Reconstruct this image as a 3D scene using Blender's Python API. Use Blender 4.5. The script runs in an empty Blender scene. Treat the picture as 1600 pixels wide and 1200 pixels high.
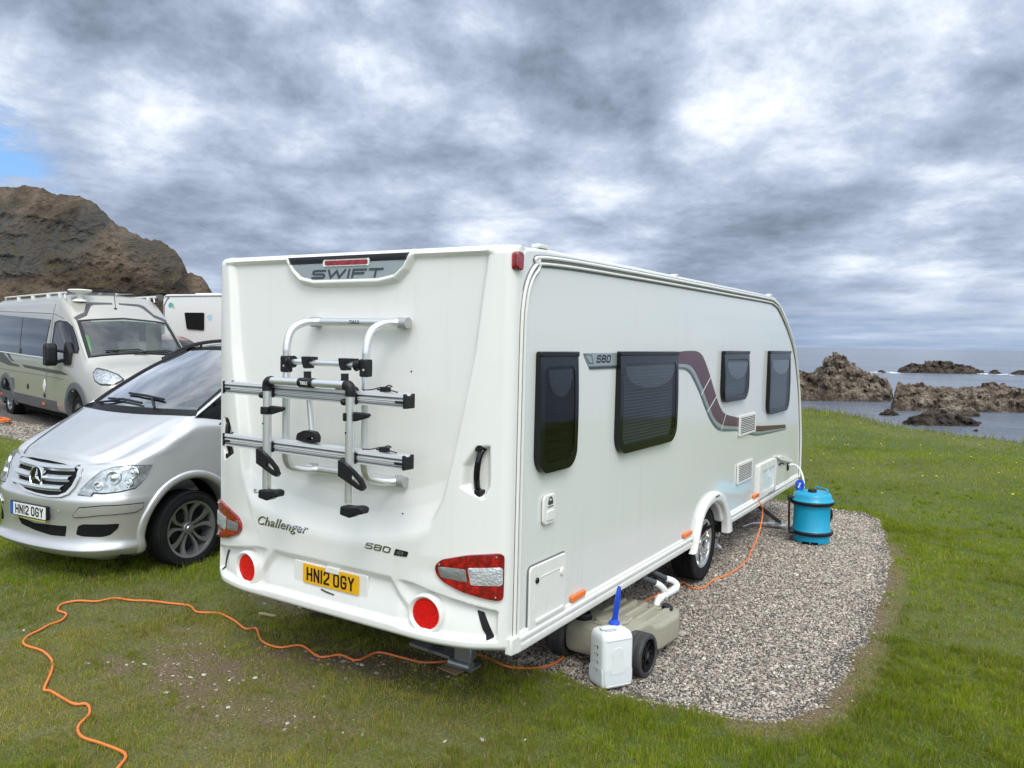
import bpy, bmesh, math, random
import numpy as np
from mathutils import Vector, Matrix, noise as mnoise
from mathutils.bvhtree import BVHTree
from mathutils.geometry import delaunay_2d_cdt
R = math.radians; PI = math.pi
SC = bpy.context.scene; COL = SC.collection
random.seed(7); RNG = np.random.default_rng(11)

# ---------------------------------------------------------------- camera
cam_d = bpy.data.cameras.new("camera"); cam = bpy.data.objects.new("camera", cam_d); COL.objects.link(cam)
SC.camera = cam
CAM = Vector((2.1733, -3.4389, 2.0495)); YAW, PIT, ROL, FPX = -.5601, .0527, .0172, 1247.6
_f = Vector((math.sin(YAW) * math.cos(PIT), math.cos(YAW) * math.cos(PIT), -math.sin(PIT)))
_r = Vector((math.cos(YAW), -math.sin(YAW), 0)); _u = _r.cross(_f)
_r2 = math.cos(ROL) * _r + math.sin(ROL) * _u; _u2 = -math.sin(ROL) * _r + math.cos(ROL) * _u
M = Matrix((_r2, _u2, -_f)).transposed().to_4x4(); M.translation = CAM
cam.matrix_world = M
cam_d.sensor_fit = 'HORIZONTAL'; cam_d.sensor_width = 36; cam_d.lens = FPX / 1600 * 36
cam_d.clip_start = .05; cam_d.clip_end = 20000
SC.render.resolution_x = 1024; SC.render.resolution_y = 768
SC.view_settings.view_transform = 'Standard'; SC.view_settings.look = 'None'
SC.view_settings.exposure = 0.34; SC.view_settings.gamma = 1.0

# ---------------------------------------------------------------- node helper
class NT:
    def __init__(s, nt): s.nt = nt; s.n = nt.nodes; s.l = nt.links
    def new(s, t, **k):
        nd = s.n.new(t)
        for a, b in k.items(): setattr(nd, a, b)
        return nd
    def put(s, sock, v):
        if v is None: return
        if isinstance(v, bpy.types.NodeSocket): s.l.new(v, sock)
        elif isinstance(v, (tuple, list)) and len(v) == 3 and sock.type == 'RGBA': sock.default_value = (*v, 1)
        else: sock.default_value = v
    def noise(s, vec, scale, detail=4, rough=.55, dist=0, lac=2.0):
        nd = s.new('ShaderNodeTexNoise'); s.put(nd.inputs['Vector'], vec)
        for k, v in (('Scale', scale), ('Detail', detail), ('Roughness', rough), ('Distortion', dist), ('Lacunarity', lac)): s.put(nd.inputs[k], v)
        return nd.outputs['Fac']
    def noisec(s, vec, scale, detail=3):
        nd = s.new('ShaderNodeTexNoise'); s.put(nd.inputs['Vector'], vec); s.put(nd.inputs['Scale'], scale); s.put(nd.inputs['Detail'], detail)
        return nd.outputs['Color']
    def voro(s, vec, scale, feature='F1', out='Distance', rand=1.0):
        nd = s.new('ShaderNodeTexVoronoi', feature=feature); s.put(nd.inputs['Vector'], vec); s.put(nd.inputs['Scale'], scale); s.put(nd.inputs['Randomness'], rand)
        return nd.outputs[out]
    def math(s, op, a, b=None, c=None, clamp=False):
        nd = s.new('ShaderNodeMath', operation=op, use_clamp=clamp)
        s.put(nd.inputs[0], a); s.put(nd.inputs[1], b); s.put(nd.inputs[2], c); return nd.outputs[0]
    def vmath(s, op, a, b=None, scale=None):
        nd = s.new('ShaderNodeVectorMath', operation=op); s.put(nd.inputs[0], a)
        if b is not None: s.put(nd.inputs[1], b)
        if scale is not None: s.put(nd.inputs['Scale'], scale)
        return nd.outputs['Value'] if op in ('DOT_PRODUCT', 'LENGTH', 'DISTANCE') else nd.outputs[0]
    def rng(s, v, a, b, c=0., d=1., mode='SMOOTHSTEP'):
        nd = s.new('ShaderNodeMapRange', interpolation_type=mode); s.put(nd.inputs[0], v)
        for i, x in enumerate((a, b, c, d)): s.put(nd.inputs[1 + i], x)
        return nd.outputs[0]
    def mix(s, f, a, b, blend='MIX'):
        nd = s.new('ShaderNodeMix', data_type='RGBA', blend_type=blend)
        s.put(nd.inputs[0], f); s.put(nd.inputs[6], a); s.put(nd.inputs[7], b); return nd.outputs[2]
    def ramp(s, f, pts):
        nd = s.new('ShaderNodeValToRGB'); s.put(nd.inputs[0], f); e = nd.color_ramp.elements
        while len(e) < len(pts): e.new(.5)
        for i, (p, c) in enumerate(pts): e[i].position = p; e[i].color = (*c, 1)
        return nd.outputs[0]
    def sep(s, v):
        nd = s.new('ShaderNodeSeparateXYZ'); s.put(nd.inputs[0], v); return nd.outputs
    def comb(s, x, y, z):
        nd = s.new('ShaderNodeCombineXYZ'); s.put(nd.inputs[0], x); s.put(nd.inputs[1], y); s.put(nd.inputs[2], z); return nd.outputs[0]
    def coord(s, which='Object'): return s.new('ShaderNodeTexCoord').outputs[which]
    def mapv(s, v, scale=(1, 1, 1), rot=(0, 0, 0), loc=(0, 0, 0)):
        nd = s.new('ShaderNodeMapping'); s.put(nd.inputs[0], v); nd.inputs[1].default_value = loc; nd.inputs[2].default_value = rot; nd.inputs[3].default_value = scale
        return nd.outputs[0]
    def bump(s, h, strength=.3, dist=.01, normal=None):
        nd = s.new('ShaderNodeBump'); s.put(nd.inputs['Height'], h); nd.inputs['Strength'].default_value = strength; nd.inputs['Distance'].default_value = dist
        if normal is not None: s.put(nd.inputs['Normal'], normal)
        return nd.outputs[0]

# ---------------------------------------------------------------- world: Nishita sky behind a broken layer of cloud
SUN_EL, SUN_AZ = R(52), R(138)        # azimuth clockwise from +Y: behind the camera, to its right
world = bpy.data.worlds.new("World"); SC.world = world; world.use_nodes = True
w = NT(world.node_tree); w.n.clear()
sky = w.new('ShaderNodeTexSky', sky_type='NISHITA'); sky.sun_disc = False; sky.sun_elevation = SUN_EL; sky.sun_rotation = SUN_AZ
sky.air_density = 1.0; sky.dust_density = .6; sky.ozone_density = 1.5
D = w.vmath('NORMALIZE', w.coord('Generated'))
dx, dy, dz = w.sep(D)
zc = w.math('MAXIMUM', dz, 0.0)
lz = w.math('MULTIPLY', w.math('LOGARITHM', w.math('ADD', zc, .075), 2.718), .62)
P = w.comb(dx, dy, lz)                                                        # cloud space: even overhead, flattening towards the horizon
warp = w.vmath('SCALE', w.vmath('SUBTRACT', w.noisec(P, 3.2, 3), (.5, .5, .5)), scale=.16)
Pw = w.vmath('ADD', P, warp)
n1 = w.noise(Pw, 3.4, 8, .56)
n2 = w.noise(w.mapv(Pw, loc=(7.3, 2.1, 4)), 8.0, 8, .66)
n3 = w.noise(w.mapv(P, loc=(1.3, 9.1, 2)), 22.0, 6, .62)
def dirpx(x, y):
    d = _f + _r2 * ((x - 800) / FPX) - _u2 * ((y - 600) / FPX); d.normalize(); return tuple(d)
def blob(x, y, c0, c1):              # 1 near a direction, 0 away from it (angles in degrees)
    dt = w.vmath('DOT_PRODUCT', w.vmath('NORMALIZE', w.vmath('ADD', D, w.vmath('SCALE', w.vmath('SUBTRACT', w.noisec(P, 6, 5), (.5, .5, .5)), scale=.10))), dirpx(x, y))
    return w.rng(dt, math.cos(R(c1)), math.cos(R(c0)))
# where the cloud banks stand: brightness of the deck in a set of directions, blended smoothly
BANK = [(50, 40, .52), (190, 45, .40), (400, 30, .60), (560, 60, .50), (700, 20, .30), (850, 40, .10), (985, 60, .16), (1130, 50, .74), (1300, 40, .86), (1480, 50, .76),
        (60, 130, .60), (160, 110, .58), (300, 130, .50), (450, 130, .58), (620, 130, .70), (740, 130, .58), (860, 130, .16), (985, 150, .12), (1100, 130, .80), (1240, 130, .90), (1400, 130, .74), (1570, 120, .60),
        (40, 210, .66), (230, 200, .86), (360, 215, .58), (500, 220, .52), (630, 215, .48), (765, 215, .80), (880, 215, .42), (960, 230, .34), (1080, 220, .72), (1230, 210, .66), (1400, 205, .44), (1560, 200, .36),
        (100, 290, .42), (260, 290, .40), (450, 300, .40), (600, 300, .42), (740, 290, .66), (850, 290, .66), (960, 290, .74), (1100, 300, .56), (1250, 290, .50), (1400, 300, .46), (1560, 300, .58),
        (330, 350, .56), (450, 360, .52), (600, 365, .66), (750, 365, .78), (900, 360, .66), (1010, 365, .50), (1120, 375, .20), (1230, 370, .30), (1330, 400, .60), (1430, 390, .82), (1560, 370, .36),
        (1250, 440, .40), (1340, 460, .62), (1450, 450, .70), (1570, 450, .52), (-300, 100, .55), (1900, 150, .5), (800, -400, .6)]
num = den_ = None
for (bx, by, bv) in BANK:
    dt = w.vmath('DOT_PRODUCT', D, dirpx(bx, by))
    wt = w.math('POWER', 2.718, w.math('MULTIPLY_ADD', dt, 800.0, -800.0))
    den_ = wt if den_ is None else w.math('ADD', den_, wt)
    num = w.math('MULTIPLY', wt, bv) if num is None else w.math('MULTIPLY_ADD', wt, bv, num)
bank = w.math('DIVIDE', w.math('ADD', num, .0002 * .6), w.math('ADD', den_, .0002))
def puff(sc_, off):
    nd = w.new('ShaderNodeTexVoronoi', feature='SMOOTH_F1'); w.put(nd.inputs['Vector'], w.mapv(Pw, loc=off)); w.put(nd.inputs['Scale'], sc_); w.put(nd.inputs['Smoothness'], .35); return nd.outputs['Distance']
pf = w.rng(puff(9.0, (3, 1, 0)), .1, .8, 1, 0)
t = w.math('ADD', w.math('MULTIPLY', w.math('SUBTRACT', n1, .5), 1.05), w.math('ADD', w.math('MULTIPLY', w.math('SUBTRACT', n2, .5), .95), w.math('ADD', w.math('MULTIPLY', w.math('SUBTRACT', n3, .5), .62), w.math('MULTIPLY', w.math('SUBTRACT', pf, .5), .30))))
t = w.math('ADD', bank, t)
t = w.rng(t, -.24, 1.02, 0, 1, 'LINEAR')
cloud = w.ramp(t, [(0.0, (.13, .160, .205)), (.22, (.190, .235, .312)), (.45, (.305, .368, .482)), (.65, (.45, .52, .648)), (.85, (.69, .745, .845)), (1.0, (.89, .915, .96))])
low = w.rng(dz, .0, .10, 1, 0)                                                # bluer, streakier towards the horizon
streak = w.noise(w.mapv(D, scale=(2.2, 2.2, 34)), 2.0, 5, .55)
cloud = w.mix(w.math('MULTIPLY', low, .75), cloud, w.ramp(streak, [(.32, (.19, .275, .43)), (.5, (.30, .39, .54)), (.68, (.50, .565, .68))]))
# the deck is thin and bright overhead and towards the sun, behind the viewer
sdir = Vector((math.sin(SUN_AZ) * math.cos(SUN_EL), math.cos(SUN_AZ) * math.cos(SUN_EL), math.sin(SUN_EL)))
sdot = w.vmath('DOT_PRODUCT', D, tuple(sdir))
glow = w.math('ADD', w.math('MULTIPLY', w.rng(sdot, .15, 1.0), 1.9), w.math('MULTIPLY', w.rng(dz, .45, .95), .55))
cloud = w.mix(1.0, cloud, w.vmath('ADD', (1.0, 1.0, 1.0), w.vmath('SCALE', (1.02, .96, .80), scale=glow)), 'MULTIPLY')
nish = w.vmath('SCALE', sky.outputs[0], scale=.11)
gapb = w.math('MAXIMUM', blob(-12, 250, 1.5, 5.0), blob(35, 296, .8, 3.6))
gap = w.math('MULTIPLY', gapb, w.rng(n2, .62, .42))
skyc = w.mix(gap, cloud, w.mix(.55, nish, (.16, .42, .90)))
below = w.rng(dz, -.02, .0)
skyc = w.mix(below, (.10, .11, .10), skyc)
bg = w.new('ShaderNodeBackground'); bg.inputs['Strength'].default_value = .1
w.l.new(w.vmath('SCALE', skyc, scale=10.0), bg.inputs['Color'])
out = w.new('ShaderNodeOutputWorld'); w.l.new(bg.outputs[0], out.inputs['Surface'])
world.cycles.sampling_method = 'MANUAL'; world.cycles.sample_map_resolution = 512

sun_d = bpy.data.lights.new("sun", 'SUN'); sun = bpy.data.objects.new("sun", sun_d); COL.objects.link(sun)
sun_d.energy = 1.2; sun_d.angle = R(22); sun_d.color = (1.0, .95, .86)
sun.rotation_euler = (-sdir).to_track_quat('-Z', 'Y').to_euler()

# ---------------------------------------------------------------- materials
def mat(name, col, rough=.5, metal=0., coat=0., var=None, bump=None, spec=.5, emit=None, trans=0., alpha=None, bump2=None, dirt=None, sss=0, streak=0):
    m = bpy.data.materials.new(name); m.use_nodes = True; t = NT(m.node_tree); b = t.n['Principled BSDF']
    t.put(b.inputs['Base Color'], (*col, 1)); b.inputs['Roughness'].default_value = rough; b.inputs['Metallic'].default_value = metal
    b.inputs['Coat Weight'].default_value = coat; b.inputs['Coat Roughness'].default_value = .05
    b.inputs['Specular IOR Level'].default_value = spec; b.inputs['Transmission Weight'].default_value = trans
    if sss: b.inputs['Subsurface Weight'].default_value = sss; b.inputs['Subsurface Radius'].default_value = (.05, .05, .06); b.inputs['Subsurface Scale'].default_value = .4
    co = t.coord('Object')
    c = None
    if var:
        f = t.noise(co, var[0], 5, .6); k = var[1]
        c = t.mix(t.rng(f, .3, .7), tuple(v * (1 - k) for v in col), tuple(min(1, v * (1 + k)) for v in col))
        t.l.new(t.rng(t.noise(co, var[0] * 2.3, 3), .3, .7, max(.02, rough * .8), min(1, rough * 1.25)), b.inputs['Roughness'])
    if dirt:                       # (scale, threshold, colour, amount)
        f = t.math('MULTIPLY', t.rng(t.noise(co, dirt[0], 6, .65), dirt[1], dirt[1] + .2), dirt[3])
        c = t.mix(f, c if c is not None else (*col, 1), dirt[2])
    if streak:                     # faint run marks: grime washed down the panel
        sv = t.noise(t.mapv(co, scale=(9, 9, .55)), 1.5, 6, .65); sv2 = t.noise(co, .9, 4, .6)
        f = t.math('MULTIPLY', t.math('MULTIPLY', t.rng(sv, .48, .80), t.rng(sv2, .35, .65)), streak * 3)
        low_ = t.math('MULTIPLY', t.rng(t.sep(co)[2], .85, .40), t.math('MULTIPLY', t.rng(t.noise(co, 14, 5, .7), .40, .75), streak * 2.5))
        c = t.mix(t.math('MAXIMUM', f, low_), c if c is not None else (*col, 1), tuple(v * .55 * w_ for v, w_ in zip(col, (1.0, .95, .82))))
    if c is not None: t.l.new(c, b.inputs['Base Color'])
    if bump:
        h = t.noise(co, bump[0], 4, .6); nb = t.bump(h, bump[1], bump[2] if len(bump) > 2 else .01)
        if bump2: nb = t.bump(t.noise(co, bump2[0], 4, .6), bump2[1], bump2[2], nb)
        t.l.new(nb, b.inputs['Normal'])
    if emit: t.put(b.inputs['Emission Color'], (*emit[0], 1)); b.inputs['Emission Strength'].default_value = emit[1]
    m['_b'] = 1
    return m
def glass(name, tint, ior=1.5, rough=0., refl=1.0):
    m = bpy.data.materials.new(name); m.use_nodes = True; t = NT(m.node_tree); t.n.clear()
    o = t.new('ShaderNodeOutputMaterial'); tr = t.new('ShaderNodeBsdfTransparent'); t.put(tr.inputs[0], (*tint, 1))
    gl = t.new('ShaderNodeBsdfGlossy'); gl.inputs['Roughness'].default_value = rough; t.put(gl.inputs[0], (1, 1, 1, 1))
    ge = t.new('ShaderNodeNewGeometry'); c_ = t.math('ABSOLUTE', t.vmath('DOT_PRODUCT', ge.outputs['Normal'], ge.outputs['Incoming'])); f0 = ((ior - 1) / (ior + 1)) ** 2
    fr = t.math('ADD', f0, t.math('MULTIPLY', 1 - f0, t.math('POWER', t.math('SUBTRACT', 1.0, c_, clamp=True), 5.0)))
    mx = t.new('ShaderNodeMixShader'); t.l.new(t.math('MULTIPLY', fr, refl, clamp=True), mx.inputs[0])
    t.l.new(tr.outputs[0], mx.inputs[1]); t.l.new(gl.outputs[0], mx.inputs[2]); t.l.new(mx.outputs[0], o.inputs[0])
    return m

# ---------------------------------------------------------------- mesh helpers
def tag(o, label=None, cat=None, group=None, kind=None):
    if label: o['label'] = label
    if cat: o['category'] = cat
    if group: o['group'] = group
    if kind: o['kind'] = kind
    return o
def link(name, me, m=None, parent=None, smooth=True, ang=None):
    o = bpy.data.objects.new(name, me); COL.objects.link(o)
    if m is not None:
        for x in (m if isinstance(m, (list, tuple)) else [m]): me.materials.append(x)
    if smooth and len(me.polygons):
        me.polygons.foreach_set('use_smooth', [True] * len(me.polygons))
        if ang: me.set_sharp_from_angle(angle=R(ang))
    if parent is not None: o.parent = parent
    me.name = name
    return o
def empty(name, loc=(0, 0, 0), rot=(0, 0, 0)):
    o = bpy.data.objects.new(name, None); COL.objects.link(o); o.location = loc; o.rotation_euler = rot; o.empty_display_size = .3
    return o
class MB:
    """collects shapes, then links them as one mesh object"""
    def __init__(s): s.v = []; s.f = []; s.mi = []
    def add(s, vs, fs, mi=0):
        k = len(s.v); s.v += [tuple(map(float, p)) for p in vs]; s.f += [tuple(i + k for i in f) for f in fs]; s.mi += [mi] * len(fs); return s
    def box(s, x0, x1, y0, y1, z0, z1, mi=0, mtx=None):
        v = [Vector(p) for p in ((x0, y0, z0), (x1, y0, z0), (x1, y1, z0), (x0, y1, z0), (x0, y0, z1), (x1, y0, z1), (x1, y1, z1), (x0, y1, z1))]
        if mtx is not None: v = [mtx @ p for p in v]
        return s.add(v, [(0, 3, 2, 1), (4, 5, 6, 7), (0, 1, 5, 4), (1, 2, 6, 5), (2, 3, 7, 6), (3, 0, 4, 7)], mi)
    def tube(s, pts, r, n=12, mi=0, caps=True, flat=None, closed=False):
        pts = [Vector(p) for p in pts]; m = len(pts); rs = r if isinstance(r, (list, tuple)) else [r] * m
        k = len(s.v); up = None; vs = []
        for i, p in enumerate(pts):
            if closed: tg = pts[(i + 1) % m] - pts[i - 1]
            else: tg = pts[min(i + 1, m - 1)] - pts[max(i - 1, 0)]
            if tg.length < 1e-9: tg = Vector((0, 0, 1))
            tg.normalize()
            if up is None: up = tg.orthogonal().normalized()
            else:
                up = up - tg * up.dot(tg)
                up = up.normalized() if up.length > 1e-6 else tg.orthogonal().normalized()
            b = tg.cross(up)
            for j in range(n):
                a = 2 * PI * j / n; vs.append(p + up * math.cos(a) * rs[i] + b * math.sin(a) * rs[i])
        fs = []
        for i in range(m if closed else m - 1):
            for j in range(n):
                a, b_ = i * n, ((i + 1) % m) * n; fs.append((a + j, b_ + j, b_ + (j + 1) % n, a + (j + 1) % n)[::-1])
        if caps and not closed: fs.append(tuple(range(n))); fs.append(tuple(reversed(range((m - 1) * n, m * n))))
        s.add(vs, fs, mi); return s
    def lathe(s, prof, n=32, mi=0, mtx=None, a0=0, a1=2 * PI):
        vs = []; fs = []; m = len(prof); full = abs(a1 - a0 - 2 * PI) < 1e-6; nn = n if full else n + 1
        for j in range(nn):
            a = a0 + (a1 - a0) * j / n
            for (r, z) in prof:
                p = Vector((r * math.cos(a), r * math.sin(a), z)); vs.append(mtx @ p if mtx is not None else p)
        for j in range(n):
            for i in range(m - 1):
                a, b = j * m, ((j + 1) % nn) * m; fs.append((a + i, b + i, b + i + 1, a + i + 1))
        return s.add(vs, fs, mi)
    def prism(s, poly, z0, z1, mtx=None, mi=0):
        n = len(poly); vs = [Vector((x, y, z0)) for x, y in poly] + [Vector((x, y, z1)) for x, y in poly]
        if mtx is not None: vs = [mtx @ p for p in vs]
        area = sum(poly[i - 1][0] * poly[i][1] - poly[i][0] * poly[i - 1][1] for i in range(n))
        fs = [tuple(reversed(range(n))), tuple(range(n, 2 * n))] + [(i, (i + 1) % n, n + (i + 1) % n, n + i) for i in range(n)]
        if (area < 0): fs = [f[::-1] for f in fs]
        return s.add(vs, fs, mi)
    def build(s, name, m=None, parent=None, smooth=True, bevel=0, seg=2, sub=0, ang=35, loc=None):
        me = bpy.data.meshes.new(name); me.from_pydata(s.v, [], s.f); me.update()
        if len(set(s.mi)) > 1: me.polygons.foreach_set('material_index', s.mi)
        o = link(name, me, m, parent, smooth, None if sub else ang)
        if bevel:
            b = o.modifiers.new('bevel', 'BEVEL'); b.width = bevel; b.segments = seg; b.limit_method = 'ANGLE'; b.angle_limit = R(32); b.harden_normals = False
        if sub: q = o.modifiers.new('sub', 'SUBSURF'); q.levels = q.render_levels = sub
        if loc: o.location = loc
        return o
PX = Matrix(((0, 0, 1, 0), (1, 0, 0, 0), (0, 1, 0, 0), (0, 0, 0, 1)))      # prism in (y,z), extruded along x
PY = Matrix(((1, 0, 0, 0), (0, 0, 1, 0), (0, 1, 0, 0), (0, 0, 0, 1)))      # prism in (x,z), extruded along y
def T(x, y, z): return Matrix.Translation((x, y, z))
def rotm(ax, a): return Matrix.Rotation(a, 4, ax)
def cr(pts, n=8, closed=False):
    """Catmull-Rom through points"""
    P = [np.array(p, float) for p in pts]; m = len(P); out = []
    rngi = range(m) if closed else range(m - 1)
    for i in rngi:
        p1, p2 = P[i], P[(i + 1) % m]
        p0 = P[(i - 1) % m] if (closed or i > 0) else 2 * p1 - p2
        p3 = P[(i + 2) % m] if (closed or i < m - 2) else 2 * p2 - p1
        for j in range(n):
            t = j / n; out.append(.5 * ((2 * p1) + (-p0 + p2) * t + (2 * p0 - 5 * p1 + 4 * p2 - p3) * t * t + (-p0 + 3 * p1 - 3 * p2 + p3) * t ** 3))
    if not closed: out.append(P[-1])
    return [tuple(map(float, p)) for p in out]
def rrect(x0, x1, y0, y1, r, n=6):
    rs = r if isinstance(r, (list, tuple)) else [r] * 4; out = []
    for (cx, cy, a0, rr) in ((x1 - rs[0], y1 - rs[0], 0, rs[0]), (x0 + rs[1], y1 - rs[1], 90, rs[1]), (x0 + rs[2], y0 + rs[2], 180, rs[2]), (x1 - rs[3], y0 + rs[3], 270, rs[3])):
        for i in range(n + 1): a = R(a0 + 90 * i / n); out.append((cx + rr * math.cos(a), cy + rr * math.sin(a)))
    return out
def fillet(poly, r, n=4):
    """round the corners of a polygon"""
    out = []; m = len(poly)
    for i in range(m):
        p = Vector(poly[i]); a = Vector(poly[i - 1]) - p; b = Vector(poly[(i + 1) % m]) - p
        rr = r[i] if isinstance(r, (list, tuple)) else r
        k = min(rr, a.length * .45, b.length * .45)
        if k < 1e-6: out.append(tuple(p)); continue
        s_, e_ = p + a.normalized() * k, p + b.normalized() * k
        for j in range(n + 1):
            t = j / n; q = s_ * (1 - t) ** 2 + p * 2 * t * (1 - t) + e_ * t * t; out.append(tuple(q))
    return out
def fill2d(outline, step, holes=()):
    """triangulated 2-D polygon with inner points every step"""
    xs = [p[0] for p in outline]; ys = [p[1] for p in outline]
    pts = []; loops = []
    def dens(pl):
        o = []
        for i in range(len(pl)):
            a, b = Vector(pl[i]), Vector(pl[(i + 1) % len(pl)]); m = max(1, int((b - a).length / step))
            for j in range(m): o.append(a.lerp(b, j / m))
        return o
    for pl in (outline, *holes):
        d = dens(pl); k = len(pts); pts += d; loops.append([k + i for i in range(len(d))])
    edges = [(l[i], l[(i + 1) % len(l)]) for l in loops for i in range(len(l))]
    gx = np.arange(min(xs), max(xs), step) + step * .37; gy = np.arange(min(ys), max(ys), step) + step * .41
    GX, GY = np.meshgrid(gx, gy); sd = sdf_poly(GX, GY, outline); ok = sd < -step * .35
    for h in holes: ok &= sdf_poly(GX, GY, h) > step * .35
    pts += [Vector((float(a), float(b))) for a, b in zip(GX[ok], GY[ok])]
    v, e, f, *_ = delaunay_2d_cdt(pts, edges, [], 0, 1e-6)
    fs = []
    for t in f:
        cx = sum(v[i].x for i in t) / len(t); cy = sum(v[i].y for i in t) / len(t)
        if sdf_poly(np.array([cx]), np.array([cy]), outline)[0] > 0: continue
        if any(sdf_poly(np.array([cx]), np.array([cy]), h)[0] < 0 for h in holes): continue
        fs.append(tuple(t))
    return [tuple(p) for p in v], fs
def drape(fn, outline, step, thick=.003, lift=0., holes=(), dome=0.):
    """a patch that follows a surface: fn(a,b) gives (point, normal); returns an MB with thickness"""
    v, f = fill2d(outline, step, holes); n = len(v)
    top = []; bot = []
    sd = sdf_poly(np.array([p[0] for p in v]), np.array([p[1] for p in v]), outline)
    dm = max(1e-6, float(-sd.min()))
    for i, (a, b) in enumerate(v):
        p, nr = fn(a, b); h = lift + thick + dome * math.sqrt(min(1, max(0, -float(sd[i]) / dm * 1.0)))
        top.append(p + nr * h); bot.append(p - nr * .004)
    mb = MB(); 
    # orient
    a, b, c = (top[i] for i in f[0][:3]); nr0 = fn(*v[f[0][0]])[1]
    if (b - a).cross(c - a).dot(nr0) < 0: f = [t[::-1] for t in f]
    cnt = {}
    for t in f:
        for i in range(len(t)):
            e = (t[i], t[(i + 1) % len(t)]); cnt[e] = 1
    rim = [(e[1], e[0]) for e in cnt if (e[1], e[0]) not in cnt]
    mb.add(top + bot, list(f) + [(b_, a_, a_ + n, b_ + n)[::-1] for a_, b_ in [(e[1], e[0]) for e in rim]])
    return mb
def ray_fn(bvh, origin_fn, direction):
    d = Vector(direction)
    def fn(a, b):
        o = Vector(origin_fn(a, b)); h = bvh.ray_cast(o, d)
        if h[0] is None:
            h2 = bvh.find_nearest(o + d * 1.0)
            p, nr = h2[0], h2[1]
        else: p, nr = h[0], h[1]
        if nr.dot(d) > 0: nr = -nr
        return p, nr
    return fn
def gridmesh(P, mb=None, flip=False, close_u=False):
    """P[i][j] grid of points"""
    ni, nj = len(P), len(P[0]); vs = [p for row in P for p in row]; fs = []
    for i in range(ni - 1 + (1 if close_u else 0)):
        i2 = (i + 1) % ni
        for j in range(nj - 1):
            q = (i * nj + j, i * nj + j + 1, i2 * nj + j + 1, i2 * nj + j); fs.append(q[::-1] if flip else q)
    mb = mb or MB(); mb.add(vs, fs); return mb
def crgrid(C, nu, nv):
    """Catmull-Rom surface through a control grid"""
    rows = [cr(r, nv) for r in C]; cols = list(zip(*rows)); cols = [cr(c, nu) for c in cols]
    return [list(r) for r in zip(*cols)]
_tc = {}
def text_geo(s, size=1., shear=0., bold=0., space=1., align='LEFT'):
    """flat letters as (verts2d, faces) from the built-in font"""
    c = bpy.data.curves.new('t', 'FONT'); c.body = s; c.size = size; c.shear = shear; c.offset = bold; c.space_character = space; c.align_x = align; c.resolution_u = 3
    o = bpy.data.objects.new('t', c); COL.objects.link(o); dg = bpy.context.evaluated_depsgraph_get()
    me = bpy.data.meshes.new_from_object(o.evaluated_get(dg)); v = [(p.co.x, p.co.y) for p in me.vertices]; f = [tuple(p.vertices) for p in me.polygons]
    bpy.data.objects.remove(o); bpy.data.curves.remove(c); bpy.data.meshes.remove(me)
    return v, f
def fit_text(s, w_, h_, **k):
    v, f = text_geo(s, 1., **k); xs = [p[0] for p in v]; ys = [p[1] for p in v]
    sx = w_ / (max(xs) - min(xs)); sy = h_ / (max(ys) - min(ys)); return [((x - min(xs)) * sx, (y - min(ys)) * sy) for x, y in v], f
# stroke lettering: polylines with a square pen (number plates and wide logotype)
GL = {'H': [[(0, 0), (0, 1)], [(1, 0), (1, 1)], [(0, .5), (1, .5)]], 'N': [[(0, 0), (0, 1)], [(0, 1), (1, 0)], [(1, 0), (1, 1)]], '1': [[(.5, 0), (.5, 1)]], 'I': [[(.5, 0), (.5, 1)]],
      '2': [[(0, .78), (.06, .92), (.22, 1), (.78, 1), (.94, .92), (1, .76), (.97, .58), (.05, .14), (0, 0), (1, 0)]],
      'O': [[(0, .2), (.06, .07), (.22, 0), (.78, 0), (.94, .07), (1, .2), (1, .8), (.94, .93), (.78, 1), (.22, 1), (.06, .93), (0, .8), (0, .2)]],
      'G': [[(1, .78), (.94, .93), (.78, 1), (.22, 1), (.06, .93), (0, .8), (0, .2), (.06, .07), (.22, 0), (.78, 0), (.94, .07), (1, .2), (1, .46), (.55, .46)]],
      'Y': [[(0, 1), (.5, .5), (1, 1)], [(.5, .5), (.5, 0)]],
      'S': [[(1, 1), (.12, 1), (0, .9), (0, .62), (.12, .52), (.88, .48), (1, .38), (1, .1), (.88, 0), (0, 0)]],
      'W': [[(0, 1), (.2, 0), (.5, .92), (.72, 0), (1, 1)]], 'F': [[(0, 0), (0, 1), (1, 1)], [(0, .5), (.85, .5)]], 'T': [[(0, 1), (1, 1)], [(.5, 1), (.5, 0)]],
      '5': [[(1, 1), (.08, 1), (.02, .55), (.85, .55), (1, .42), (1, .12), (.86, 0), (.1, 0), (0, .14)]], '8': [[(.14, .52), (0, .4), (0, .1), (.12, 0), (.88, 0), (1, .1), (1, .4), (.86, .52), (1, .64), (1, .9), (.88, 1), (.12, 1), (0, .9), (0, .64), (.14, .52), (.86, .52)]],
      '0': [[(0, .12), (.14, 0), (.86, 0), (1, .12), (1, .88), (.86, 1), (.14, 1), (0, .88), (0, .12)]]}
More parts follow.
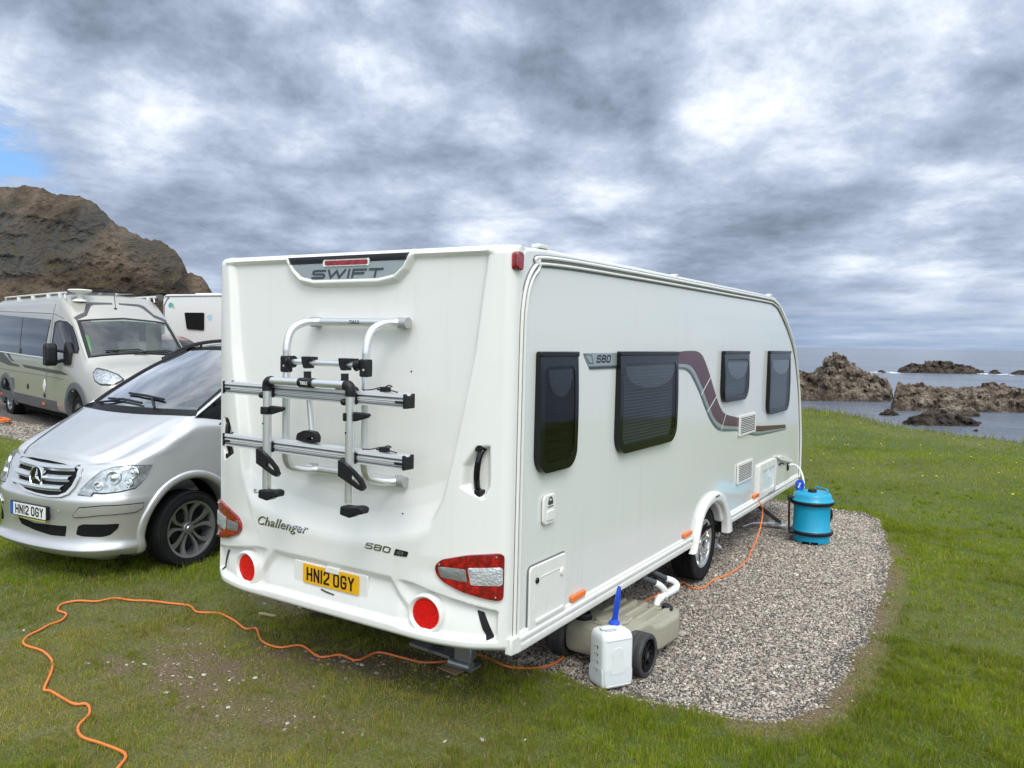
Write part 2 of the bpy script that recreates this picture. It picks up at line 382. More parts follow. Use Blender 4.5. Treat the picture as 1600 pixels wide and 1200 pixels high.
def stroke_text(s, cw, chh, pen, gap, sp=None, shear=0., wid=None):
    """returns quads list in 2-D; letters cw x chh"""
    vs = []; fs = []; x = 0.
    for ch in s:
        if ch == ' ': x += sp or gap * 3; continue
        wch = (wid or {}).get(ch, pen if ch in '1I' else cw); iw, ih = wch - pen, chh - pen
        for pl in GL[ch]:
            q = [Vector((x + pen / 2 + (px * iw if iw > 1e-6 else 0), pen / 2 + py * ih)) for px, py in pl]
            n = len(q); L = []; Rr = []
            for i in range(n):
                d1 = (q[i] - q[i - 1]).normalized() if i > 0 else (q[1] - q[0]).normalized()
                d2 = (q[i + 1] - q[i]).normalized() if i < n - 1 else d1
                if i == 0 and (q[0] - q[-1]).length < 1e-6 and n > 2: d1 = (q[-1] - q[-2]).normalized()
                if i == n - 1 and (q[0] - q[-1]).length < 1e-6 and n > 2: d2 = (q[1] - q[0]).normalized()
                m = (d1 + d2); m = m.normalized() if m.length > 1e-6 else d1
                nn = Vector((-m.y, m.x)); c = max(.45, nn.dot(Vector((-d1.y, d1.x))))
                p = q[i].copy()
                closed = (q[0] - q[-1]).length < 1e-6
                if not closed and i == 0: p -= d2 * pen / 2
                if not closed and i == n - 1: p += d1 * pen / 2
                L.append(p + nn * pen / 2 / c); Rr.append(p - nn * pen / 2 / c)
            k = len(vs); vs += L + Rr
            for i in range(n - 1): fs.append((k + i, k + n + i, k + n + i + 1, k + i + 1))
        x += wch + gap
    w_ = x - gap
    return [(p.x + shear * p.y, p.y) for p in vs], fs, w_
def place2d(vs, fs, fn, lift, thick=.0006, flipx=False, mb=None, mi=0):
    """lay 2-D letters on a surface function fn(a,b)->(p,n), with a small thickness"""
    n = len(vs); top = []; bot = []
    for a, b in vs:
        p, nr = fn(a, b); top.append(p + nr * (lift + thick)); bot.append(p + nr * (lift - .002))
    a, b, c = (top[i] for i in fs[0][:3])
    ref = fn(*vs[fs[0][0]])[1]
    out = []
    for f in fs:
        q = [top[i] for i in f]; nn = (q[1] - q[0]).cross(q[2] - q[0])
        out.append(tuple(f) if nn.dot(ref) > 0 else tuple(f[::-1]))
    cnt = {(t[i], t[(i + 1) % len(t)]) for t in out for i in range(len(t))}
    rim = [e for e in cnt if (e[1], e[0]) not in cnt]
    mb = mb or MB(); mb.add(top + bot, out + [(b_, a_, a_ + n, b_ + n) for a_, b_ in rim], mi); return mb
def planefn(o, ux, uy, nr):
    o, ux, uy, nr = map(Vector, (o, ux, uy, nr)); return lambda a, b: (o + ux * a + uy * b, nr)
def copy_tree(o, parent=None):
    c = o.copy(); COL.objects.link(c)
    if parent is not None: c.parent = parent
    for ch in list(o.children): copy_tree(ch, c)
    return c
def npmesh(name, V, F, m, parent=None, smooth=False, attr=None, nper=3):
    """fast mesh from numpy arrays; F is (n, nper)"""
    me = bpy.data.meshes.new(name); me.vertices.add(len(V)); me.vertices.foreach_set('co', np.asarray(V, np.float32).ravel())
    me.loops.add(F.size); me.loops.foreach_set('vertex_index', np.asarray(F, np.int32).ravel())
    me.polygons.add(len(F)); me.polygons.foreach_set('loop_start', np.arange(0, F.size, nper, dtype=np.int32))
    try: me.polygons.foreach_set('loop_total', np.full(len(F), nper, np.int32))
    except Exception: pass
    if smooth: me.polygons.foreach_set('use_smooth', np.ones(len(F), bool))
    else: me.polygons.foreach_set('use_smooth', np.zeros(len(F), bool))
    me.update(calc_edges=True)
    for k, v in (attr or {}).items():
        v = np.asarray(v, np.float32)
        if v.ndim == 1: a = me.attributes.new(k, 'FLOAT', 'POINT'); a.data.foreach_set('value', v)
        else: a = me.attributes.new(k, 'FLOAT_COLOR', 'POINT'); a.data.foreach_set('color', np.concatenate([v, np.ones((len(v), 1), np.float32)], 1).ravel())
    return link(name, me, m, parent, smooth=False)
# ---------------------------------------------------------------- rear moulding of the caravan as a function
CW = 2.28; CXC = -CW / 2; CZB = .433; CZT = 2.545
def sstep(a, b, x):
    t = np.clip((x - a) / (b - a), 0, 1); return t * t * (3 - 2 * t)
def sdf_poly(px, pz, poly):
    # signed distance to a polygon, negative inside (numpy arrays)
    px = np.asarray(px, float); pz = np.asarray(pz, float)
    d = np.full(px.shape, 1e9); s = np.ones(px.shape)
    n = len(poly)
    for i in range(n):
        ax, az = poly[i]; bx, bz = poly[(i - 1) % n]
        ex, ez = bx - ax, bz - az; wx, wz = px - ax, pz - az
        t = np.clip((wx * ex + wz * ez) / (ex * ex + ez * ez), 0, 1)
        dx, dz = wx - ex * t, wz - ez * t
        d = np.minimum(d, dx * dx + dz * dz)
        c1 = pz >= az; c2 = pz < bz; c3 = ex * wz > ez * wx
        flip = (c1 & c2 & c3) | (~c1 & ~c2 & ~c3)
        s = np.where(flip, -s, s)
    return s * np.sqrt(d)
BADGE = [(-1.60, 2.60), (-.66, 2.60), (-.665, 2.50), (-.70, 2.445), (-.765, 2.397), (-.88, 2.378), (-1.38, 2.376), (-1.495, 2.397), (-1.555, 2.445), (-1.595, 2.50)]
PLATE_REC = [(-1.60, .735), (-.68, .735), (-.565, .60), (-.50, .50), (-1.78, .50), (-1.715, .60)]
HANDLE_R = [(-.235, 1.40), (-.17, 1.50), (-.10, 1.51), (-.095, 1.30), (-.125, 1.235), (-.245, 1.29)]
def rear_y(x, z):
    x = np.asarray(x, float); z = np.asarray(z, float)
    a = np.abs(x - CXC)
    ae = np.interp(z, [.75, .82, .92, 1.2, 1.55, 1.96, 2.32, 2.53], [.56, .60, .665, .775, .85, .93, .97, 1.0])
    dp = np.interp(z, [.75, .9, 1.2, 1.5, 2.0, 2.5], [.125, .125, .10, .08, .055, .034])
    tp = np.clip((1.14 - a) / np.maximum(1.14 - ae, .05), 0, 1)
    yp = -dp * np.sin(np.pi / 2 * tp)
    zz = z - .12 * (a / .68) ** 2
    yc = -np.interp(zz, [.60, .86, .885, .91, .96, 1.05, 1.15, 1.3, 1.6, 2.2, 2.6], [.128, .127, .125, .119, .096, .057, .032, .018, .008, .0, .0])
    k = sstep(.022, -.022, a - ae)
    y = yp * (1 - k) + yc * k
    # lower apron
    yl = -.128 * np.sin(np.pi / 2 * np.clip((1.14 - a) / .50, 0, 1)) ** .9
    kl = sstep(.84, .74, z)
    y = y * (1 - kl) + yl * kl
    y = y - .035 * sstep(.72, .50, z) * sstep(1.14, .95, a)
    # recess with the reflectors under a ledge
    zl = np.interp(a, [.45, .62, 1.06, 1.14], [.745, .735, .655, .64])
    rec = sstep(zl + .008, zl - .014, z) * sstep(.50, .62, a) * sstep(1.105, 1.085, a) * sstep(.488, .512, z)
    y = y + .042 * rec
    # number plate recess
    y = y + .034 * sstep(.018, -.03, sdf_poly(x, z, PLATE_REC)) * sstep(.49, .52, z)
    # tuck under
    y = y + .05 * sstep(.475, .425, z) ** 2
    # handle recesses
    xm = 2 * CXC - x
    for xx in (x, xm):
        y = y + .045 * sstep(.006, -.022, sdf_poly(xx, z, HANDLE_R))
    # top lip and badge frame
    y = y - .030 * sstep(2.492, 2.512, z) * sstep(1.05, .98, a)
    sb = sdf_poly(x, z, BADGE)
    fr = sstep(.034, .012, sb)
    y = np.where(fr > 0, y * (1 - fr) + np.minimum(y, -.040) * fr, y)
    y = y + .012 * sstep(.0, -.008, sb)
    # rounded corners
    r = .045; e = np.clip(1.14 - a, 0, r); y = y + r - np.sqrt(np.maximum(r * r - (r - e) ** 2, 0))
    r = .05; e = np.clip(CZT - z, 0, r); y = y + (r - np.sqrt(np.maximum(r * r - (r - e) ** 2, 0)))
    return y
# ================================================================ setting: land, sea, cliff, rocks
_H = np.random.default_rng(5).random((512, 512)).astype(np.float64)
def vnoise(x, y, s=1., seed=0):
    x = np.asarray(x, float) * s + seed * 17.31; y = np.asarray(y, float) * s + seed * 9.77
    xi = np.floor(x).astype(int); yi = np.floor(y).astype(int); fx = x - xi; fy = y - yi
    fx = fx * fx * (3 - 2 * fx); fy = fy * fy * (3 - 2 * fy)
    g = lambda a, b: _H[a % 512, b % 512]
    return (g(xi, yi) * (1 - fx) + g(xi + 1, yi) * fx) * (1 - fy) + (g(xi, yi + 1) * (1 - fx) + g(xi + 1, yi + 1) * fx) * fy
def fbm(x, y, s=1., o=4, seed=0, ridge=False, gain=.5):
    t = 0; a = 1; k = 0
    for i in range(o):
        n = vnoise(x, y, s * 2 ** i, seed + i)
        if ridge: n = 1 - np.abs(2 * n - 1)
        t = t + a * n; k += a; a *= gain
    return t / k
SHORE = [(90, -60), (40, -14), (20, 5.5), (11, 11.5), (6, 15.2), (3.55, 16.8), (2.45, 17.6), (.8, 18.5), (-.3, 19.5), (-1.7, 21.7), (-2.7, 22.9), (-3.6, 23.9), (-5.4, 26.8), (-9, 32), (-16, 45), (-28, 68), (-50, 105), (-110, 180), (-500, 500), (-500, -500), (90, -500)]
PAD = [(-2.95, .78), (-2.2, .80), (-1.6, .86), (-1.1, .80), (-.63, .77), (-.34, .78), (-.13, .81), (.14, .81), (.38, .77), (.59, .78), (.8, .81), (.98, .84), (1.15, .92), (1.26, 1.06), (1.32, 1.28), (1.35, 1.5), (1.37, 1.9), (1.36, 2.41), (1.35, 3.19), (1.31, 3.94), (1.21, 5.11), (1.08, 6.1), (.88, 6.86), (.62, 7.2), (.3, 7.22), (-1.0, 7.5), (-2.6, 7.4), (-3.05, 5), (-3.05, 2)]
PAD2 = [(-8.2, 3.4), (-10, 3.05), (-13, 3.5), (-19, 4.7), (-19, 9), (-8.2, 8)]
def sdw(x, y, poly, amp=.06, s=2.6, seed=3):
    return sdf_poly(x, y, poly) + (fbm(x, y, s, 3, seed) - .5) * 2 * amp
def ground_h(x, y):
    x = np.asarray(x, float); y = np.asarray(y, float)
    h = .30 * sstep(-6.6, -9.6, x) + .35 * sstep(-12, -26, x)
    h = h + (fbm(x, y, .5, 3, 21) - .5) * .06 * sstep(3, 9, np.hypot(x - 2, y + 3)) * sstep(-.3, .6, sdf_poly(x, y, PAD))
    h = h + (fbm(x, y, 5., 3, 8) - .5) * .022
    h = h - .022 * sstep(.04, -.06, sdw(x, y, PAD)) + .012 * sstep(.25, .02, np.abs(sdf_poly(x, y, PAD)))
    s = sdw(x, y, SHORE, .35, .9, 31)
    h = np.where(s > 0, h * np.clip(1 - s, 0, 1) - 5.2 * sstep(0, 5.0, s), h)
    return h
# bare and muddy places in the foreground grass (x, y, radius x, radius y, rotation, strength)
MUD = [(-2.0, -.40, .80, .24, -.5, .78), (-1.2, .28, .80, .24, .3, .78), (-1.2, -.5, .55, .22, .2, .50), (-1.6, -.15, .6, .12, -.1, .5), (-2.15, -.46, .34, .14, -.5, 1.), (-1.80, -.28, .30, .12, -.5, .9), (-2.45, -.62, .25, .10, -.4, .8), (-1.35, .24, .45, .12, .35, 1.), (-1.75, .12, .2, .09, .2, .8), (-.95, .55, .45, .12, .2, .9), (-1.05, -.52, .16, .07, .9, .8), (-.72, -.42, .16, .07, .3, .6), (-2.3, .78, .7, .13, .0, .9), (-2.0, .35, .30, .06, .1, .4), (-.6, .72, .5, .10, 0, .7), (-1.35, -.75, .15, .06, .2, .4), (-1.85, -.62, .2, .06, -.3, .5), (-.1, .25, .10, .05, 0, .35)]
def mud_m(x, y):
    m = np.zeros(np.shape(x))
    n = (fbm(x, y, 9, 4, 12) - .5)
    for cx, cy, a, b, r, s in MUD:
        u = (x - cx) * math.cos(r) + (y - cy) * math.sin(r); v = -(x - cx) * math.sin(r) + (y - cy) * math.cos(r)
        m = np.maximum(m, s * sstep(1.25, .35, np.sqrt((u / a) ** 2 + (v / b) ** 2) + n * 1.5))
    return m
def dry_m(x, y):
    """how yellow and thin the grass is"""
    d = .15 + .75 * sstep(.40, .66, fbm(x, y, .9, 4, 40)) * sstep(-.3, -1.0, y - .1 * x) 
    d = d + .85 * sstep(2.1, .6, np.hypot((x + 1.9) / 1.5, (y + .35) / .80)) * (.5 + fbm(x, y, 2.2, 4, 47)) + .25 * sstep(.45, .7, fbm(x, y, .35, 3, 44))
    s = sdf_poly(x, y, PAD); rim = sstep(.19, .06, np.abs(s - .06)) * sstep(.75, 1.1, x) * sstep(6.3, 5.0, y) * sstep(.30, .45, fbm(x, y, 3, 3, 9))
    return np.clip(np.maximum(d, rim * 1.1), 0, 1)
xs_ = np.concatenate([-np.geomspace(400, 20, 26), np.arange(-19, -7.2, .25), np.arange(-7.2, 4.6, .055), np.arange(4.6, 14, .25), np.geomspace(14.5, 120, 18)])
ys_ = np.concatenate([-np.geomspace(400, 5, 24), np.arange(-4.5, -1.9, .15), np.arange(-1.9, 8, .055), np.arange(8, 34, .28), np.geomspace(34.5, 500, 40)])
GX, GY = np.meshgrid(xs_, ys_); GZ = ground_h(GX, GY)
nx, ny = len(xs_), len(ys_)
idx = (np.arange(ny - 1)[:, None] * nx + np.arange(nx - 1)[None, :]).ravel()
F4 = np.stack([idx, idx + 1, idx + nx + 1, idx + nx], 1)
gs = sdw(GX, GY, PAD); gs2 = sdw(GX, GY, PAD2, .2, 1.2); ss = sdw(GX, GY, SHORE, .35, .9, 31)
grav = np.maximum(sstep(.03, -.03, gs), sstep(.1, -.1, gs2))
rimm = sstep(.35, .60, fbm(GX, GY, 2.2, 3, 15)) * sstep(.12, .04, np.abs(gs - .03)) * sstep(.75, 1.1, GX) * sstep(6.4, 5.2, GY)
mud = np.maximum(np.maximum(mud_m(GX, GY), rimm * .85), sstep(.10, .02, gs) * sstep(-.10, -.02, gs) * .9)
dryg = dry_m(GX, GY); rock = sstep(.2, 1.0, ss)
V = np.stack([GX, GY, GZ], -1).reshape(-1, 3)

mg = bpy.data.materials.new('ground_mix'); mg.use_nodes = True; t = NT(mg.node_tree); b = t.n['Principled BSDF']
co = t.coord('Object')
def att(n_): nd = t.new('ShaderNodeAttribute', attribute_name=n_); return nd.outputs['Fac']
a_g, a_m, a_d, a_r = (att(k) for k in ('gravel', 'mud', 'dry', 'rocky'))
fine = t.noise(co, 60, 5, .7); mid = t.noise(co, 7, 5, .6); big = t.noise(co, .35, 4, .55)
streakv = t.noise(t.mapv(co, scale=(1, 2.5, 1), rot=(0, 0, .5)), 2.2, 5, .6)
g1 = t.mix(t.rng(fine, .3, .72), (.030, .050, .010), (.095, .135, .030))
g1 = t.mix(t.rng(big, .35, .68), g1, t.mix(t.rng(mid, .3, .7), (.070, .095, .020), (.115, .135, .038)))
g1 = t.mix(t.math('MULTIPLY', t.rng(streakv, .5, .7), .35), g1, (.050, .082, .016))
g1 = t.mix(t.math('MULTIPLY', a_d, .75), g1, t.mix(t.rng(fine, .35, .68), (.080, .072, .028), (.21, .185, .080)))
mudc = t.mix(t.rng(fine, .3, .7), (.070, .048, .030), (.22, .160, .105))
g1 = t.mix(a_m, g1, mudc)
vc = t.voro(co, 62, 'F1', 'Color'); vd = t.voro(co, 62, 'F1', 'Distance')
pc = t.ramp(t.sep(vc)[0], [(0, (.10, .088, .080)), (.45, (.21, .19, .175)), (.8, (.33, .30, .28)), (1, (.48, .46, .43))])
pc = t.mix(t.rng(vd, .25, .55), pc, (.085, .072, .060))
g1 = t.mix(a_g, g1, pc)
rk_ = t.mix(t.rng(mid, .35, .65), (.055, .045, .038), (.20, .165, .14))
g1 = t.mix(a_r, g1, rk_)
t.l.new(g1, b.inputs['Base Color']); b.inputs['Roughness'].default_value = .95; b.inputs['Specular IOR Level'].default_value = .25
hh = t.math('ADD', t.math('MULTIPLY', fine, .5), t.math('MULTIPLY', t.math('SUBTRACT', 1.0, vd), t.math('MULTIPLY', a_g, 1.0)))
t.l.new(t.bump(hh, .8, .02), b.inputs['Normal'])
gr = npmesh('ground', V, F4, mg, attr={'gravel': grav.ravel(), 'mud': mud.ravel(), 'dry': dryg.ravel(), 'rocky': rock.ravel()}, nper=4, smooth=True)
tag(gr, kind='structure')

# ---------------------------------------------------------------- grass blades
def visible_pts(n, r0, r1, a0=-74, a1=16):
    r = np.sqrt(RNG.uniform(r0 * r0, r1 * r1, n)); a = np.radians(RNG.uniform(a0, a1, n))
    x = CAM.x + r * np.sin(a); y = CAM.y + r * np.cos(a)
    # leave out what the caravan hides from anywhere near the camera
    k = np.ones(n, bool)
    dxx = x - CAM.x; dyy = y - CAM.y
    for tt in np.linspace(0, 1, 60):
        px = CAM.x + dxx * tt; py = CAM.y + dyy * tt
        k &= ~((px > -1.9) & (px < -.45) & (py > 1.2) & (py < 5.8) & (tt < .97))
    return x[k], y[k], r[k]
def blades(x, y, r, hmin, hmax, w0_, cols, lean=.55, seg=2):
    n = len(x); z = ground_h(x, y) - .004
    d = dry_m(x, y); big = fbm(x, y, .6, 3, 61); md = fbm(x, y, 4, 3, 62)
    cl = fbm(x, y, 11, 3, 64); h = RNG.uniform(hmin, hmax, n) * (.25 + .9 * md + .9 * sstep(.35, .75, cl)) * (1 - .45 * d); w = w0_ * RNG.uniform(.7, 1.3, n) * (1 + np.maximum(0, r - 4) * .10)
    az = RNG.uniform(0, 2 * PI, n); la = RNG.uniform(.1, 1, n) * lean; da = RNG.uniform(0, 2 * PI, n)
    wx, wy = np.cos(az) * w / 2, np.sin(az) * w / 2; lx, ly = np.cos(da) * la * h, np.sin(da) * la * h
    b0 = np.stack([x - wx, y - wy, z], 1); b1 = np.stack([x + wx, y + wy, z], 1)
    m0 = np.stack([x - wx * .75 + lx * .35, y - wy * .75 + ly * .35, z + h * .55], 1); m1 = np.stack([x + wx * .75 + lx * .35, y + wy * .75 + ly * .35, z + h * .55], 1)
    tp = np.stack([x + lx, y + ly, z + h * np.sqrt(np.maximum(.1, 1 - la * la * .6))], 1)
    tcol = np.clip(RNG.random(n) * .7 + .3 * vnoise(x, y, 9., 33), 0, 1)
    green = np.stack([.128 + .106 * tcol + .055 * big, .205 + .120 * tcol + .02 * big, .006 + .012 * tcol], 1)
    dryc = np.stack([.27 + .19 * tcol, .225 + .15 * tcol, .060 + .045 * tcol], 1)
    mixk = np.clip((RNG.random(n) < d * .62) * 1. + (RNG.random(n) < .05) * .7, 0, 1)[:, None]
    c = green * (1 - mixk) + dryc * mixk
    c *= (.54 + .40 * vnoise(x, y, 1.3, 71) + .42 * fbm(x, y, 7., 3, 72))[:, None]
    if seg == 2:
        Vv = np.stack([b0, b1, m0, m1, tp], 1).reshape(-1, 3); k = np.arange(n)[:, None] * 5
        Ff = np.concatenate([k + np.array([[0, 1, 3]]), k + np.array([[0, 3, 2]]), k + np.array([[2, 3, 4]])]); C_ = np.repeat(c, 5, 0)
    else:
        Vv = np.stack([b0, b1, tp], 1).reshape(-1, 3); k = np.arange(n)[:, None] * 3; Ff = k + np.array([[0, 1, 2]]); C_ = np.repeat(c, 3, 0)
    return Vv, Ff, C_
mgr = bpy.data.materials.new('grass_blades'); mgr.use_nodes = True; t = NT(mgr.node_tree); b = t.n['Principled BSDF']
nd = t.new('ShaderNodeAttribute', attribute_name='col'); t.l.new(nd.outputs['Color'], b.inputs['Base Color'])
b.inputs['Roughness'].default_value = .7; b.inputs['Specular IOR Level'].default_value = .12
tl = t.new('ShaderNodeBsdfTranslucent'); t.l.new(nd.outputs['Color'], tl.inputs[0]); ms = t.new('ShaderNodeMixShader'); ms.inputs[0].default_value = .3
t.l.new(b.outputs[0], ms.inputs[1]); t.l.new(tl.outputs[0], ms.inputs[2]); t.l.new(ms.outputs[0], t.n['Material Output'].inputs[0])
parts_ = []
off_ = 0
for (n, r0, r1, hm, hM, wd, sg) in ((430000, 3.0, 6.2, .020, .050, .0032, 2), (360000, 6.2, 10.5, .022, .045, .0042, 1), (230000, 10.5, 18, .025, .05, .0050, 1), (150000, 18, 32, .03, .06, .007, 1)):
    x, y, r = visible_pts(n, r0, r1)
    s = sdw(x, y, PAD); s2 = sdw(x, y, PAD2, .2, 1.2); sh = sdw(x, y, SHORE, .35, .9, 31)
    md = mud_m(x, y); d = dry_m(x, y)
    k = (s > .0) & (s2 > .0) & (sh < .15) & (RNG.random(len(x)) < .30 + 1.1 * fbm(x, y, 10, 3, 66)) & (RNG.random(len(x)) > md * 1.05) & (RNG.random(len(x)) > .35 * d) & (x > -30)
    rim_ = (.35 + .65 * sstep(.35, .60, fbm(x, y, 2.2, 3, 15))) * sstep(.12, .04, np.abs(s - .03)) * sstep(.75, 1.1, x) * sstep(6.4, 5.2, y); k &= RNG.random(len(x)) > rim_ * .85
    x, y, r = x[k], y[k], r[k]
    Vv, Ff, Cc = blades(x, y, r, hm, hM, wd, None, seg=sg)
    parts_.append((Vv, Ff + off_, Cc)); off_ += len(Vv)
# tufts and dead straw in the near turf
def extra(x, y, hm, hM, wd, lean, tint):
    global off_
    Vv, Ff, Cc = blades(x, y, np.hypot(x - CAM.x, y - CAM.y), hm, hM, wd, None, lean=lean, seg=2); Cc = Cc * np.array([tint]); parts_.append((Vv, Ff + off_, Cc)); off_ += len(Vv)
tx, ty, _r_ = visible_pts(5200, 3.0, 13); kk = (sdw(tx, ty, PAD) > .05) & (sdw(tx, ty, PAD2, .2, 1.2) > .1) & (RNG.random(len(tx)) > mud_m(tx, ty)) & (RNG.random(len(tx)) < .15 + 1.3 * sstep(.45, .7, fbm(tx, ty, 1.1, 3, 91))) & (sdf_poly(tx, ty, SHORE) < 0); tx, ty = tx[kk], ty[kk]
m_ = 26; rr_ = np.abs(RNG.normal(0, .022, (len(tx), m_))); aa_ = RNG.uniform(0, 2 * PI, (len(tx), m_)); extra((tx[:, None] + rr_ * np.cos(aa_)).ravel(), (ty[:, None] + rr_ * np.sin(aa_)).ravel(), .022, .055, .0034, 1.0, (.85, .95, .8))
x, y, r = visible_pts(60000, 3.0, 9); k = (sdw(x, y, PAD) > .02) & (sdw(x, y, PAD2, .2, 1.2) > .1) & (RNG.random(len(x)) < .25 + dry_m(x, y)); Vv, Ff, Cc = blades(x[k], y[k], r[k], .025, .06, .0026, None, lean=1.5, seg=2); Cc = Cc * 0 + np.array([[.36, .30, .17]]) * np.repeat(RNG.uniform(.5, 1.2, int(k.sum())), 5)[:, None]; parts_.append((Vv, Ff + off_, Cc)); off_ += len(Vv)
# lusher fringe round the pad and taller seeding grass along the shore
for (n, r0, r1, hm, hM, wd, cond) in ((160000, 3.5, 11, .022, .055, .0036, 'pad'), (90000, 14, 40, .08, .26, .007, 'shore'), (90000, 5, 14, .04, .09, .005, 'car')):
    x, y, r = visible_pts(n, r0, r1)
    if cond == 'pad': s = sdw(x, y, PAD); k = (s > .0) & (s < .14 + .16 * fbm(x, y, 2, 3, 5)) & (RNG.random(len(x)) > mud_m(x, y)) & (x > -.6) & ((s > .20) | (x < .95) | (y > 6.3))
    elif cond == 'shore': s = sdw(x, y, SHORE, .35, .9, 31); k = (s > -.9) & (s < .8) & (RNG.random(len(x)) < sstep(-.9, .2, s))
    else: s = sdf_poly(x, y, [(-5.95, 1.5), (-5.9, -.0), (-3.9, -.1), (-3.8, 1.5), (-3.85, 5.6), (-5.9, 5.6)]); k = (np.abs(s) < .12) & (sdw(x, y, PAD) > 0)
    x, y, r = x[k], y[k], r[k]
    Vv, Ff, Cc = blades(x, y, r, hm, hM, wd, None, lean=.7, seg=1)
    if cond == 'shore': m_ = (np.repeat(RNG.random(len(x)), 3) < .45)[:, None]; Cc = np.where(m_, np.array([[.20, .17, .12]]) * np.repeat(RNG.uniform(.6, 1.2, len(x)), 3)[:, None], Cc * .9)
    parts_.append((Vv, Ff + off_, Cc)); off_ += len(Vv)
gb = npmesh('grass', np.concatenate([p[0] for p in parts_]), np.concatenate([p[1] for p in parts_]), mgr, attr={'col': np.concatenate([p[2] for p in parts_])})
tag(gb, 'short mown grass with yellowed and worn patches covering the camp site', None, kind='stuff')

# ---------------------------------------------------------------- gravel
def ico():
    p = (1 + 5 ** .5) / 2; v = np.array([(-1, p, 0), (1, p, 0), (-1, -p, 0), (1, -p, 0), (0, -1, p), (0, 1, p), (0, -1, -p), (0, 1, -p), (p, 0, -1), (p, 0, 1), (-p, 0, -1), (-p, 0, 1)], float)
    f = np.array([(0, 11, 5), (0, 5, 1), (0, 1, 7), (0, 7, 10), (0, 10, 11), (1, 5, 9), (5, 11, 4), (11, 10, 2), (10, 7, 6), (7, 1, 8), (3, 9, 4), (3, 4, 2), (3, 2, 6), (3, 6, 8), (3, 8, 9), (4, 9, 5), (2, 4, 11), (6, 2, 10), (8, 6, 7), (9, 8, 1)])
    return v / np.linalg.norm(v[0]), f
IV, IF = ico()
def pebbles(x, y, z, sz, flat=.62, jit=.22, pal=None):
    n = len(x); ax = RNG.uniform(0, 2 * PI, n); tx = RNG.uniform(-.5, .5, n)
    S = np.stack([sz * RNG.uniform(.8, 1.35, n), sz * RNG.uniform(.7, 1.05, n), sz * flat * RNG.uniform(.7, 1.2, n)], 1)
    P_ = IV[None] * (1 + RNG.uniform(-jit, jit, (n, 12, 1))) * S[:, None, :]
    c, s = np.cos(tx)[:, None], np.sin(tx)[:, None]; P_ = np.stack([P_[..., 0], P_[..., 1] * c - P_[..., 2] * s, P_[..., 1] * s + P_[..., 2] * c], -1)
    c, s = np.cos(ax)[:, None], np.sin(ax)[:, None]; P_ = np.stack([P_[..., 0] * c - P_[..., 1] * s, P_[..., 0] * s + P_[..., 1] * c, P_[..., 2]], -1)
    P_ += np.stack([x, y, z], 1)[:, None, :]
    pal = np.array(pal if pal is not None else [(.20, .175, .155), (.25, .22, .20), (.30, .265, .235), (.22, .205, .195), (.34, .31, .28), (.42, .39, .355), (.28, .22, .185), (.15, .135, .125), (.30, .275, .255)])
    c = pal[RNG.integers(0, len(pal), n)] * RNG.uniform(.75, 1.2, n)[:, None] * np.array([[1.58, 1.53, 1.42]])
    F_ = (np.arange(n) * 12)[:, None, None] + IF[None]
    return P_.reshape(-1, 3), F_.reshape(-1, 3), np.repeat(c, 12, 0)
mpb = bpy.data.materials.new('pebble_stone'); mpb.use_nodes = True; t = NT(mpb.node_tree); b = t.n['Principled BSDF']
nd = t.new('ShaderNodeAttribute', attribute_name='col'); co = t.coord('Object')
t.l.new(t.mix(t.rng(t.noise(co, 160, 3), .35, .7), nd.outputs['Color'], t.vmath('SCALE', nd.outputs['Color'], scale=.62)), b.inputs['Base Color']); b.inputs['Roughness'].default_value = .9; b.inputs['Specular IOR Level'].default_value = .2
n = 170000
x = RNG.uniform(-3.1, 1.45, n); y = RNG.uniform(.6, 7.6, n)
hid = (x < -.75) & (y > 1.6) & (RNG.random(n) < .55)
s = sdw(x, y, PAD); dist = np.hypot(x - CAM.x, y - CAM.y)
k = (s < .02) & ~hid & (RNG.random(n) < np.where(s > -.10, .55, 1.0)); x, y, dist = x[k], y[k], dist[k]
sz = RNG.lognormal(math.log(.0064), .30, len(x)) * (1 + .04 * (dist - 4)); sz = np.clip(sz, .004, .022)
pv, pf, pcol = pebbles(x, y, ground_h(x, y) + sz * .25, sz)
# stones scattered in the worn grass
n = 3000; x = RNG.uniform(-3.3, .3, n); y = RNG.uniform(-1.3, 1.0, n); k = (RNG.random(n) < mud_m(x, y) * .9 + .004) & (sdf_poly(x, y, PAD) > -.05); x, y = x[k], y[k]
sz = np.clip(RNG.lognormal(math.log(.0055), .45, len(x)), .003, .014)
p2, f2, c2 = pebbles(x, y, ground_h(x, y) + sz * .1, sz)
n = 9000; x = RNG.uniform(-1.2, 1.8, n); y = RNG.uniform(.3, 7.4, n); s = sdf_poly(x, y, PAD); k = (s > -.03) & (RNG.random(n) < np.exp(-np.maximum(0, s) / .055)); x, y = x[k], y[k]; sz = np.clip(RNG.lognormal(math.log(.0058), .35, len(x)), .003, .012); p4, f4, c4 = pebbles(x, y, ground_h(x, y) + sz * .5, sz)
x = RNG.uniform(-16, -8.3, 9000); y = RNG.uniform(3.0, 4.6, 9000); k = sdw(x, y, PAD2, .2, 1.2) < 0; x, y = x[k], y[k]; sz = np.full(len(x), .014) * RNG.uniform(.7, 1.3, len(x))
p3, f3, c3 = pebbles(x, y, ground_h(x, y), sz)
o = npmesh('gravel', np.concatenate([pv, p2, p3, p4]), np.concatenate([pf, f2 + len(pv), f3 + len(pv) + len(p2), f4 + len(pv) + len(p2) + len(p3)]), mpb, attr={'col': np.concatenate([pcol, c2, c3, c4])})
tag(o, 'pinkish grey gravel chippings spread over the parking pad', None, kind='stuff')
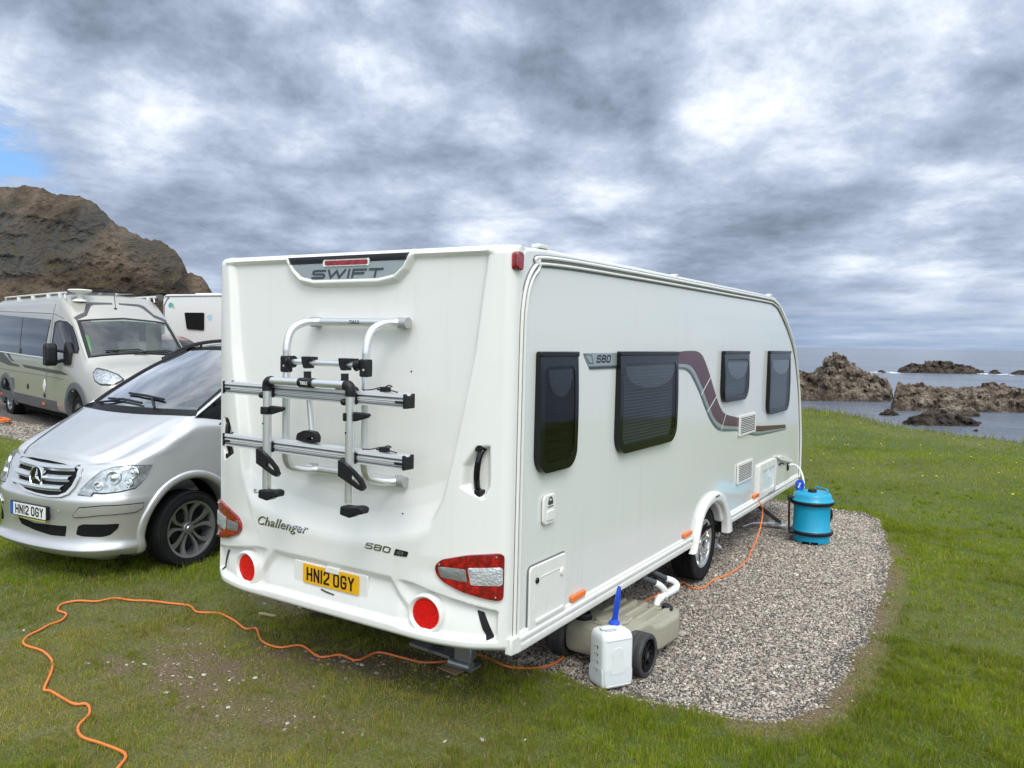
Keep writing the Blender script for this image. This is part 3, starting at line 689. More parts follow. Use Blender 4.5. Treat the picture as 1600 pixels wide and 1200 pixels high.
# larger single stones
def on_ground(x, y): return float(ground_h(np.array([x]), np.array([y]))[0])
stone_spots = [(-2.34, -.50, .022, 'p'), (-1.93, -.47, .020, 'p'), (-2.17, -.38, .018, 'g'), (-1.90, -.40, .017, 'p'), (-1.72, -.33, .019, 'g'), (-1.62, -.25, .021, 'p'), (-1.34, .22, .040, 'g'), (-1.22, .25, .020, 'p'), (-1.05, .20, .030, 'g'), (-1.12, .34, .018, 'p'), (-1.42, -.60, .020, 'p'), (-1.02, -.54, .017, 'p'), (-.06, -.10, .024, 'p'), (-.2, -.24, .016, 'p'), (-2.62, -.70, .026, 'g'), (-1.55, .15, .02, 'g'), (-1.66, .20, .022, 'g'), (.12, .02, .015, 'p'), (-1.86, -.68, .018, 'p'), (-3.55, -.62, .016, 'p')]
mstone = {'p': mat('pale_stone', (.46, .43, .39), .85, bump=(40, .4, .004), var=(30, .25)), 'g': mat('grey_stone', (.22, .20, .185), .85, bump=(40, .4, .004), var=(30, .3))}
for i, (sx_, sy_, s_, kd) in enumerate(stone_spots):
    v_, f_, _c = pebbles(np.array([0.]), np.array([0.]), np.array([0.]), np.array([s_]), flat=.45, jit=.18)
    o = npmesh('stone', v_, f_, mstone[kd], smooth=False); o.location = (sx_, sy_, on_ground(sx_, sy_) + s_ * .12)
    m_ = o.modifiers.new('sub', 'SUBSURF'); m_.levels = m_.render_levels = 1
    tag(o, ('pale weathered stone lying in the worn grass behind the white caravan' if kd == 'p' else 'flat grey stone lying in the worn grass behind the white caravan'), 'stone', 'stones lying in the worn grass')

# ---------------------------------------------------------------- sea
def at(x, y, D_): return CAM + (_f + _r2 * ((x - 800) / FPX) - _u2 * ((y - 600) / FPX)) * D_
SEA = -3.5
ms_ = bpy.data.materials.new('sea_water'); ms_.use_nodes = True; t = NT(ms_.node_tree); b = t.n['Principled BSDF']; co = t.coord('Object')
rip = t.mapv(co, scale=(1, 1, 1), rot=(0, 0, .56))
w1 = t.noise(t.mapv(co, rot=(0, 0, -.56), scale=(.35, 1.0, 1)), .9, 6, .62); w2 = t.noise(t.mapv(co, rot=(0, 0, -.56), scale=(.4, 1, 1)), .13, 4, .6); w3 = t.noise(t.mapv(co, rot=(0, 0, -.3), scale=(.15, 1, 1)), .012, 4, .6)
t.l.new(t.mix(t.rng(w3, .35, .65), t.mix(t.rng(w2, .35, .65), (.065, .082, .112), (.115, .135, .17)), (.14, .16, .195)), b.inputs['Base Color'])
b.inputs['Roughness'].default_value = .22; b.inputs['IOR'].default_value = 1.33; b.inputs['Specular IOR Level'].default_value = .5
t.l.new(t.bump(w1, 1.0, .35, t.bump(w2, .9, 1.2)), b.inputs['Normal'])
sea = MB().add([(-9000, -9000, SEA), (9000, -9000, SEA), (9000, 16000, SEA), (-9000, 16000, SEA)], [(0, 1, 2, 3)]).build('sea', ms_, smooth=False)
tag(sea, kind='structure')

# ---------------------------------------------------------------- rock materials
def rock_mat(name, cols, scale=1., strata=(0, 0, 0), green=None, wet=None, crk=.55):
    m = bpy.data.materials.new(name); m.use_nodes = True; t = NT(m.node_tree); b = t.n['Principled BSDF']; co = t.coord('Object')
    cw = t.vmath('ADD', co, t.vmath('SCALE', t.noisec(co, .25 * scale, 4), scale=2.2 / scale))
    n1 = t.noise(cw, .35 * scale, 8, .62); n2 = t.noise(co, 2.4 * scale, 7, .7); n3 = t.noise(cw, .12 * scale, 5, .6)
    c = t.ramp(t.rng(n1, .3, .7), [(0, cols[0]), (.35, cols[1]), (.65, cols[2]), (1, cols[3])])
    if len(cols) > 4: c = t.mix(t.rng(n3, .50, .60), c, t.mix(t.rng(n2, .3, .7), cols[4], tuple(v * 1.5 for v in cols[4])))
    c = t.mix(t.rng(n2, .35, .66, .0, .65), c, t.vmath('SCALE', c, scale=.42))
    crack = t.rng(t.voro(t.mapv(cw, rot=strata, scale=(1, 1, 2.6)), .55 * scale, 'DISTANCE_TO_EDGE'), .0, .06)
    crack2 = t.rng(t.voro(t.mapv(cw, rot=strata, scale=(1, 1, 2.2)), 1.9 * scale, 'DISTANCE_TO_EDGE'), .0, .08)
    c = t.mix(t.math('MULTIPLY', t.math('SUBTRACT', 1.0, crack), crk), c, (.020, .016, .013))
    if green:
        g = t.new('ShaderNodeNewGeometry'); nz = t.sep(g.outputs['Normal'])[2]
        k = t.math('MULTIPLY', t.rng(nz, green[1], green[1] + .25), t.rng(t.noise(co, 1.1 * scale, 5, .7), .38, .55))
        c = t.mix(k, c, t.mix(t.rng(n2, .3, .7), green[0], tuple(v * 2.0 for v in green[0])))
    if wet is not None:
        z = t.sep(co)[2]; k = t.rng(t.math('ADD', z, t.math('MULTIPLY', n1, 1.2)), wet + .3, wet + 1.7, 1, 0); c = t.mix(t.math('MULTIPLY', k, .78), c, (.028, .020, .014))
    t.l.new(c, b.inputs['Base Color']); b.inputs['Roughness'].default_value = .92; b.inputs['Specular IOR Level'].default_value = .25
    h = t.math('ADD', t.math('MULTIPLY', crack, .9 * crk), t.math('ADD', t.math('MULTIPLY', n2, .75), t.math('MULTIPLY', crack2, .6 * crk)))
    t.l.new(t.bump(h, .9, .5 / scale), b.inputs['Normal'])
    return m
# ---------------------------------------------------------------- the headland
m_cliff = rock_mat('headland_rock', [(.040, .028, .021), (.095, .066, .047), (.155, .110, .080), (.24, .18, .135), (.078, .074, .068)], .38, (0, .5, .4), green=((.050, .038, .016), .60), crk=.07)
sil = [(-900, 330), (-700, 300), (-500, 318), (-300, 300), (-150, 310), (-60, 300), (0, 295), (34, 293), (60, 298), (100, 307), (125, 309), (150, 322), (180, 346), (208, 361), (245, 378), (262, 386), (272, 391), (284, 405), (293, 428), (303, 431), (316, 436), (324, 446), (333, 462), (341, 476), (349, 505), (356, 540)]
D0 = 78.; ncol, nf, nb_ = 420, 120, 26
pxs = np.interp(np.linspace(0, 1, ncol), np.linspace(0, 1, len(sil)), [p[0] for p in sil]); pxs = np.interp(np.linspace(0, 1, ncol), [0, .15, 1], [-900, -150, 356])
pys = np.interp(pxs, [p[0] for p in sil], [p[1] for p in sil])
CV = []; 
for i, (px_, py_) in enumerate(zip(pxs, pys)):
    top = at(px_, py_, D0 + 6); base = at(px_, 600, D0 - 5 + 5 * math.sin(px_ * .006)); base.z = .3
    out_d = Vector((base.x - CAM.x, base.y - CAM.y, 0)).normalized()
    hgt = max(.2, top.z - .4)
    for j in range(nf):
        tt = j / (nf - 1); prof = tt ** 1.25
        p = Vector((base.x + (top.x - base.x) * prof, base.y + (top.y - base.y) * prof, base.z + (top.z - base.z) * (tt ** .93)))
        CV.append(p)
    for j in range(1, nb_ + 1):
        tt = j / nb_; p = top + out_d * (40 * tt); p.z = .2 + (top.z - .2) * (1 - tt ** 1.6); CV.append(p)
CV = np.array(CV).reshape(ncol, nf + nb_, 3)
u_ = np.linspace(0, 1, ncol)[:, None] * 260 * np.ones((1, nf + nb_)); v_ = CV[..., 2]
lat = CV[..., 0] * .84 + CV[..., 1] * .53; dep = -CV[..., 0] * .53 + CV[..., 1] * .84
dist_ = (fbm(lat + v_ * .5, v_ - lat * .25, .10, 4, 80, True) - .55) * 4.2 + (fbm(lat, v_, 1.3, 4, 84) - .5) * .7 + (fbm(lat + dep * .3 - v_ * .6, v_ + dep * .4, .36, 5, 90, True, .55) - .55) * 1.5
amp = sstep(.0, .10, np.linspace(0, 1.25, nf + nb_))[None, :] * np.minimum(1, np.maximum(.1, (CV[:, nf - 1, 2] / 8))[:, None])
crest = sstep(.72, 1.0, np.concatenate([np.linspace(0, 1, nf), np.ones(nb_)]))[None, :]
CV[..., 0] += .62 * dist_ * amp * (1 - .75 * crest); CV[..., 1] += -.6 * dist_ * amp * (1 - .75 * crest)
CV[..., 2] += (fbm(lat, dep, .35, 4, 95, True) - .5) * .9 * amp + (fbm(lat, dep, 1.6, 3, 99) - .5) * .45 * amp
ii = (np.arange(ncol - 1)[:, None] * (nf + nb_) + np.arange(nf + nb_ - 1)[None, :]).ravel()
o = npmesh('headland', CV.reshape(-1, 3), np.stack([ii, ii + nf + nb_, ii + nf + nb_ + 1, ii + 1], 1), m_cliff, nper=4, smooth=False)
tag(o, kind='structure')
# grass slope and scrub at the foot of the headland
m_scrub = mat('rough_scrub', (.050, .060, .020), .95, var=(1.5, .5), bump=(8, .8, .1))
sv = []; ns_ = 90
for i in range(ns_):
    px_ = -900 + 1290 * i / (ns_ - 1)
    for j in range(10):
        p = at(px_, 600, D0 - 16 + 15 * j / 9); k = (fbm(np.array([px_ * .03]), np.array([j * .4]), 1, 3, 3)[0]); p.z = .3 + 2.9 * (j / 9) ** 1.3 * (.4 + 1.2 * k) ; sv.append((p.x, p.y, p.z))
ii = (np.arange(ns_ - 1)[:, None] * 10 + np.arange(9)[None, :]).ravel()
o = npmesh('grassy_bank', sv, np.stack([ii, ii + 10, ii + 11, ii + 1], 1), m_scrub, nper=4, smooth=True); tag(o, kind='structure')

# ---------------------------------------------------------------- rocks in the sea: own place, size and depth
m_rockA = rock_mat('pale_shore_rock', [(.085, .060, .043), (.19, .143, .104), (.30, .24, .178), (.46, .395, .31)], 2.0, (.3, 1.1, .2), wet=SEA)
m_rockB = rock_mat('dark_shore_rock', [(.035, .024, .018), (.085, .060, .045), (.135, .100, .076), (.21, .17, .13)], 2.0, (.3, .2, .2), wet=SEA)
def rock(silh, base_y, depth, m, label, seed, rough=1., step=.16, name='sea_rock', group=None):
    x0, x1 = silh[0][0], silh[-1][0]; xm_ = (x0 + x1) / 2
    d = _f + _r2 * ((xm_ - 800) / FPX) - _u2 * ((base_y - 600) / FPX); tt = (SEA - CAM.z) / d.z; Df = tt      # forward depth of the waterline
    C0 = at(xm_, base_y, Df); e1 = Vector((_r.x, _r.y, 0)); e2 = Vector((_f.x, _f.y, 0)).normalized()
    L = (x1 - x0) / FPX * Df; nU = max(24, int(L / step)); nV = max(14, int(depth / step))
    s = np.linspace(0, 1, nU); t_ = np.linspace(0, 1, nV); S, Tt = np.meshgrid(s, t_, indexing='ij')
    sy = np.interp(x0 + s * (x1 - x0), [p[0] for p in silh], [p[1] for p in silh])
    zz = np.array([at(x0 + a * (x1 - x0), b_, Df + depth * .42).z for a, b_ in zip(s, sy)])
    Hh = np.maximum(.05, zz - SEA)[:, None]
    prof = np.where(Tt < .42, sstep(0, .42, Tt) ** .55, sstep(1.0, .42, Tt) ** .7)
    X = (S - .5) * L; Y = Tt * depth
    a, b_ = X, Y
    n = (fbm(a * 1.1 + b_ * .4, b_ * .25 + seed, .75, 5, seed, True, .66) - .6) * 1.7 * rough + (fbm(a * 1.6, b_ * .5, 1.4, 4, seed + 9, True, .6) - .6) * .6 * rough
    Z = Hh * prof * (1 + n * .30 * (1 - .55 * sstep(.30, .42, Tt) * sstep(.6, .42, Tt)))
    st = .55 * rough; Z = Z * .45 + (np.floor(Z / st + n * .9) * st + np.minimum(st, st * 2.5 * np.mod(Z / st + n * .9, 1)) ) * .55
    edge_ = sstep(0, .015, S) * sstep(1, .985, S); Z = Z * edge_ * sstep(0, .02, Tt) * sstep(1, .98, Tt)
    Z = Z + ((fbm(a * 1.3, b_ * .8 + seed, 2.6, 3, seed + 15, True, .6) - .55) * .50 * rough) * edge_ * sstep(0, .06, Tt)
    Yd = Y + (fbm(a, Z * 1.6 + seed, .8, 4, seed + 3, True, .6) - .55) * 1.7 * rough * sstep(.0, .12, Tt) * sstep(.6, .35, Tt)
    Xd = X + (fbm(b_, Z * 1.2, .9, 3, seed + 5) - .5) * .8 * rough
    X0_ = (xm_ - 800) / FPX * Df; Xd = (Xd + X0_) * (1 + Yd / Df) - X0_; Wx = e1.x * Xd + e2.x * Yd; Wy = e1.y * Xd + e2.y * Yd
    Vv = np.stack([Wx, Wy, Z - .35], -1).reshape(-1, 3); ii = (np.arange(nU - 1)[:, None] * nV + np.arange(nV - 1)[None, :]).ravel()
    Ff = np.stack([ii, ii + nV, ii + nV + 1, ii + 1], 1)
    Vv = Vv + np.array([C0.x, C0.y, SEA])
    o = npmesh(name, Vv, Ff, m, nper=4, smooth=False); tag(o, label, 'rock', group)
    return Df
G_ = 'rocks standing in the sea'
rock([(1205, 600), (1225, 588), (1240, 583), (1250, 578), (1262, 583), (1276, 577), (1284, 572), (1286, 558), (1293, 552), (1306, 556), (1318, 560), (1326, 568), (1340, 576), (1352, 584), (1368, 588), (1382, 594), (1390, 606), (1394, 622)], 627, 9, m_rockA, 'tall brown rock with a pointed pale top, nearest the caravan front', 11, 1.0, .13, group=G_)
rock([(1392, 622), (1396, 606), (1402, 597), (1412, 602), (1430, 597), (1445, 601), (1462, 604), (1490, 606), (1508, 604), (1522, 605), (1532, 599), (1548, 598), (1560, 602), (1590, 604), (1620, 603), (1660, 606), (1720, 604), (1790, 612), (1830, 640)], 646, 9, m_rockA, 'long flat layered grey brown rock ledge running out of the right side', 23, .9, .13, group=G_)
rock([(1455, 646), (1462, 636), (1485, 630), (1515, 632), (1530, 640), (1534, 650)], 652, 3.2, m_rockA, 'flat pale slab at the foot of the long layered ledge', 31, .6, .08, group=G_)
rock([(1408, 660), (1418, 652), (1432, 645), (1448, 640), (1462, 636), (1480, 642), (1500, 642), (1512, 650), (1528, 655), (1537, 664)], 666, 4.0, m_rockB, 'low jagged dark red brown rock in front of the layered ledge', 41, .8, .08, group=G_)
rock([(1368, 648), (1374, 640), (1384, 634), (1396, 637), (1404, 644), (1413, 649)], 650, 2.2, m_rockB, 'small dark rock between the pointed rock and the ledge', 47, .5, .06, group=G_)
rock([(1512, 672), (1518, 667), (1526, 664), (1533, 669), (1537, 673)], 675, 1.2, m_rockB, 'smallest dark boulder in the shallows near the grass', 53, .3, .04, group=G_)
rock([(1402, 580), (1412, 574), (1424, 567), (1433, 570), (1440, 572), (1446, 565), (1456, 566), (1466, 564), (1482, 566), (1496, 570), (1510, 572), (1524, 577), (1538, 582)], 583.5, 14, m_rockB, 'distant long dark reef with white surf at its left end', 61, 1.5, .35, group=G_)
rock([(1544, 583), (1551, 577), (1558, 578), (1566, 583)], 584.5, 8, m_rockB, 'small distant dark rock right of the long reef', 67, .8, .3, group=G_)
rock([(1575, 585), (1584, 579), (1596, 577), (1612, 578), (1640, 580), (1660, 585)], 586, 9, m_rockB, 'distant dark rock cut by the right edge of the photo', 71, .8, .3, group=G_)
rock([(1368, 582), (1374, 577), (1380, 577), (1388, 582)], 583, 6, m_rockB, 'small distant dark rock left of the long reef in white surf', 73, .6, .3, group=G_)
# surf round the far reef
m_foam = bpy.data.materials.new('surf'); m_foam.use_nodes = True; t = NT(m_foam.node_tree); b = t.n['Principled BSDF']; co = t.coord('Object')
t.put(b.inputs['Base Color'], (.80, .83, .85, 1)); b.inputs['Roughness'].default_value = .7
t.l.new(t.rng(t.noise(co, .9, 5, .7), .44, .58), b.inputs['Alpha'])
mb = MB()
for (xa, xb, yy, hgt_) in ((1362, 1404, 582.6, .7), (1536, 1545, 585, .3), (1566, 1580, 586, .3), (1530, 1548, 584.2, .3)):
    d = _f + _r2 * (((xa + xb) / 2 - 800) / FPX) - _u2 * ((yy - 600) / FPX); Df = (SEA - CAM.z) / d.z
    rows = []
    for i in range(24):
        p = at(xa + (xb - xa) * i / 23, yy, Df); e2 = Vector((_f.x, _f.y, 0)).normalized(); hh = hgt_ * (.35 + .65 * mnoise.noise(Vector((i * .35, xa, 0))) ** 2 * 3) * math.sin(PI * i / 23) ** .5 + .02
        rows.append([Vector((p.x, p.y, SEA + .02)) - e2 * 1.8, Vector((p.x, p.y, SEA + hh)), Vector((p.x, p.y, SEA + hh * .7)) + e2 * 1.5, Vector((p.x, p.y, SEA + .02)) + e2 * 4])
    q = gridmesh(rows); mb.add(q.v, q.f)
tag(mb.build('surf', m_foam), 'white surf breaking round the distant dark reef', None, kind='stuff')
# ================================================================ the touring caravan
M_gel = mat('white_gelcoat', (.755, .75, .712), .30, coat=.35, streak=.045)
M_side = mat('white_side_sheet', (.71, .72, .69), .16, coat=.6, streak=.05, bump=(1.3, .010, .02))
M_trim = mat('white_rail', (.76, .75, .71), .3, coat=.2, streak=.08)
M_blk = mat('black_plastic', (.010, .010, .012), .45, spec=.32, var=(20, .2))
M_blk_gloss = mat('black_gloss', (.005, .006, .007), .10, spec=.38)
M_rub = mat('tyre_rubber', (.014, .014, .015), .85, spec=.18, bump=(60, .25, .004), var=(6, .25))
M_dark = mat('dark_underside', (.010, .010, .010), .9, spec=.1, bump=(12, .4, .02))
M_galv = mat('galvanised_steel', (.36, .38, .39), .42, metal=.8, bump=(40, .15, .003), dirt=(12, .5, (.16, .12, .09), .5))
M_alu = mat('brushed_aluminium', (.74, .75, .76), .34, metal=.85, bump=(90, .04, .001))
M_chan = mat('satin_aluminium', (.66, .67, .68), .38, metal=.35)
M_chrome = mat('chrome', (.78, .79, .80), .10, metal=1)
M_alloy = mat('silver_alloy', (.62, .63, .64), .22, metal=.85)
M_redlens = mat('red_lens', (.17, .002, .004), .10, coat=.8, bump=(55, .35, .004), dirt=(32, .44, (.50, .008, .008), .75))
M_reddisc = mat('red_reflector', (.60, .005, .005), .30, bump=(110, .5, .002), spec=.45, var=(90, .22))
M_amber = mat('amber_lens', (.85, .17, .008), .2, coat=.4, bump=(80, .3, .002))
M_clearlens = mat('clear_lens', (.62, .64, .66), .08, metal=.55, bump=(70, .9, .008), coat=.5)
M_greylens = mat('smoked_lens', (.30, .31, .32), .12, metal=.5, bump=(50, .8, .006), coat=.5)
M_plate_y = mat('yellow_plate', (.80, .42, .008), .35, coat=.3)
M_plate_w = mat('white_plate', (.78, .78, .76), .35, coat=.3)
M_ink = mat('black_ink', (.010, .010, .012), .4)
M_silverdecal = mat('silver_decal', (.36, .40, .41), .28, metal=.35)
M_darkdecal = mat('charcoal_decal', (.045, .058, .066), .3)
M_maroon = mat('maroon_decal', (.095, .018, .026), .25, coat=.4)
M_maroon2 = mat('dark_maroon_decal', (.045, .012, .018), .25, coat=.4)
M_whitedecal = mat('white_decal', (.78, .79, .78), .3)
M_pane = glass('tinted_acrylic', (.44, .47, .50), 1.45, .02, .8)
M_paned = glass('dark_acrylic', (.22, .24, .26), 1.45, .02)
M_fanlight = mat('moulded_rib', (.13, .16, .19), .12, coat=.5)

TILT = .0079
cv = empty('touring_caravan', (0, 0, 0), (0, TILT, 0))
tag(cv, 'large white touring caravan with a maroon side stripe, parked on the gravel pad', 'caravan')

# --- rear moulding
xs = np.concatenate([[-CW / 2 + CW / 2 * 0]]); 
th = np.linspace(0, PI / 2, 9)
edge = .045 * (1 - np.cos(th))
inner = np.linspace(.045, CW - .045, 290)
cx_ = np.concatenate([-edge, -inner[1:-1], -(CW - edge[::-1])])
tz = .05 * (1 - np.cos(np.linspace(0, PI / 2, 9)))
cz_ = np.concatenate([np.linspace(CZB, CZT - .05, 300), (CZT - tz[::-1])[1:]])
XX, ZZ = np.meshgrid(cx_, cz_); YY = rear_y(XX, ZZ)
grid = []
for j in range(len(cz_)):
    row = [Vector((.0, .085, cz_[j])), Vector((.0, .065, cz_[j]))]
    row += [Vector((float(XX[j, i]), float(YY[j, i]), float(ZZ[j, i]))) for i in range(len(cx_))]
    row += [Vector((-CW, .065, cz_[j])), Vector((-CW, .09, cz_[j]))]
    grid.append(row)
grid.insert(0, [Vector((p.x, max(p.y + .05, .02), CZB - .004)) for p in grid[0]])
grid.append([Vector((p.x, .12, CZT + .004)) for p in grid[-1]])
mb = gridmesh(grid, flip=True)
REAR = mb
rp = mb.build('rear_panel', M_gel, cv, ang=60)
bv = BVHTree.FromPolygons([Vector(p) for p in mb.v], mb.f)
RF = ray_fn(bv, lambda a, b: (a, -1.2, b), (0, 1, 0))
def xm(p): return [(2 * CXC - x, z) for x, z in p]

# --- badge: black band, grey plate, logotype, high brake light
grey = [(-1.572, 2.476), (-.680, 2.480), (-.705, 2.452), (-.77, 2.408), (-.885, 2.389), (-1.375, 2.387), (-1.485, 2.405), (-1.545, 2.448)]
drape(RF, grey, .03, .002).build('badge_plate', M_silverdecal, rp)
drape(RF, [(-1.600, 2.521), (-.656, 2.521), (-.672, 2.484), (-1.58, 2.480)], .010, .005).build('badge_band', M_blk_gloss, rp)
bl = drape(RF, rrect(-1.305, -.945, 2.461, 2.501, .015), .02, .006).build('brake_light_frame', M_gel, rp, bevel=.003)
mb = drape(RF, rrect(-1.29, -.958, 2.468, 2.494, .010), .02, .009)
mb.build('brake_light', M_redlens, rp, bevel=.003)
v, f, w0 = stroke_text('SWIFT', .112, .053, .0125, .019, shear=.30, wid={'W': .150, 'T': .112, 'I': .018})
sx = .55 / w0; v = [(x * sx - 1.405, z + 2.391) for x, z in v]
place2d(v, f, lambda a, b: (RF(a, b)[0], Vector((0, -1, 0))), .004, .0015).build('logotype', M_darkdecal, rp)

# --- tail lights
TR = [(-.020, .962), (-.012, .835), (-.014, .710), (-.106, .719), (-.228, .745), (-.325, .780), (-.366, .815), (-.374, .862), (-.338, .899), (-.2, .937)]
def tail(sd):
    q = (lambda P: P) if sd > 0 else xm
    nm = lambda P: [(min(-.02, x), z) for x, z in P]
    o = drape(RF, fillet(q(nm(TR)), .03, 5), .02, .016, dome=.006).build('tail_light', M_redlens, cv, bevel=.004)
    drape(RF, fillet(q([(-.355, .862), (-.20, .868), (-.19, .792), (-.34, .805)]), .012), .012, .020, dome=.005).build('indicator_lens', M_greylens, o, bevel=.002)
    drape(RF, fillet(q([(-.195, .874), (-.026, .890), (-.026, .792), (-.175, .780)]), .016), .012, .022, dome=.006).build('reverse_lens', M_clearlens, o, bevel=.002)
    for (x, z) in q([(-.05, .94), (-.05, .73), (-.345, .875)]):
        p, n = RF(x, z); MB().lathe([(0, .004), (.005, .004), (.006, 0)], 10, mtx=T(*(p + n * .021)) @ rotm('X', PI / 2)).build('lens_screw', M_chrome, o)
tail(1); tail(-1)

# --- reflector roundels in their raised rings
for sgn, cx in ((1, -.432), (-1, -1.852)):
    cz = .588; p0 = Vector((cx, -.112, cz))
    fr = rotm('X', PI / 2)
    MB().lathe([(.070, -.05), (.082, .004), (.089, .018), (.098, .024), (.108, .016), (.116, -.05)], 48, mtx=T(*p0) @ rotm('Z', .08 * sgn) @ rotm('X', PI / 2)).build('reflector_ring', M_gel, cv)
    MB().lathe([(0, .008), (.084, .008), (.087, -.002)], 48, mtx=T(*p0) @ rotm('Z', .08 * sgn) @ rotm('X', PI / 2)).build('round_reflector', M_reddisc, cv, smooth=False)

# --- number plate with its white surround
PZ0, PZ1, PX0, PX1 = .594, .706, -1.352, -.912
pl_y = -.106
MB().prism(rrect(PX0 - .085, PX1 + .062, PZ0 - .036, PZ1 + .008, .012), -.02, .0, mtx=T(0, pl_y + .010, 0) @ PY).build('plate_surround', M_trim, cv, bevel=.003)
npl = MB().prism(rrect(PX0, PX1, PZ0, PZ1, .006), -.004, .004, mtx=T(0, pl_y - .016, 0) @ PY).build('number_plate', M_plate_y, cv, bevel=.001)
v, f, w0 = stroke_text('HN12 OGY', .047, .079, .0125, .0105, sp=.020)
ox = (PX0 + PX1) / 2 - w0 / 2
place2d(v, f, planefn((ox, pl_y - .020, PZ0 + .016), (1, 0, 0), (0, 0, 1), (0, -1, 0)), .001).build('plate_characters', M_ink, npl, smooth=False)
MB().box(-1.165, -1.06, pl_y - .026, pl_y + .02, PZ1 - .020, PZ1 + .016).build('plate_lamp', M_trim, cv, bevel=.004)
MB().tube(cr([(-1.205, pl_y - .016, .575), (-1.17, pl_y - .020, .571), (-1.13, pl_y - .019, .566), (-1.10, pl_y - .018, .563)], 3), .004, 6).build('cable_stub', M_blk, cv)

# --- black fins and grab handles
for q in (lambda P: P, xm):
    drape(RF, fillet(q([(-.158, .642), (-.122, .634), (-.066, .505), (-.090, .494), (-.122, .545)]), .006), .012, .004).build('air_slot', M_blk, cv)
for sg, q in ((1, lambda x: x), (-1, lambda x: 2 * CXC - x)):
    o = MB().tube(cr([(q(-.168), -.012, 1.262), (q(-.170), -.040, 1.285), (q(-.163), -.058, 1.36), (q(-.156), -.056, 1.43), (q(-.150), -.038, 1.478), (q(-.148), -.010, 1.497)], 5), .017, 8).build('grab_handle', M_blk_gloss, cv)
    for z in (1.262, 1.497): MB().prism(rrect(-.02, .02, -.016, .016, .006), -.05, .0, mtx=T(q(-.158), -.010, z) @ PY).build('handle_mount', M_blk, o, bevel=.003)

# --- model names in chrome letters
def badge_text(s, x0, z0, w_, h_, name, **k):
    v, f = fit_text(s, w_, h_, **k); v = [(x0 + a, z0 + b) for a, b in v]
    vv = [(a, b) for a, b in v]
    mbk = place2d(vv, f, RF, .001, .0015); mbc = place2d([(a - .0015, b + .0035) for a, b in vv], f, RF, .003, .002)
    o = mbk.build(name, M_ink, rp, smooth=False)
    mbc.build('letter_face', M_chrome, o, smooth=False)
badge_text('Challenger', -1.742, .866, .425, .072, 'model_name', shear=.32, bold=.003, space=1.08)
v, f, w0 = stroke_text('580', .050, .034, .0058, .014, shear=.35); v = [(x + -.862, z + .876) for x, z in v]
place2d(v, f, RF, .001, .0015).build('model_number', M_ink, rp, smooth=False)
place2d([(x - .002, z + .003) for x, z in v], f, RF, .003, .0015).build('letter_face', M_chrome, rp, smooth=False)
o = drape(RF, fillet([(-.652, .872), (-.560, .876), (-.550, .906), (-.640, .908)], .008), .02, .004).build('trim_badge', M_ink, rp)
v, f = fit_text('ADE', .052, .018, shear=.3, bold=.01)
place2d([(x - .632, z + .882) for x, z in v], f, RF, .006, .001).build('letter_face', M_chrome, o, smooth=False)

# --- body shell
arch_c = (3.30, .345)
arc = [(arch_c[0] + .37 * math.cos(R(a)), arch_c[1] + .34 * math.sin(R(a))) for a in range(18, 163, 9)]
outl = [(.06, .45), (.06, 2.47), (.085, 2.515), (.13, 2.54), (.3, 2.553), (1.6, 2.563), (3.8, 2.573), (5.0, 2.577), (5.2, 2.568), (5.43, 2.515), (5.68, 2.42), (5.9, 2.30), (6.10, 2.18), (6.27, 2.04), (6.42, 1.85), (6.55, 1.61), (6.64, 1.4), (6.70, 1.2), (6.755, .96), (6.78, .75), (6.785, .60), (6.76, .45)]
outl += [(arc[0][0] + .02, .45)] + arc + [(arc[-1][0] - .02, .45)]
me = MB().prism(outl, -CW + .004, -.004, mtx=PX)
body = me.build('body', M_side, cv, bevel=.022, seg=3)
MB().box(-CW + .02, -.05, .10, 6.6, .425, .452).build('floor', M_dark, cv)
# scuffed seam lines of the side sheet: rails
railp = cr([(.078, .45), (.078, 1.3), (.078, 2.05), (.09, 2.25), (.13, 2.37), (.21, 2.455), (.34, 2.505), (1.6, 2.524), (3.8, 2.534), (4.9, 2.537), (5.15, 2.524), (5.40, 2.465), (5.85, 2.245), (6.20, 1.985), (6.47, 1.58), (6.62, 1.18), (6.69, .9), (6.715, .6), (6.70, .45)], 8)
def offs(path, d):
    o = []
    for i, p in enumerate(path):
        a = Vector(path[max(0, i - 1)]); b = Vector(path[min(len(path) - 1, i + 1)]); t = (b - a).normalized(); o.append((p[0] + t.y * d, p[1] - t.x * d))
    return o
for side, xx in ((1, .0), (-1, -CW)):
    mb = MB(); mb.tube([(xx + side * .003, y, z) for y, z in railp], .0105, 8); mb.tube([(xx + side * .004, y, z) for y, z in offs(railp, .034)], .009, 8)
    mb.build('awning_rail', M_trim, cv)
    mb = MB(); mb.tube([(xx - side * .001, y, z) for y, z in offs(railp, .018)], .0065, 6); mb.tube([(xx - side * .002, y, z) for y, z in offs(railp, -.012)], .0045, 6)
    mb.tube([(xx - side * .002, y, z) for y, z in offs(railp, .048)], .005, 6)
    mb.build('rail_seal', mat('grey_seal', (.16, .17, .17), .6) if side == 1 else bpy.data.materials['grey_seal'], cv)
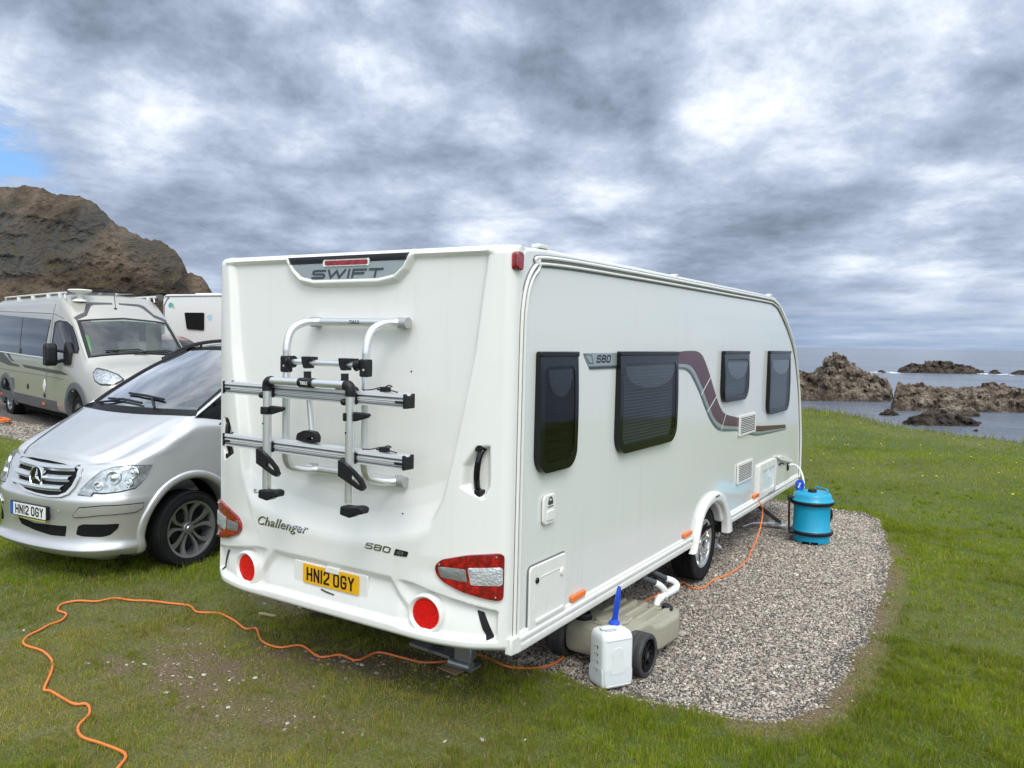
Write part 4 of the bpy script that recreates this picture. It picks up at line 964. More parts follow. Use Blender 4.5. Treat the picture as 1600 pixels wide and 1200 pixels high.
# skirt rails, broken at the wheel
for side, xx in ((1, 0.), (-1, -CW)):
    mb = MB()
    for y0, y1 in ((.10, 2.80), (3.86, 6.60)):
        prof = [(-.02, .405), (.012, .400), (.018, .412), (.016, .440), (.009, .447), (.009, .458), (.022, .466), (.022, .482), (.012, .490), (.010, .500), (.0, .508), (-.02, .508)]
        q = [(xx + side * a, b) for a, b in prof]
        mb.prism(q, y0, y1, mtx=PY)
    mb.build('skirt_rail', M_trim, cv, bevel=.002)
    MB().prism([(.022, .414), (.125, .405), (.125, .47), (.10, .505), (.022, .505)], -.02, .024 if side == 1 else .004, mtx=T(xx, 0, 0) @ (PX if side == 1 else PX @ Matrix.Scale(-1, 4, (0, 0, 1)))).build('corner_cap', M_trim, cv, bevel=.008)

# --- windows: black frame, pleated blind, bowed acrylic pane
def plane_side(x): return planefn((x, 0, 0), (0, 1, 0), (0, 0, 1), (1, 0, 0))
def window(y0, y1, z0, z1, bl, dark=False, side=1):
    rb = min(.12, (y1 - y0) * .24)
    ol = rrect(y0, y1, z0, z1, [.012, .012, rb, rb], 8)
    il = rrect(y0 + .045, y1 - .045, z0 + .05, z1 - .075, [.05, .05, rb * .7, rb * .7], 8)
    X = lambda x: x if side == 1 else -CW - x
    def bow(z): t = (z1 - z) / (z1 - z0); return .018 + .020 * math.sin(PI * min(1, t * .62 + .12))
    nrm = Vector((side, 0, 0))
    fn = lambda a, b: (Vector((X(0), a, b)), nrm)
    v, f = fill2d(ol, .035, (il,)); n = len(v)
    def solid(v, f, hi, lo=-.004):
        top = [Vector((X(hi(b)), a, b)) for a, b in v]; bot = [Vector((X(lo), a, b)) for a, b in v]; n = len(v)
        a, b, c = (top[i] for i in f[0][:3])
        if (b - a).cross(c - a).x * side < 0: f = [t[::-1] for t in f]
        cnt = {(t[i], t[(i + 1) % len(t)]) for t in f for i in range(len(t))}
        return MB().add(top + bot, list(f) + [(b_, a_, a_ + n, b_ + n) for a_, b_ in cnt if (b_, a_) not in cnt])
    fr = solid(v, f, bow).build('window', M_blk_gloss, cv, bevel=.006, seg=2)
    v, f = fill2d(il, .03)
    solid(v, f, lambda z: bow(z) - .003, .012).build('pane', M_paned if dark else M_pane, fr)
    # blind with pleats
    rows = []
    nz = max(8, int((z1 - z0 - .12) / .011))
    for i in range(nz + 1):
        z = z0 + .05 + (z1 - z0 - .125) * i / nz
        rows.append([Vector((X(.005 + (.0022 if i % 2 else -.0010)), y, z)) for y in (y0 + .045, (y0 + y1) / 2, y1 - .045)])
    gridmesh(rows, flip=(side == -1)).build('blind_or_shade_sheet', bl, fr, smooth=False)
    # moulded arc at the top of the pane
    w_ = (y1 - y0 - .16); cy = (y0 + y1) / 2; zt_ = z1 - .095
    arcp = [(cy - w_ / 2, zt_)] + [(cy + w_ / 2 * -math.cos(R(a)), zt_ - .15 * math.sin(R(a)) ** .8) for a in range(8, 176, 8)] + [(cy + w_ / 2, zt_)]
    inn = [(a, zt_ + .001) for a, b in arcp]
    q = arcp + inn[::-1]; m = len(arcp)
    vs = [Vector((X(bow(b) + .0015), a, b)) for a, b in q]; fs = [(i, i + 1, 2 * m - 2 - i, 2 * m - 1 - i) for i in range(m - 1)]
    if side == -1: fs = [t[::-1] for t in fs]
    MB().add(vs, fs).build('pane_rib', M_rib, fr)
    # top hinge rail
    MB().box(X(.0), X(.034), y0 - .004, y1 + .004, z1 - .024, z1 + .006).build('hinge_rail', M_blk_gloss, fr, bevel=.006)
M_rib = glass('pane_rib_gloss', (.90, .93, .95), 1.5, .25, .9)
M_blind_g = mat('grey_pleated_blind', (.15, .155, .16), .9)
M_interior_shade = mat('dark_interior', (.030, .034, .030), .9)
M_net = mat('fly_screen_net', (.25, .28, .31), .9)
window(.245, .68, 1.335, 1.995, M_interior_shade, True)  # no blind here: a dark sheet stands in for the shaded interior
window(1.265, 2.305, 1.33, 1.995, M_blind_g)
window(3.44, 4.21, 1.545, 1.997, M_net)
window(4.985, 5.87, 1.335, 1.997, M_net)
window(.9, 2.1, 1.335, 1.995, M_blind_g, side=-1); window(3.9, 5.6, 1.335, 1.995, M_blind_g, side=-1)

# --- side graphics
up = cr([(2.306, 1.992), (2.55, 2.003), (2.78, 2.000), (2.90, 1.975), (2.99, 1.925), (3.133, 1.805), (3.28, 1.66), (3.445, 1.516), (3.62, 1.437), (3.983, 1.380), (4.3, 1.31), (4.65, 1.25), (5.1, 1.215), (5.87, 1.166)], 6)
lo = cr([(2.306, 1.905), (2.48, 1.903), (2.62, 1.893), (2.71, 1.865), (2.80, 1.815), (2.96, 1.695), (3.10, 1.575), (3.30, 1.425), (3.55, 1.345), (3.98, 1.295), (4.3, 1.248), (4.65, 1.192), (5.1, 1.165), (5.90, 1.128)], 6)
gl_ = cr([(2.306, 1.868), (2.44, 1.864), (2.55, 1.855), (2.64, 1.83), (2.73, 1.78), (2.90, 1.66), (3.04, 1.54), (3.25, 1.385), (3.50, 1.298), (3.98, 1.255), (4.3, 1.205), (4.65, 1.152), (5.1, 1.130), (5.905, 1.108)], 6)
def ribbon(A, B, t0, t1, x, i0=0, i1=None):
    rows = []
    for a, b in list(zip(A, B))[i0:i1]:
        rows.append([Vector((x, a[0] + (b[0] - a[0]) * t, a[1] + (b[1] - a[1]) * t)) for t in (t0, t1)])
    return gridmesh(rows, flip=False)
nU = len(up)
mb = ribbon(up, lo, 0, 1, .0008); g = mb.build('side_stripe', M_maroon, cv, smooth=False)
mb = MB()
for a, b in ((.20, .25), (.40, .46), (.60, .66), (.80, .86)):
    r_ = ribbon(up, lo, a, b, .0014); mb.add(r_.v, r_.f)
mb.build('stripe_lines', M_maroon2, g, smooth=False)
ribbon(lo, gl_, .04, .62, .0010).build('stripe_silver_edge', M_silverdecal, g, smooth=False)
ribbon(lo, gl_, .62, 1.0, .0012).build('stripe_dark_edge', mat('green_grey_decal', (.09, .13, .13), .3), g, smooth=False)
for i in (31, 38, 48):
    a, b = Vector(up[i]), Vector(gl_[i]); d = (b - a); nn = Vector((-d.y, d.x)).normalized() * .006
    MB().add([Vector((.0022, p.x, p.y)) for p in (a + nn, a - nn, b - nn, b + nn)], [(0, 1, 2, 3)]).build('stripe_break', M_whitedecal, g, smooth=False)
# 580 panel
MB().prism([(.79, 1.990), (1.262, 1.990), (1.262, 1.912), (.868, 1.912)], .0, .0012, mtx=PX).build('model_panel', M_silverdecal, cv, smooth=False)
MB().prism([(.868, 1.909), (1.262, 1.909), (1.262, 1.892), (.885, 1.892)], .0, .0014, mtx=PX).build('panel_edge', M_darkdecal, cv, smooth=False)
MB().prism([(.80, 1.985), (.90, 1.980), (.93, 1.925), (.87, 1.925)], .0, .0018, mtx=PX).prism([(.812, 1.978), (.89, 1.975), (.915, 1.932), (.875, 1.932)], .0015, .0026, mtx=PX, mi=1).build('panel_mark', [M_darkdecal, M_silverdecal], cv, smooth=False)
v, f, w0 = stroke_text('580', .056, .048, .0100, .014, shear=.25)
place2d([(x + .965, z + 1.930) for x, z in v], f, plane_side(.002), .0, .0008).build('side_number', M_ink, cv, smooth=False)

# --- hatches, vents, filler, lamps on the side
def hatch(y0, y1, z0, z1):
    o = MB().prism(rrect(y0, y1, z0, z1, .03), .0, .014, mtx=PX).build('locker_door', M_trim, cv, bevel=.006)
    q = MB(); ol = rrect(y0 + .05, y1 - .06, z0 + .07, z1 - .05, .02); il = rrect(y0 + .06, y1 - .07, z0 + .08, z1 - .06, .015)
    n = len(ol); vs = [Vector((.0155, a, b)) for a, b in ol] + [Vector((.0145, a, b)) for a, b in il]
    MB().box(.012, .024, y0 + .07, y1 - .03, z0 + .035, z0 + .058).build('door_rib', M_trim, o, bevel=.005)
    MB().lathe([(0, .012), (.020, .010), (.026, 0)], 20, mtx=T(.014, y1 - .06, z1 - .10) @ rotm('Y', PI / 2)).build('door_latch', M_trim, o)
    MB().lathe([(0, .010), (.014, .008), (.018, 0)], 20, mtx=T(.014, y0 + .075, z1 - .085) @ rotm('Y', PI / 2)).build('door_lock', M_blk, o)
    MB().tube([(.014, y0 + .12, z1 - .075), (.014, y1 - .10, z1 - .075), (.014, y1 - .06, z1 - .10)], .004, 6).tube([(.014, y0 + .05, z1 - .16), (.014, y0 + .05, z0 + .12)], .0035, 6).build('door_groove', M_side, o)
    ql = rrect(y0 - .007, y1 + .007, z0 - .007, z1 + .007, .034)
    MB().prism(ql, -.002, .0015, mtx=PX).build('door_gap', bpy.data.materials['grey_seal'], o)
    return o
hatch(.212, .63, .475, .835)
o = MB().prism(rrect(.338, .482, 1.040, 1.208, .035), .0, .016, mtx=PX).build('flue_cover', M_trim, cv, bevel=.006)
MB().prism(rrect(.372, .452, 1.062, 1.118, .012), .015, .022, mtx=PX).build('cover_catch', M_gel, o, bevel=.003)
MB().prism(rrect(.385, .44, 1.150, 1.172, .006), .015, .0175, mtx=PX).lathe([(.012, .0), (.020, .0), (.022, .001), (.024, 0)], 20, mtx=T(.0165, .412, 1.172) @ rotm('Y', PI / 2)).build('cover_symbol', M_darkdecal, o)
MB().prism(rrect(.380, .445, 1.136, 1.141, .001), .0155, .0175, mtx=PX).build('cover_lettering', M_darkdecal, o)
def vent(y0, y1, z0, z1, n):
    o = MB().prism(rrect(y0, y1, z0, z1, .012), -.001, .012, mtx=PX).build('vent', M_trim, cv, bevel=.004)
    mb = MB(); 
    for i in range(n):
        z = z0 + .03 + (z1 - z0 - .06) * i / (n - 1); mb.box(.0115, .0128, y0 + .05, y1 - .05, z - .0045, z + .0045)
    mb.build('vent_slots', M_blk, o, smooth=False)
    mb = MB()
    for i in range(n):
        z = z0 + .03 + (z1 - z0 - .06) * i / (n - 1); mb.add([(.0128, y0 + .05, z + .0095), (.0128, y1 - .05, z + .0095), (.0165, y1 - .05, z + .0050), (.0165, y0 + .05, z + .0050)], [(0, 1, 2, 3), (3, 2, 1, 0)])
    mb.build('vent_louvre', M_trim, o, smooth=False)
vent(4.03, 4.60, 1.195, 1.392, 9); vent(4.03, 4.55, .735, .932, 9)
for y0 in (.705, 2.61, 4.62):
    o = MB().prism(rrect(y0, y0 + .175, .512, .550, .012), .0, .022, mtx=PX).build('side_marker', M_amber, cv, bevel=.006)
# red corner markers
for xx in (.0,):
    s_ = 1 if xx == 0 else -1
    MB().prism(rrect(-.012, .052, 2.412, 2.508, .022), -.02, .022, mtx=T(xx, .01, 0) @ (PX if s_ == 1 else PX @ Matrix.Scale(-1, 4, (0, 0, 1)))).build('corner_marker', M_redlens, cv, bevel=.008)
# electric hookup flap, open: frame with clear panel, and the door folded up beside it
o = MB()
ol = rrect(4.79, 5.46, .470, .832, .02); il = rrect(4.88, 5.37, .535, .765, .02)
v, f = fill2d(ol, .05, (il,)); n = len(v)
drape(plane_side(.0), ol, .05, .022, holes=(il,)).build('hookup_door', M_trim, cv, bevel=.005)
MB().prism(rrect(4.885, 5.365, .54, .76, .02), .0, .008, mtx=PX).lathe([(.03, 0), (.05, .006), (.06, 0)], 20, mtx=T(.008, 5.2, .70) @ rotm('Y', PI / 2)).build('hookup_panel', mat('pale_panel', (.62, .68, .68), .3), cv)
MB().tube([(.025, 5.10, .492), (.032, 5.25, .497), (.025, 5.40, .503)], .008, 8).build('hookup_handle', M_chrome, cv)
MB().prism([(5.50, .838), (5.60, .845), (6.16, .735), (6.19, .700), (6.12, .700), (5.56, .80)], .0, .035, mtx=PX).build('hookup_flap', M_trim, cv, bevel=.006)
MB().prism(rrect(5.52, 6.14, .50, .79, .02), -.001, .003, mtx=PX).build('hookup_recess', M_side, cv)
MB().tube(cr([(.01, 5.62, .735), (.02, 5.72, .745), (.02, 5.80, .72)], 4), .009, 8).box(.0, .02, 6.02, 6.06, .62, .70).build('hookup_socket', M_blk, cv)

# --- wheel arch moulding
for side in (1, -1):
    X = (lambda x: x) if side == 1 else (lambda x: -CW - x)
    oo = cr([(2.80, .345), (2.86, .40), (2.915, .52), (3.00, .665), (3.13, .745), (3.34, .778), (3.55, .735), (3.70, .625), (3.80, .50), (3.86, .39), (3.875, .34)], 4)
    ii = cr([(2.90, .345), (2.925, .42), (2.965, .515), (3.04, .605), (3.15, .665), (3.32, .69), (3.48, .665), (3.60, .59), (3.67, .50), (3.71, .41), (3.725, .34)], 4)
    rows = []
    for a, b in zip(oo, ii):
        r_ = []
        for t, x in ((0, -.01), (0, .018), (.12, .034), (.30, .040), (.75, .040), (.93, .034), (1.0, .020), (1.0, -.12)):
            r_.append(Vector((X(x), a[0] + (b[0] - a[0]) * t, a[1] + (b[1] - a[1]) * t)))
        rows.append(r_)
    gridmesh(rows, flip=(side == -1)).build('wheel_arch', M_gel, cv, ang=50)
    arcv = [(arch_c[0] + .40 * math.cos(R(a)), arch_c[1] + .37 * math.sin(R(a))) for a in range(0, 181, 12)]
    gridmesh([[Vector((X(-.02), y, z)), Vector((X(-.34), y, z))] for y, z in arcv]).build('wheel_well', M_dark, cv)
MB().prism(rrect(3.30, 3.40, .735, .748, .004), .03, .043, mtx=PX).build('arch_badge', M_darkdecal, cv)

# --- wheels
def alloy_wheel(parent, loc, r, wdt, rr, nspoke, rim_m, side=1, name='wheel', twin=False, depth=.03, yaw=0., cap=None):
    """axis along local x, outer face towards +x*side"""
    w0 = empty(name, loc, (0, 0, yaw)); w0.parent = parent
    A = rotm('Y', PI / 2 * side)
    tp = [(rr + .002, -wdt * .96), (rr + .012, -wdt), (r * .86, -wdt), (r * .955, -wdt * .96), (r * .99, -wdt * .86)]
    for k in range(5):
        z0 = -wdt * (.86 - .18 * k)
        tp += [(r, z0 + .002), (r, z0 + wdt * .135), (r - .007, z0 + wdt * .14), (r - .007, z0 + wdt * .17)]
    tp += [(r * .99, -wdt * .06), (r * .955, .0), (r * .86, .006), (rr + .03, .004), (rr + .012, .002), (rr, -.006)]
    MB().lathe(tp, 48, mtx=A).build('tyre', M_rub, w0, ang=30)
    rim = MB().lathe([(rr, -wdt), (rr - .02, -wdt * .9), (rr - .025, -wdt * .3), (rr - .022, -.03), (rr - .014, -.004), (rr + .006, .003), (rr + .005, -.008)], 48, mtx=A)
    rim.build('rim', rim_m, w0)
    MB().lathe([(0, -wdt * .62), (rr - .03, -wdt * .62)], 32, mtx=A).lathe([(0, -wdt * .45), (rr * .62, -wdt * .45), (rr * .62, -wdt * .5)], 32, mtx=A).build('brake_disc', M_blkmetal, w0)
    sp = MB()
    for i in range(nspoke):
        a0 = 2 * PI * i / nspoke
        for sg in ((-1, 1) if twin else (0,)):
            pts = []
            for t in np.linspace(0, 1, 7):
                rad = .045 + (rr - .055) * t
                if twin: off = sg * (.010 + .13 * rr / .22 * (math.sin(t * PI * .72) * .42)); hw = .0120 + .011 * t * (1 if t < .8 else 1.5)
                else: off = 0; hw = .021 - .006 * math.sin(t * PI) + .008 * t * t
                z = -depth * (1 - t) ** 1.5 * .9 - .004 - depth * .25 * math.sin(t * PI)
                pts.append((rad, off, hw, z))
            L = []; Rr = []; 
            vs = []
            ca, sa = math.cos(a0), math.sin(a0)
            for rad, off, hw, z in pts:
                for o_, zz_ in ((off - hw, z - .022), (off - hw * .8, z), (off + hw * .8, z), (off + hw, z - .022)):
                    vs.append(A @ Vector((ca * rad - sa * o_, sa * rad + ca * o_, zz_)))
            fs = []
            for k in range(len(pts) - 1):
                for j in range(3): fs.append((k * 4 + j, k * 4 + j + 1, k * 4 + 5 + j, k * 4 + 4 + j)[::-1])
            sp.add(vs, fs)
    sp.lathe([(0, -depth * .7), (.05, -depth * .75), (.062, -depth - .01), (.062, -depth - .04)], 24, mtx=A)
    sp.build('spokes', rim_m, w0, ang=40)
    MB().lathe([(0, -depth * .7 + .010), (.024, -depth * .7 + .008), (.030, -depth * .7)], 24, mtx=A).build('hub_cap', cap or rim_m, w0)
    mb = MB()
    for i in range(5): a = 2 * PI * i / 5 + .3; mb.lathe([(0, -depth * .78), (.007, -depth * .8), (.008, -depth * 1.1)], 8, mtx=A @ T(.047 * math.cos(a), .047 * math.sin(a), 0))
    mb.build('wheel_nut', M_chrome, w0)
    return w0
M_blkmetal = mat('dark_brake_metal', (.045, .045, .048), .45, metal=.6)
alloy_wheel(cv, (-.055, 3.30, .322), .322, .195, .205, 5, M_alloy, 1, twin=True, depth=.035)
alloy_wheel(cv, (-CW + .055, 3.30, .322), .322, .195, .205, 5, M_alloy, -1, twin=True, depth=.035)
MB().tube([(-.25, 3.30, .30), (-CW + .25, 3.30, .30)], .045, 12).build('axle', M_galv, cv)
mb = MB()
for x in (-.55, -CW + .55): mb.box(x - .02, x + .02, .25, 6.9, .34, .44)
mb.box(-CW + .5, -.5, .3, .34, .36, .42).box(-CW + .5, -.5, 5.9, 5.95, .36, .42)
mb.build('chassis', M_galv, cv)
# motor mover behind the wheel
o = MB().tube([(-.10, 3.74, .275), (-.33, 3.74, .275)], .045, 16).box(-.30, -.12, 3.70, 3.82, .24, .36).box(-.22, -.09, 3.66, 3.84, .17, .26).build('motor_mover', M_galv, cv, bevel=.008)
MB().tube([(-.07, 3.80, .30), (-.12, 3.80, .30)], .028, 12).tube([(-.08, 3.86, .16), (-.13, 3.80, .22), (-.13, 3.72, .30)], .02, 8).build('mover_roller', M_alu, o)
# A-frame, hitch, jockey wheel at the front
fr = MB().tube([(-.45, 6.6, .40), (-CXC * 0 - 1.10, 7.75, .42)], .035, 8).tube([(-CW + .45, 6.6, .40), (-1.18, 7.75, .42)], .035, 8).tube([(-1.14, 7.55, .44), (-1.14, 7.98, .44)], .038, 12).build('drawbar', M_galv, cv)
MB().tube([(-1.14, 7.62, .10), (-1.14, 7.62, .75)], .024, 12).lathe([(0, .0), (.09, .0), (.1, .015), (.1, .045), (.09, .06), (0, .06)], 24, mtx=T(-1.17, 7.62, .10) @ rotm('Y', PI / 2)).build('jockey_wheel', M_galv, cv)
# corner steadies
def steady(x, y, dy, m, foot=.07, dx=0):
    o = MB().box(-.022, .022, -.012, .012, 0, math.hypot(.36, dy), mtx=T(x, y, .43) @ rotm('Y', dx) @ rotm('X', PI - math.atan2(dy, .36) * 1)).build('corner_steady', m, cv, bevel=.004)
    fx, fy = x - .36 * math.sin(dx), y + dy
    MB().prism(rrect(-.07, .07, -.055, .055, .02), .0, .012, mtx=T(fx, fy, foot - .03)).tube([(fx - .03, fy, foot), (fx + .03, fy, foot)], .022, 10).build('steady_foot', M_galv if m is not M_blk else M_alu, o, bevel=.003)
M_blkpaint = mat('black_painted_steel', (.02, .022, .024), .4, coat=.2, dirt=(20, .5, (.12, .1, .08), .4))
_a, _b = Vector((-.34, 5.34, .42)), Vector((-.01, 5.80, .05)); _m = T(*_a) @ (_b - _a).to_track_quat('Z', 'Y').to_matrix().to_4x4(); _L = (_b - _a).length
o = MB().box(-.030, .030, -.006, .006, 0, _L, mtx=_m).box(-.030, -.024, -.006, .028, 0, _L, mtx=_m).box(.024, .030, -.006, .028, 0, _L, mtx=_m).build('corner_steady', M_blkpaint, cv, bevel=.002)
MB().prism(rrect(-.11, .10, -.065, .065, .05), .0, .012, mtx=T(-.03, 5.80, .022)).tube([(-.05, 5.80, .045), (.03, 5.80, .045)], .020, 10).build('steady_foot', M_alu, o, bevel=.003)
steady(-CW + .45, 5.75, .25, M_blkpaint, .05)
# rear steadies, short galvanised legs on boards
for x, yy in ((-.62, .55), (-CW + .18, .75)):
    o = MB().prism([(-.035, .0), (.035, .0), (.05, .36), (-.02, .36)], -.05, .05, mtx=T(x, yy, .07) @ PY).box(x - .05, x + .075, yy - .075, yy - .045, .05, .19).build('corner_steady', M_galv, cv, bevel=.006)
    MB().tube([(x - .08, yy - .07, .06), (x + .08, yy - .07, .06)], .03, 12).prism(rrect(-.085, .085, -.06, .06, .02), .0, .012, mtx=T(x, yy - .02, .035)).build('steady_foot', M_galv, o, bevel=.003)
# roof fittings
MB().prism(rrect(1.95, 3.05, -1.20, -.50, .06), 2.56, 2.645, mtx=Matrix(((0, 1, 0, 0), (1, 0, 0, 0), (0, 0, 1, 0), (0, 0, 0, 1)))).build('roof_light', M_gel, cv, bevel=.03, seg=3)
for q_ in ((.26, .36, 2.553, 2.575), (5.02, 5.10, 2.573, 2.592), (2.30, 2.34, 2.563, 2.578)): MB().box(-.06, -.008, *q_).build('rail_clip', M_trim, cv, bevel=.004)
# scratch and screw hole marks on the rear
mb = MB()
for x, z in ((-.652, 1.872), (-.645, 1.09)): p, n = RF(x, z); mb.lathe([(0, .002), (.005, .0015), (.006, 0)], 8, mtx=T(*p) @ rotm('X', PI / 2))
mb.build('screw_mark', M_blk, rp)

# ================================================================ bicycle rack on the caravan's back
rk = empty('bike_rack', (0, 0, 0), (0, TILT, 0))
tag(rk, 'silver tubular folding bike rack with black clamps on the back of the white caravan', 'bike rack')
TX = (-1.385, -.775); TY = -.235
def rbx(p): return tuple(p)
for z, nm in ((2.138, 'upper'), (1.262, 'lower')):
    o = MB().tube([(-1.40, -.052, z), (-.655, -.052, z)], .0235, 16).build('wall_rail', M_alu, rk)
    m_ge = mat('grey_cast', (.42, .43, .43), .5, metal=.4) if nm == 'upper' else bpy.data.materials['grey_cast']
    MB().tube([(-.70, -.052, z), (-.640, -.052, z)], .027, 16).build('rail_end', m_ge, o, bevel=.004); MB().tube([(-1.345, -.052, z), (-1.335, -.052, z)], .0265, 16).build('rail_joint', m_ge, o)
    mb = MB()
    for x in (-1.37, -.70): mb.prism(rrect(x - .03, x + .03, z - .03, z + .03, .01), -.045, .02, mtx=PY)
    mb.build('wall_bracket', bpy.data.materials['grey_cast'], o, bevel=.005)
v, f = fit_text('THULE', .075, .020, bold=.02)
place2d([(x - 1.055, z + 2.128) for x, z in v], f, lambda a, b: (Vector((a, -.052 - math.sqrt(max(0, .0236 ** 2 - (b - 2.138) ** 2)), b)), Vector((0, -1, 0))), .0008, .0005).build('maker_lettering', M_ink, rk, smooth=False)
for x in TX:
    xw = x + .065
    pts = [(xw + .02, -.052, 2.138), (xw - .01, -.075, 2.137), (xw - .035, -.125, 2.132), (x + .005, -.185, 2.10), (x, -.220, 2.05), (x, TY, 1.98), (x, TY, 1.9), (x, TY, 1.45), (x, TY, 1.36), (x, -.22, 1.315), (x + .005, -.19, 1.285), (xw - .035, -.13, 1.265), (xw - .01, -.08, 1.26), (xw + .02, -.052, 1.262)]
    o = MB().tube(cr(pts, 5), .0225, 16).build('upright_tube', M_alu, rk)
    sg = 1 if x < -1 else -1
    MB().box(x - .027, x + .027, TY - .028, TY + .026, 1.842, 1.938).tube([(x + sg * .02, TY - .005, 1.905), (x + sg * .062, TY - .005, 1.905)], .025, 14).build('tube_clamp', M_blk, o, bevel=.010, seg=3)
    MB().lathe([(0, .004), (.006, .003), (.007, 0)], 8, mtx=T(x + .01, TY - .031, 1.88) @ rotm('X', PI / 2)).build('clamp_bolt', M_alu, o)
MB().tube([(TX[0] + .05, TY - .005, 1.905), (TX[1] - .05, TY - .005, 1.905)], .0165, 12).build('cross_tube', M_alu, rk)
# channels for the wheels
for z, nm in ((1.732, 1), (1.420, 2)):
    prof = [(-.036, -.030), (.036, -.030), (.036, -.026), (.030, -.022), (.030, -.010), (.036, -.006), (.036, .008), (.030, .012), (.030, .020), (.036, .024), (.034, .040), (.026, .040), (.020, .018), (-.020, .018), (-.026, .040), (-.034, .040), (-.036, .024), (-.030, .020), (-.030, .012), (-.036, .008), (-.036, -.006), (-.030, -.010), (-.030, -.022), (-.036, -.026)]
    mt = T(0, -.300, z) @ rotm('X', R(0)) @ PX
    x0, x1 = -1.800, -.430
    o = MB().prism(prof, x0, x1, mtx=mt).build('wheel_channel', M_chan, rk, ang=20)
    mb = MB()
    for dz_ in (-.016, .002, .018): mb.box(x0, x1, -.3366, -.330, z + dz_ - .0010, z + dz_ + .0010)
    mb.build('channel_grooves', M_blk, o, smooth=False)
    for xx, s_ in ((x0, -1), (x1, 1)):
        MB().prism([(-.039, -.032), (.039, -.032), (.039, .042), (.028, .043), (.016, .032), (-.016, .032), (-.028, .043), (-.039, .042)], min(xx, xx + s_ * .015), max(xx, xx + s_ * .015), mtx=mt).prism(rrect(-.0425, -.032, -.006, .006, .002), min(xx - s_ * .05, xx), max(xx - s_ * .05, xx), mtx=mt).build('channel_end_cap', M_blk, o, bevel=.004)
    # straps lying on the right of each channel
    sp = cr([(-.72, -.31, z + .046), (-.66, -.315, z + .052), (-.60, -.31, z + .066), (-.56, -.305, z + .058), (-.50, -.30, z + .046)], 4)
    MB().tube(sp, .0035, 6).box(-.60, -.555, -.322, -.285, z + .044, z + .070).box(-.625, -.60, -.315, -.29, z + .05, z + .058).tube(cr([(-.57, -.31, z + .07), (-.545, -.31, z + .080), (-.53, -.305, z + .072)], 3), .004, 6).build('wheel_strap', M_blk, o, bevel=.003)
# front hoop
HY = -.365
hx = (-1.395, -.762)
for x, zt_ in ((hx[0], 1.795), (hx[1], 1.800)):
    s_ = -1 if x < -1 else 1
    o = MB().tube([(x, HY, zt_ - .02), (x, HY, 1.185)], .0245, 16).build('hoop_leg', M_alu, rk)
    MB().tube(cr([(x, HY, zt_ - .055), (x, HY, zt_ - .02), (x - s_ * .012, HY, zt_ - .002), (x - s_ * .035, HY, zt_ + .002)], 4), .0285, 14).build('hoop_elbow', M_blk, o)
    for zc_ in (1.732, 1.420):
        kb = MB().lathe([(0, .03), (.016, .028), (.020, .012), (.012, .0), (.012, -.02)], 12, mtx=T(x - .035, HY + .005, zc_ - .02) @ rotm('Y', -PI / 2)).box(x - .022, x + .022, HY + .01, HY + .045, zc_ - .03, zc_ + .03).build('channel_knob', M_blk, o, bevel=.003)
    # cradle finger
    zz_ = 1.632 if x < -1 else 1.640
    MB().prism([(x - .030, zz_ - .026), (x + (.028 if x < -1 else -.0), zz_ - .024), (x + (.028 if x < -1 else .0), zz_ + .020), (x - .030, zz_ + .018)], HY - .027, HY + .02, mtx=PY).prism([(x + .028, zz_ - .026), (x + .12, zz_ + .000), (x + .135, zz_ + .012), (x + .13, zz_ + .024), (x + .028, zz_ + .026)], HY - .012, HY + .016, mtx=PY).build('frame_cradle', M_blk, o, bevel=.006)
    MB().lathe([(0, .003), (.005, .002), (.006, 0)], 8, mtx=T(x - .008, HY - .024, 1.555) @ rotm('X', PI / 2)).build('rivet', M_blk, o)
    # ratchet strap loop leaning below the lower channel
    zl_ = 1.352 if x < -1 else 1.350
    P_ = [(x - .040, zl_ + .060), (x + .005, zl_ + .050), (x + .075, zl_ + .010), (x + .125, zl_ - .030), (x + .145, zl_ - .065), (x + .128, zl_ - .082), (x + .095, zl_ - .075), (x + .02, zl_ - .045), (x - .038, zl_ - .022)]
    hole = [(x + .045, zl_ + .005), (x + .095, zl_ - .028), (x + .118, zl_ - .055), (x + .105, zl_ - .062), (x + .04, zl_ - .030)]
    drape(planefn((0, HY - .028, 0), (1, 0, 0), (0, 0, 1), (0, -1, 0)), P_, .02, .018, holes=(hole,)).build('ratchet_strap', M_blk, o, bevel=.004)
    # foot cradle
    zf = 1.160 if x < -1 else 1.150
    fo = MB().prism(fillet([(x - .040, zf - .030), (x + .028, zf - .040), (x + .085, zf - .012), (x + .115, zf - .010), (x + .120, zf + .022), (x + .09, zf + .030), (x + .028, zf + .020), (x - .036, zf + .018)], .012), HY - .032, HY + .03, mtx=PY).build('foot_strap', M_blk, o, bevel=.008)
    if x < -1: MB().tube([(x - .03, HY, zf - .008), (x - .085, HY, zf - .002)], .008, 8).lathe([(.007, -.004), (.014, -.004), (.014, .004), (.007, .004)], 16, mtx=T(x - .092, HY, zf - .002) @ rotm('X', PI / 2)).build('strap_ring', M_alu, fo)
MB().tube([(hx[0] + .02, HY, 1.798), (hx[1] - .02, HY, 1.803)], .0215, 14).build('hoop_bar', M_alu, rk)
o = MB().tube([(-1.135, HY, 1.800), (-1.030, HY, 1.801)], .0265, 16).build('bar_label', M_blk, rk)
v, f = fit_text('THULE', .055, .018, bold=.02)
place2d([(x - 1.108, z + 1.790) for x, z in v], f, lambda a, b: (Vector((a, HY - math.sqrt(max(0, .0267 ** 2 - (b - 1.8) ** 2)), b)), Vector((0, -1, 0))), .0008, .0005).build('label_lettering', M_plate_w, o, smooth=False)
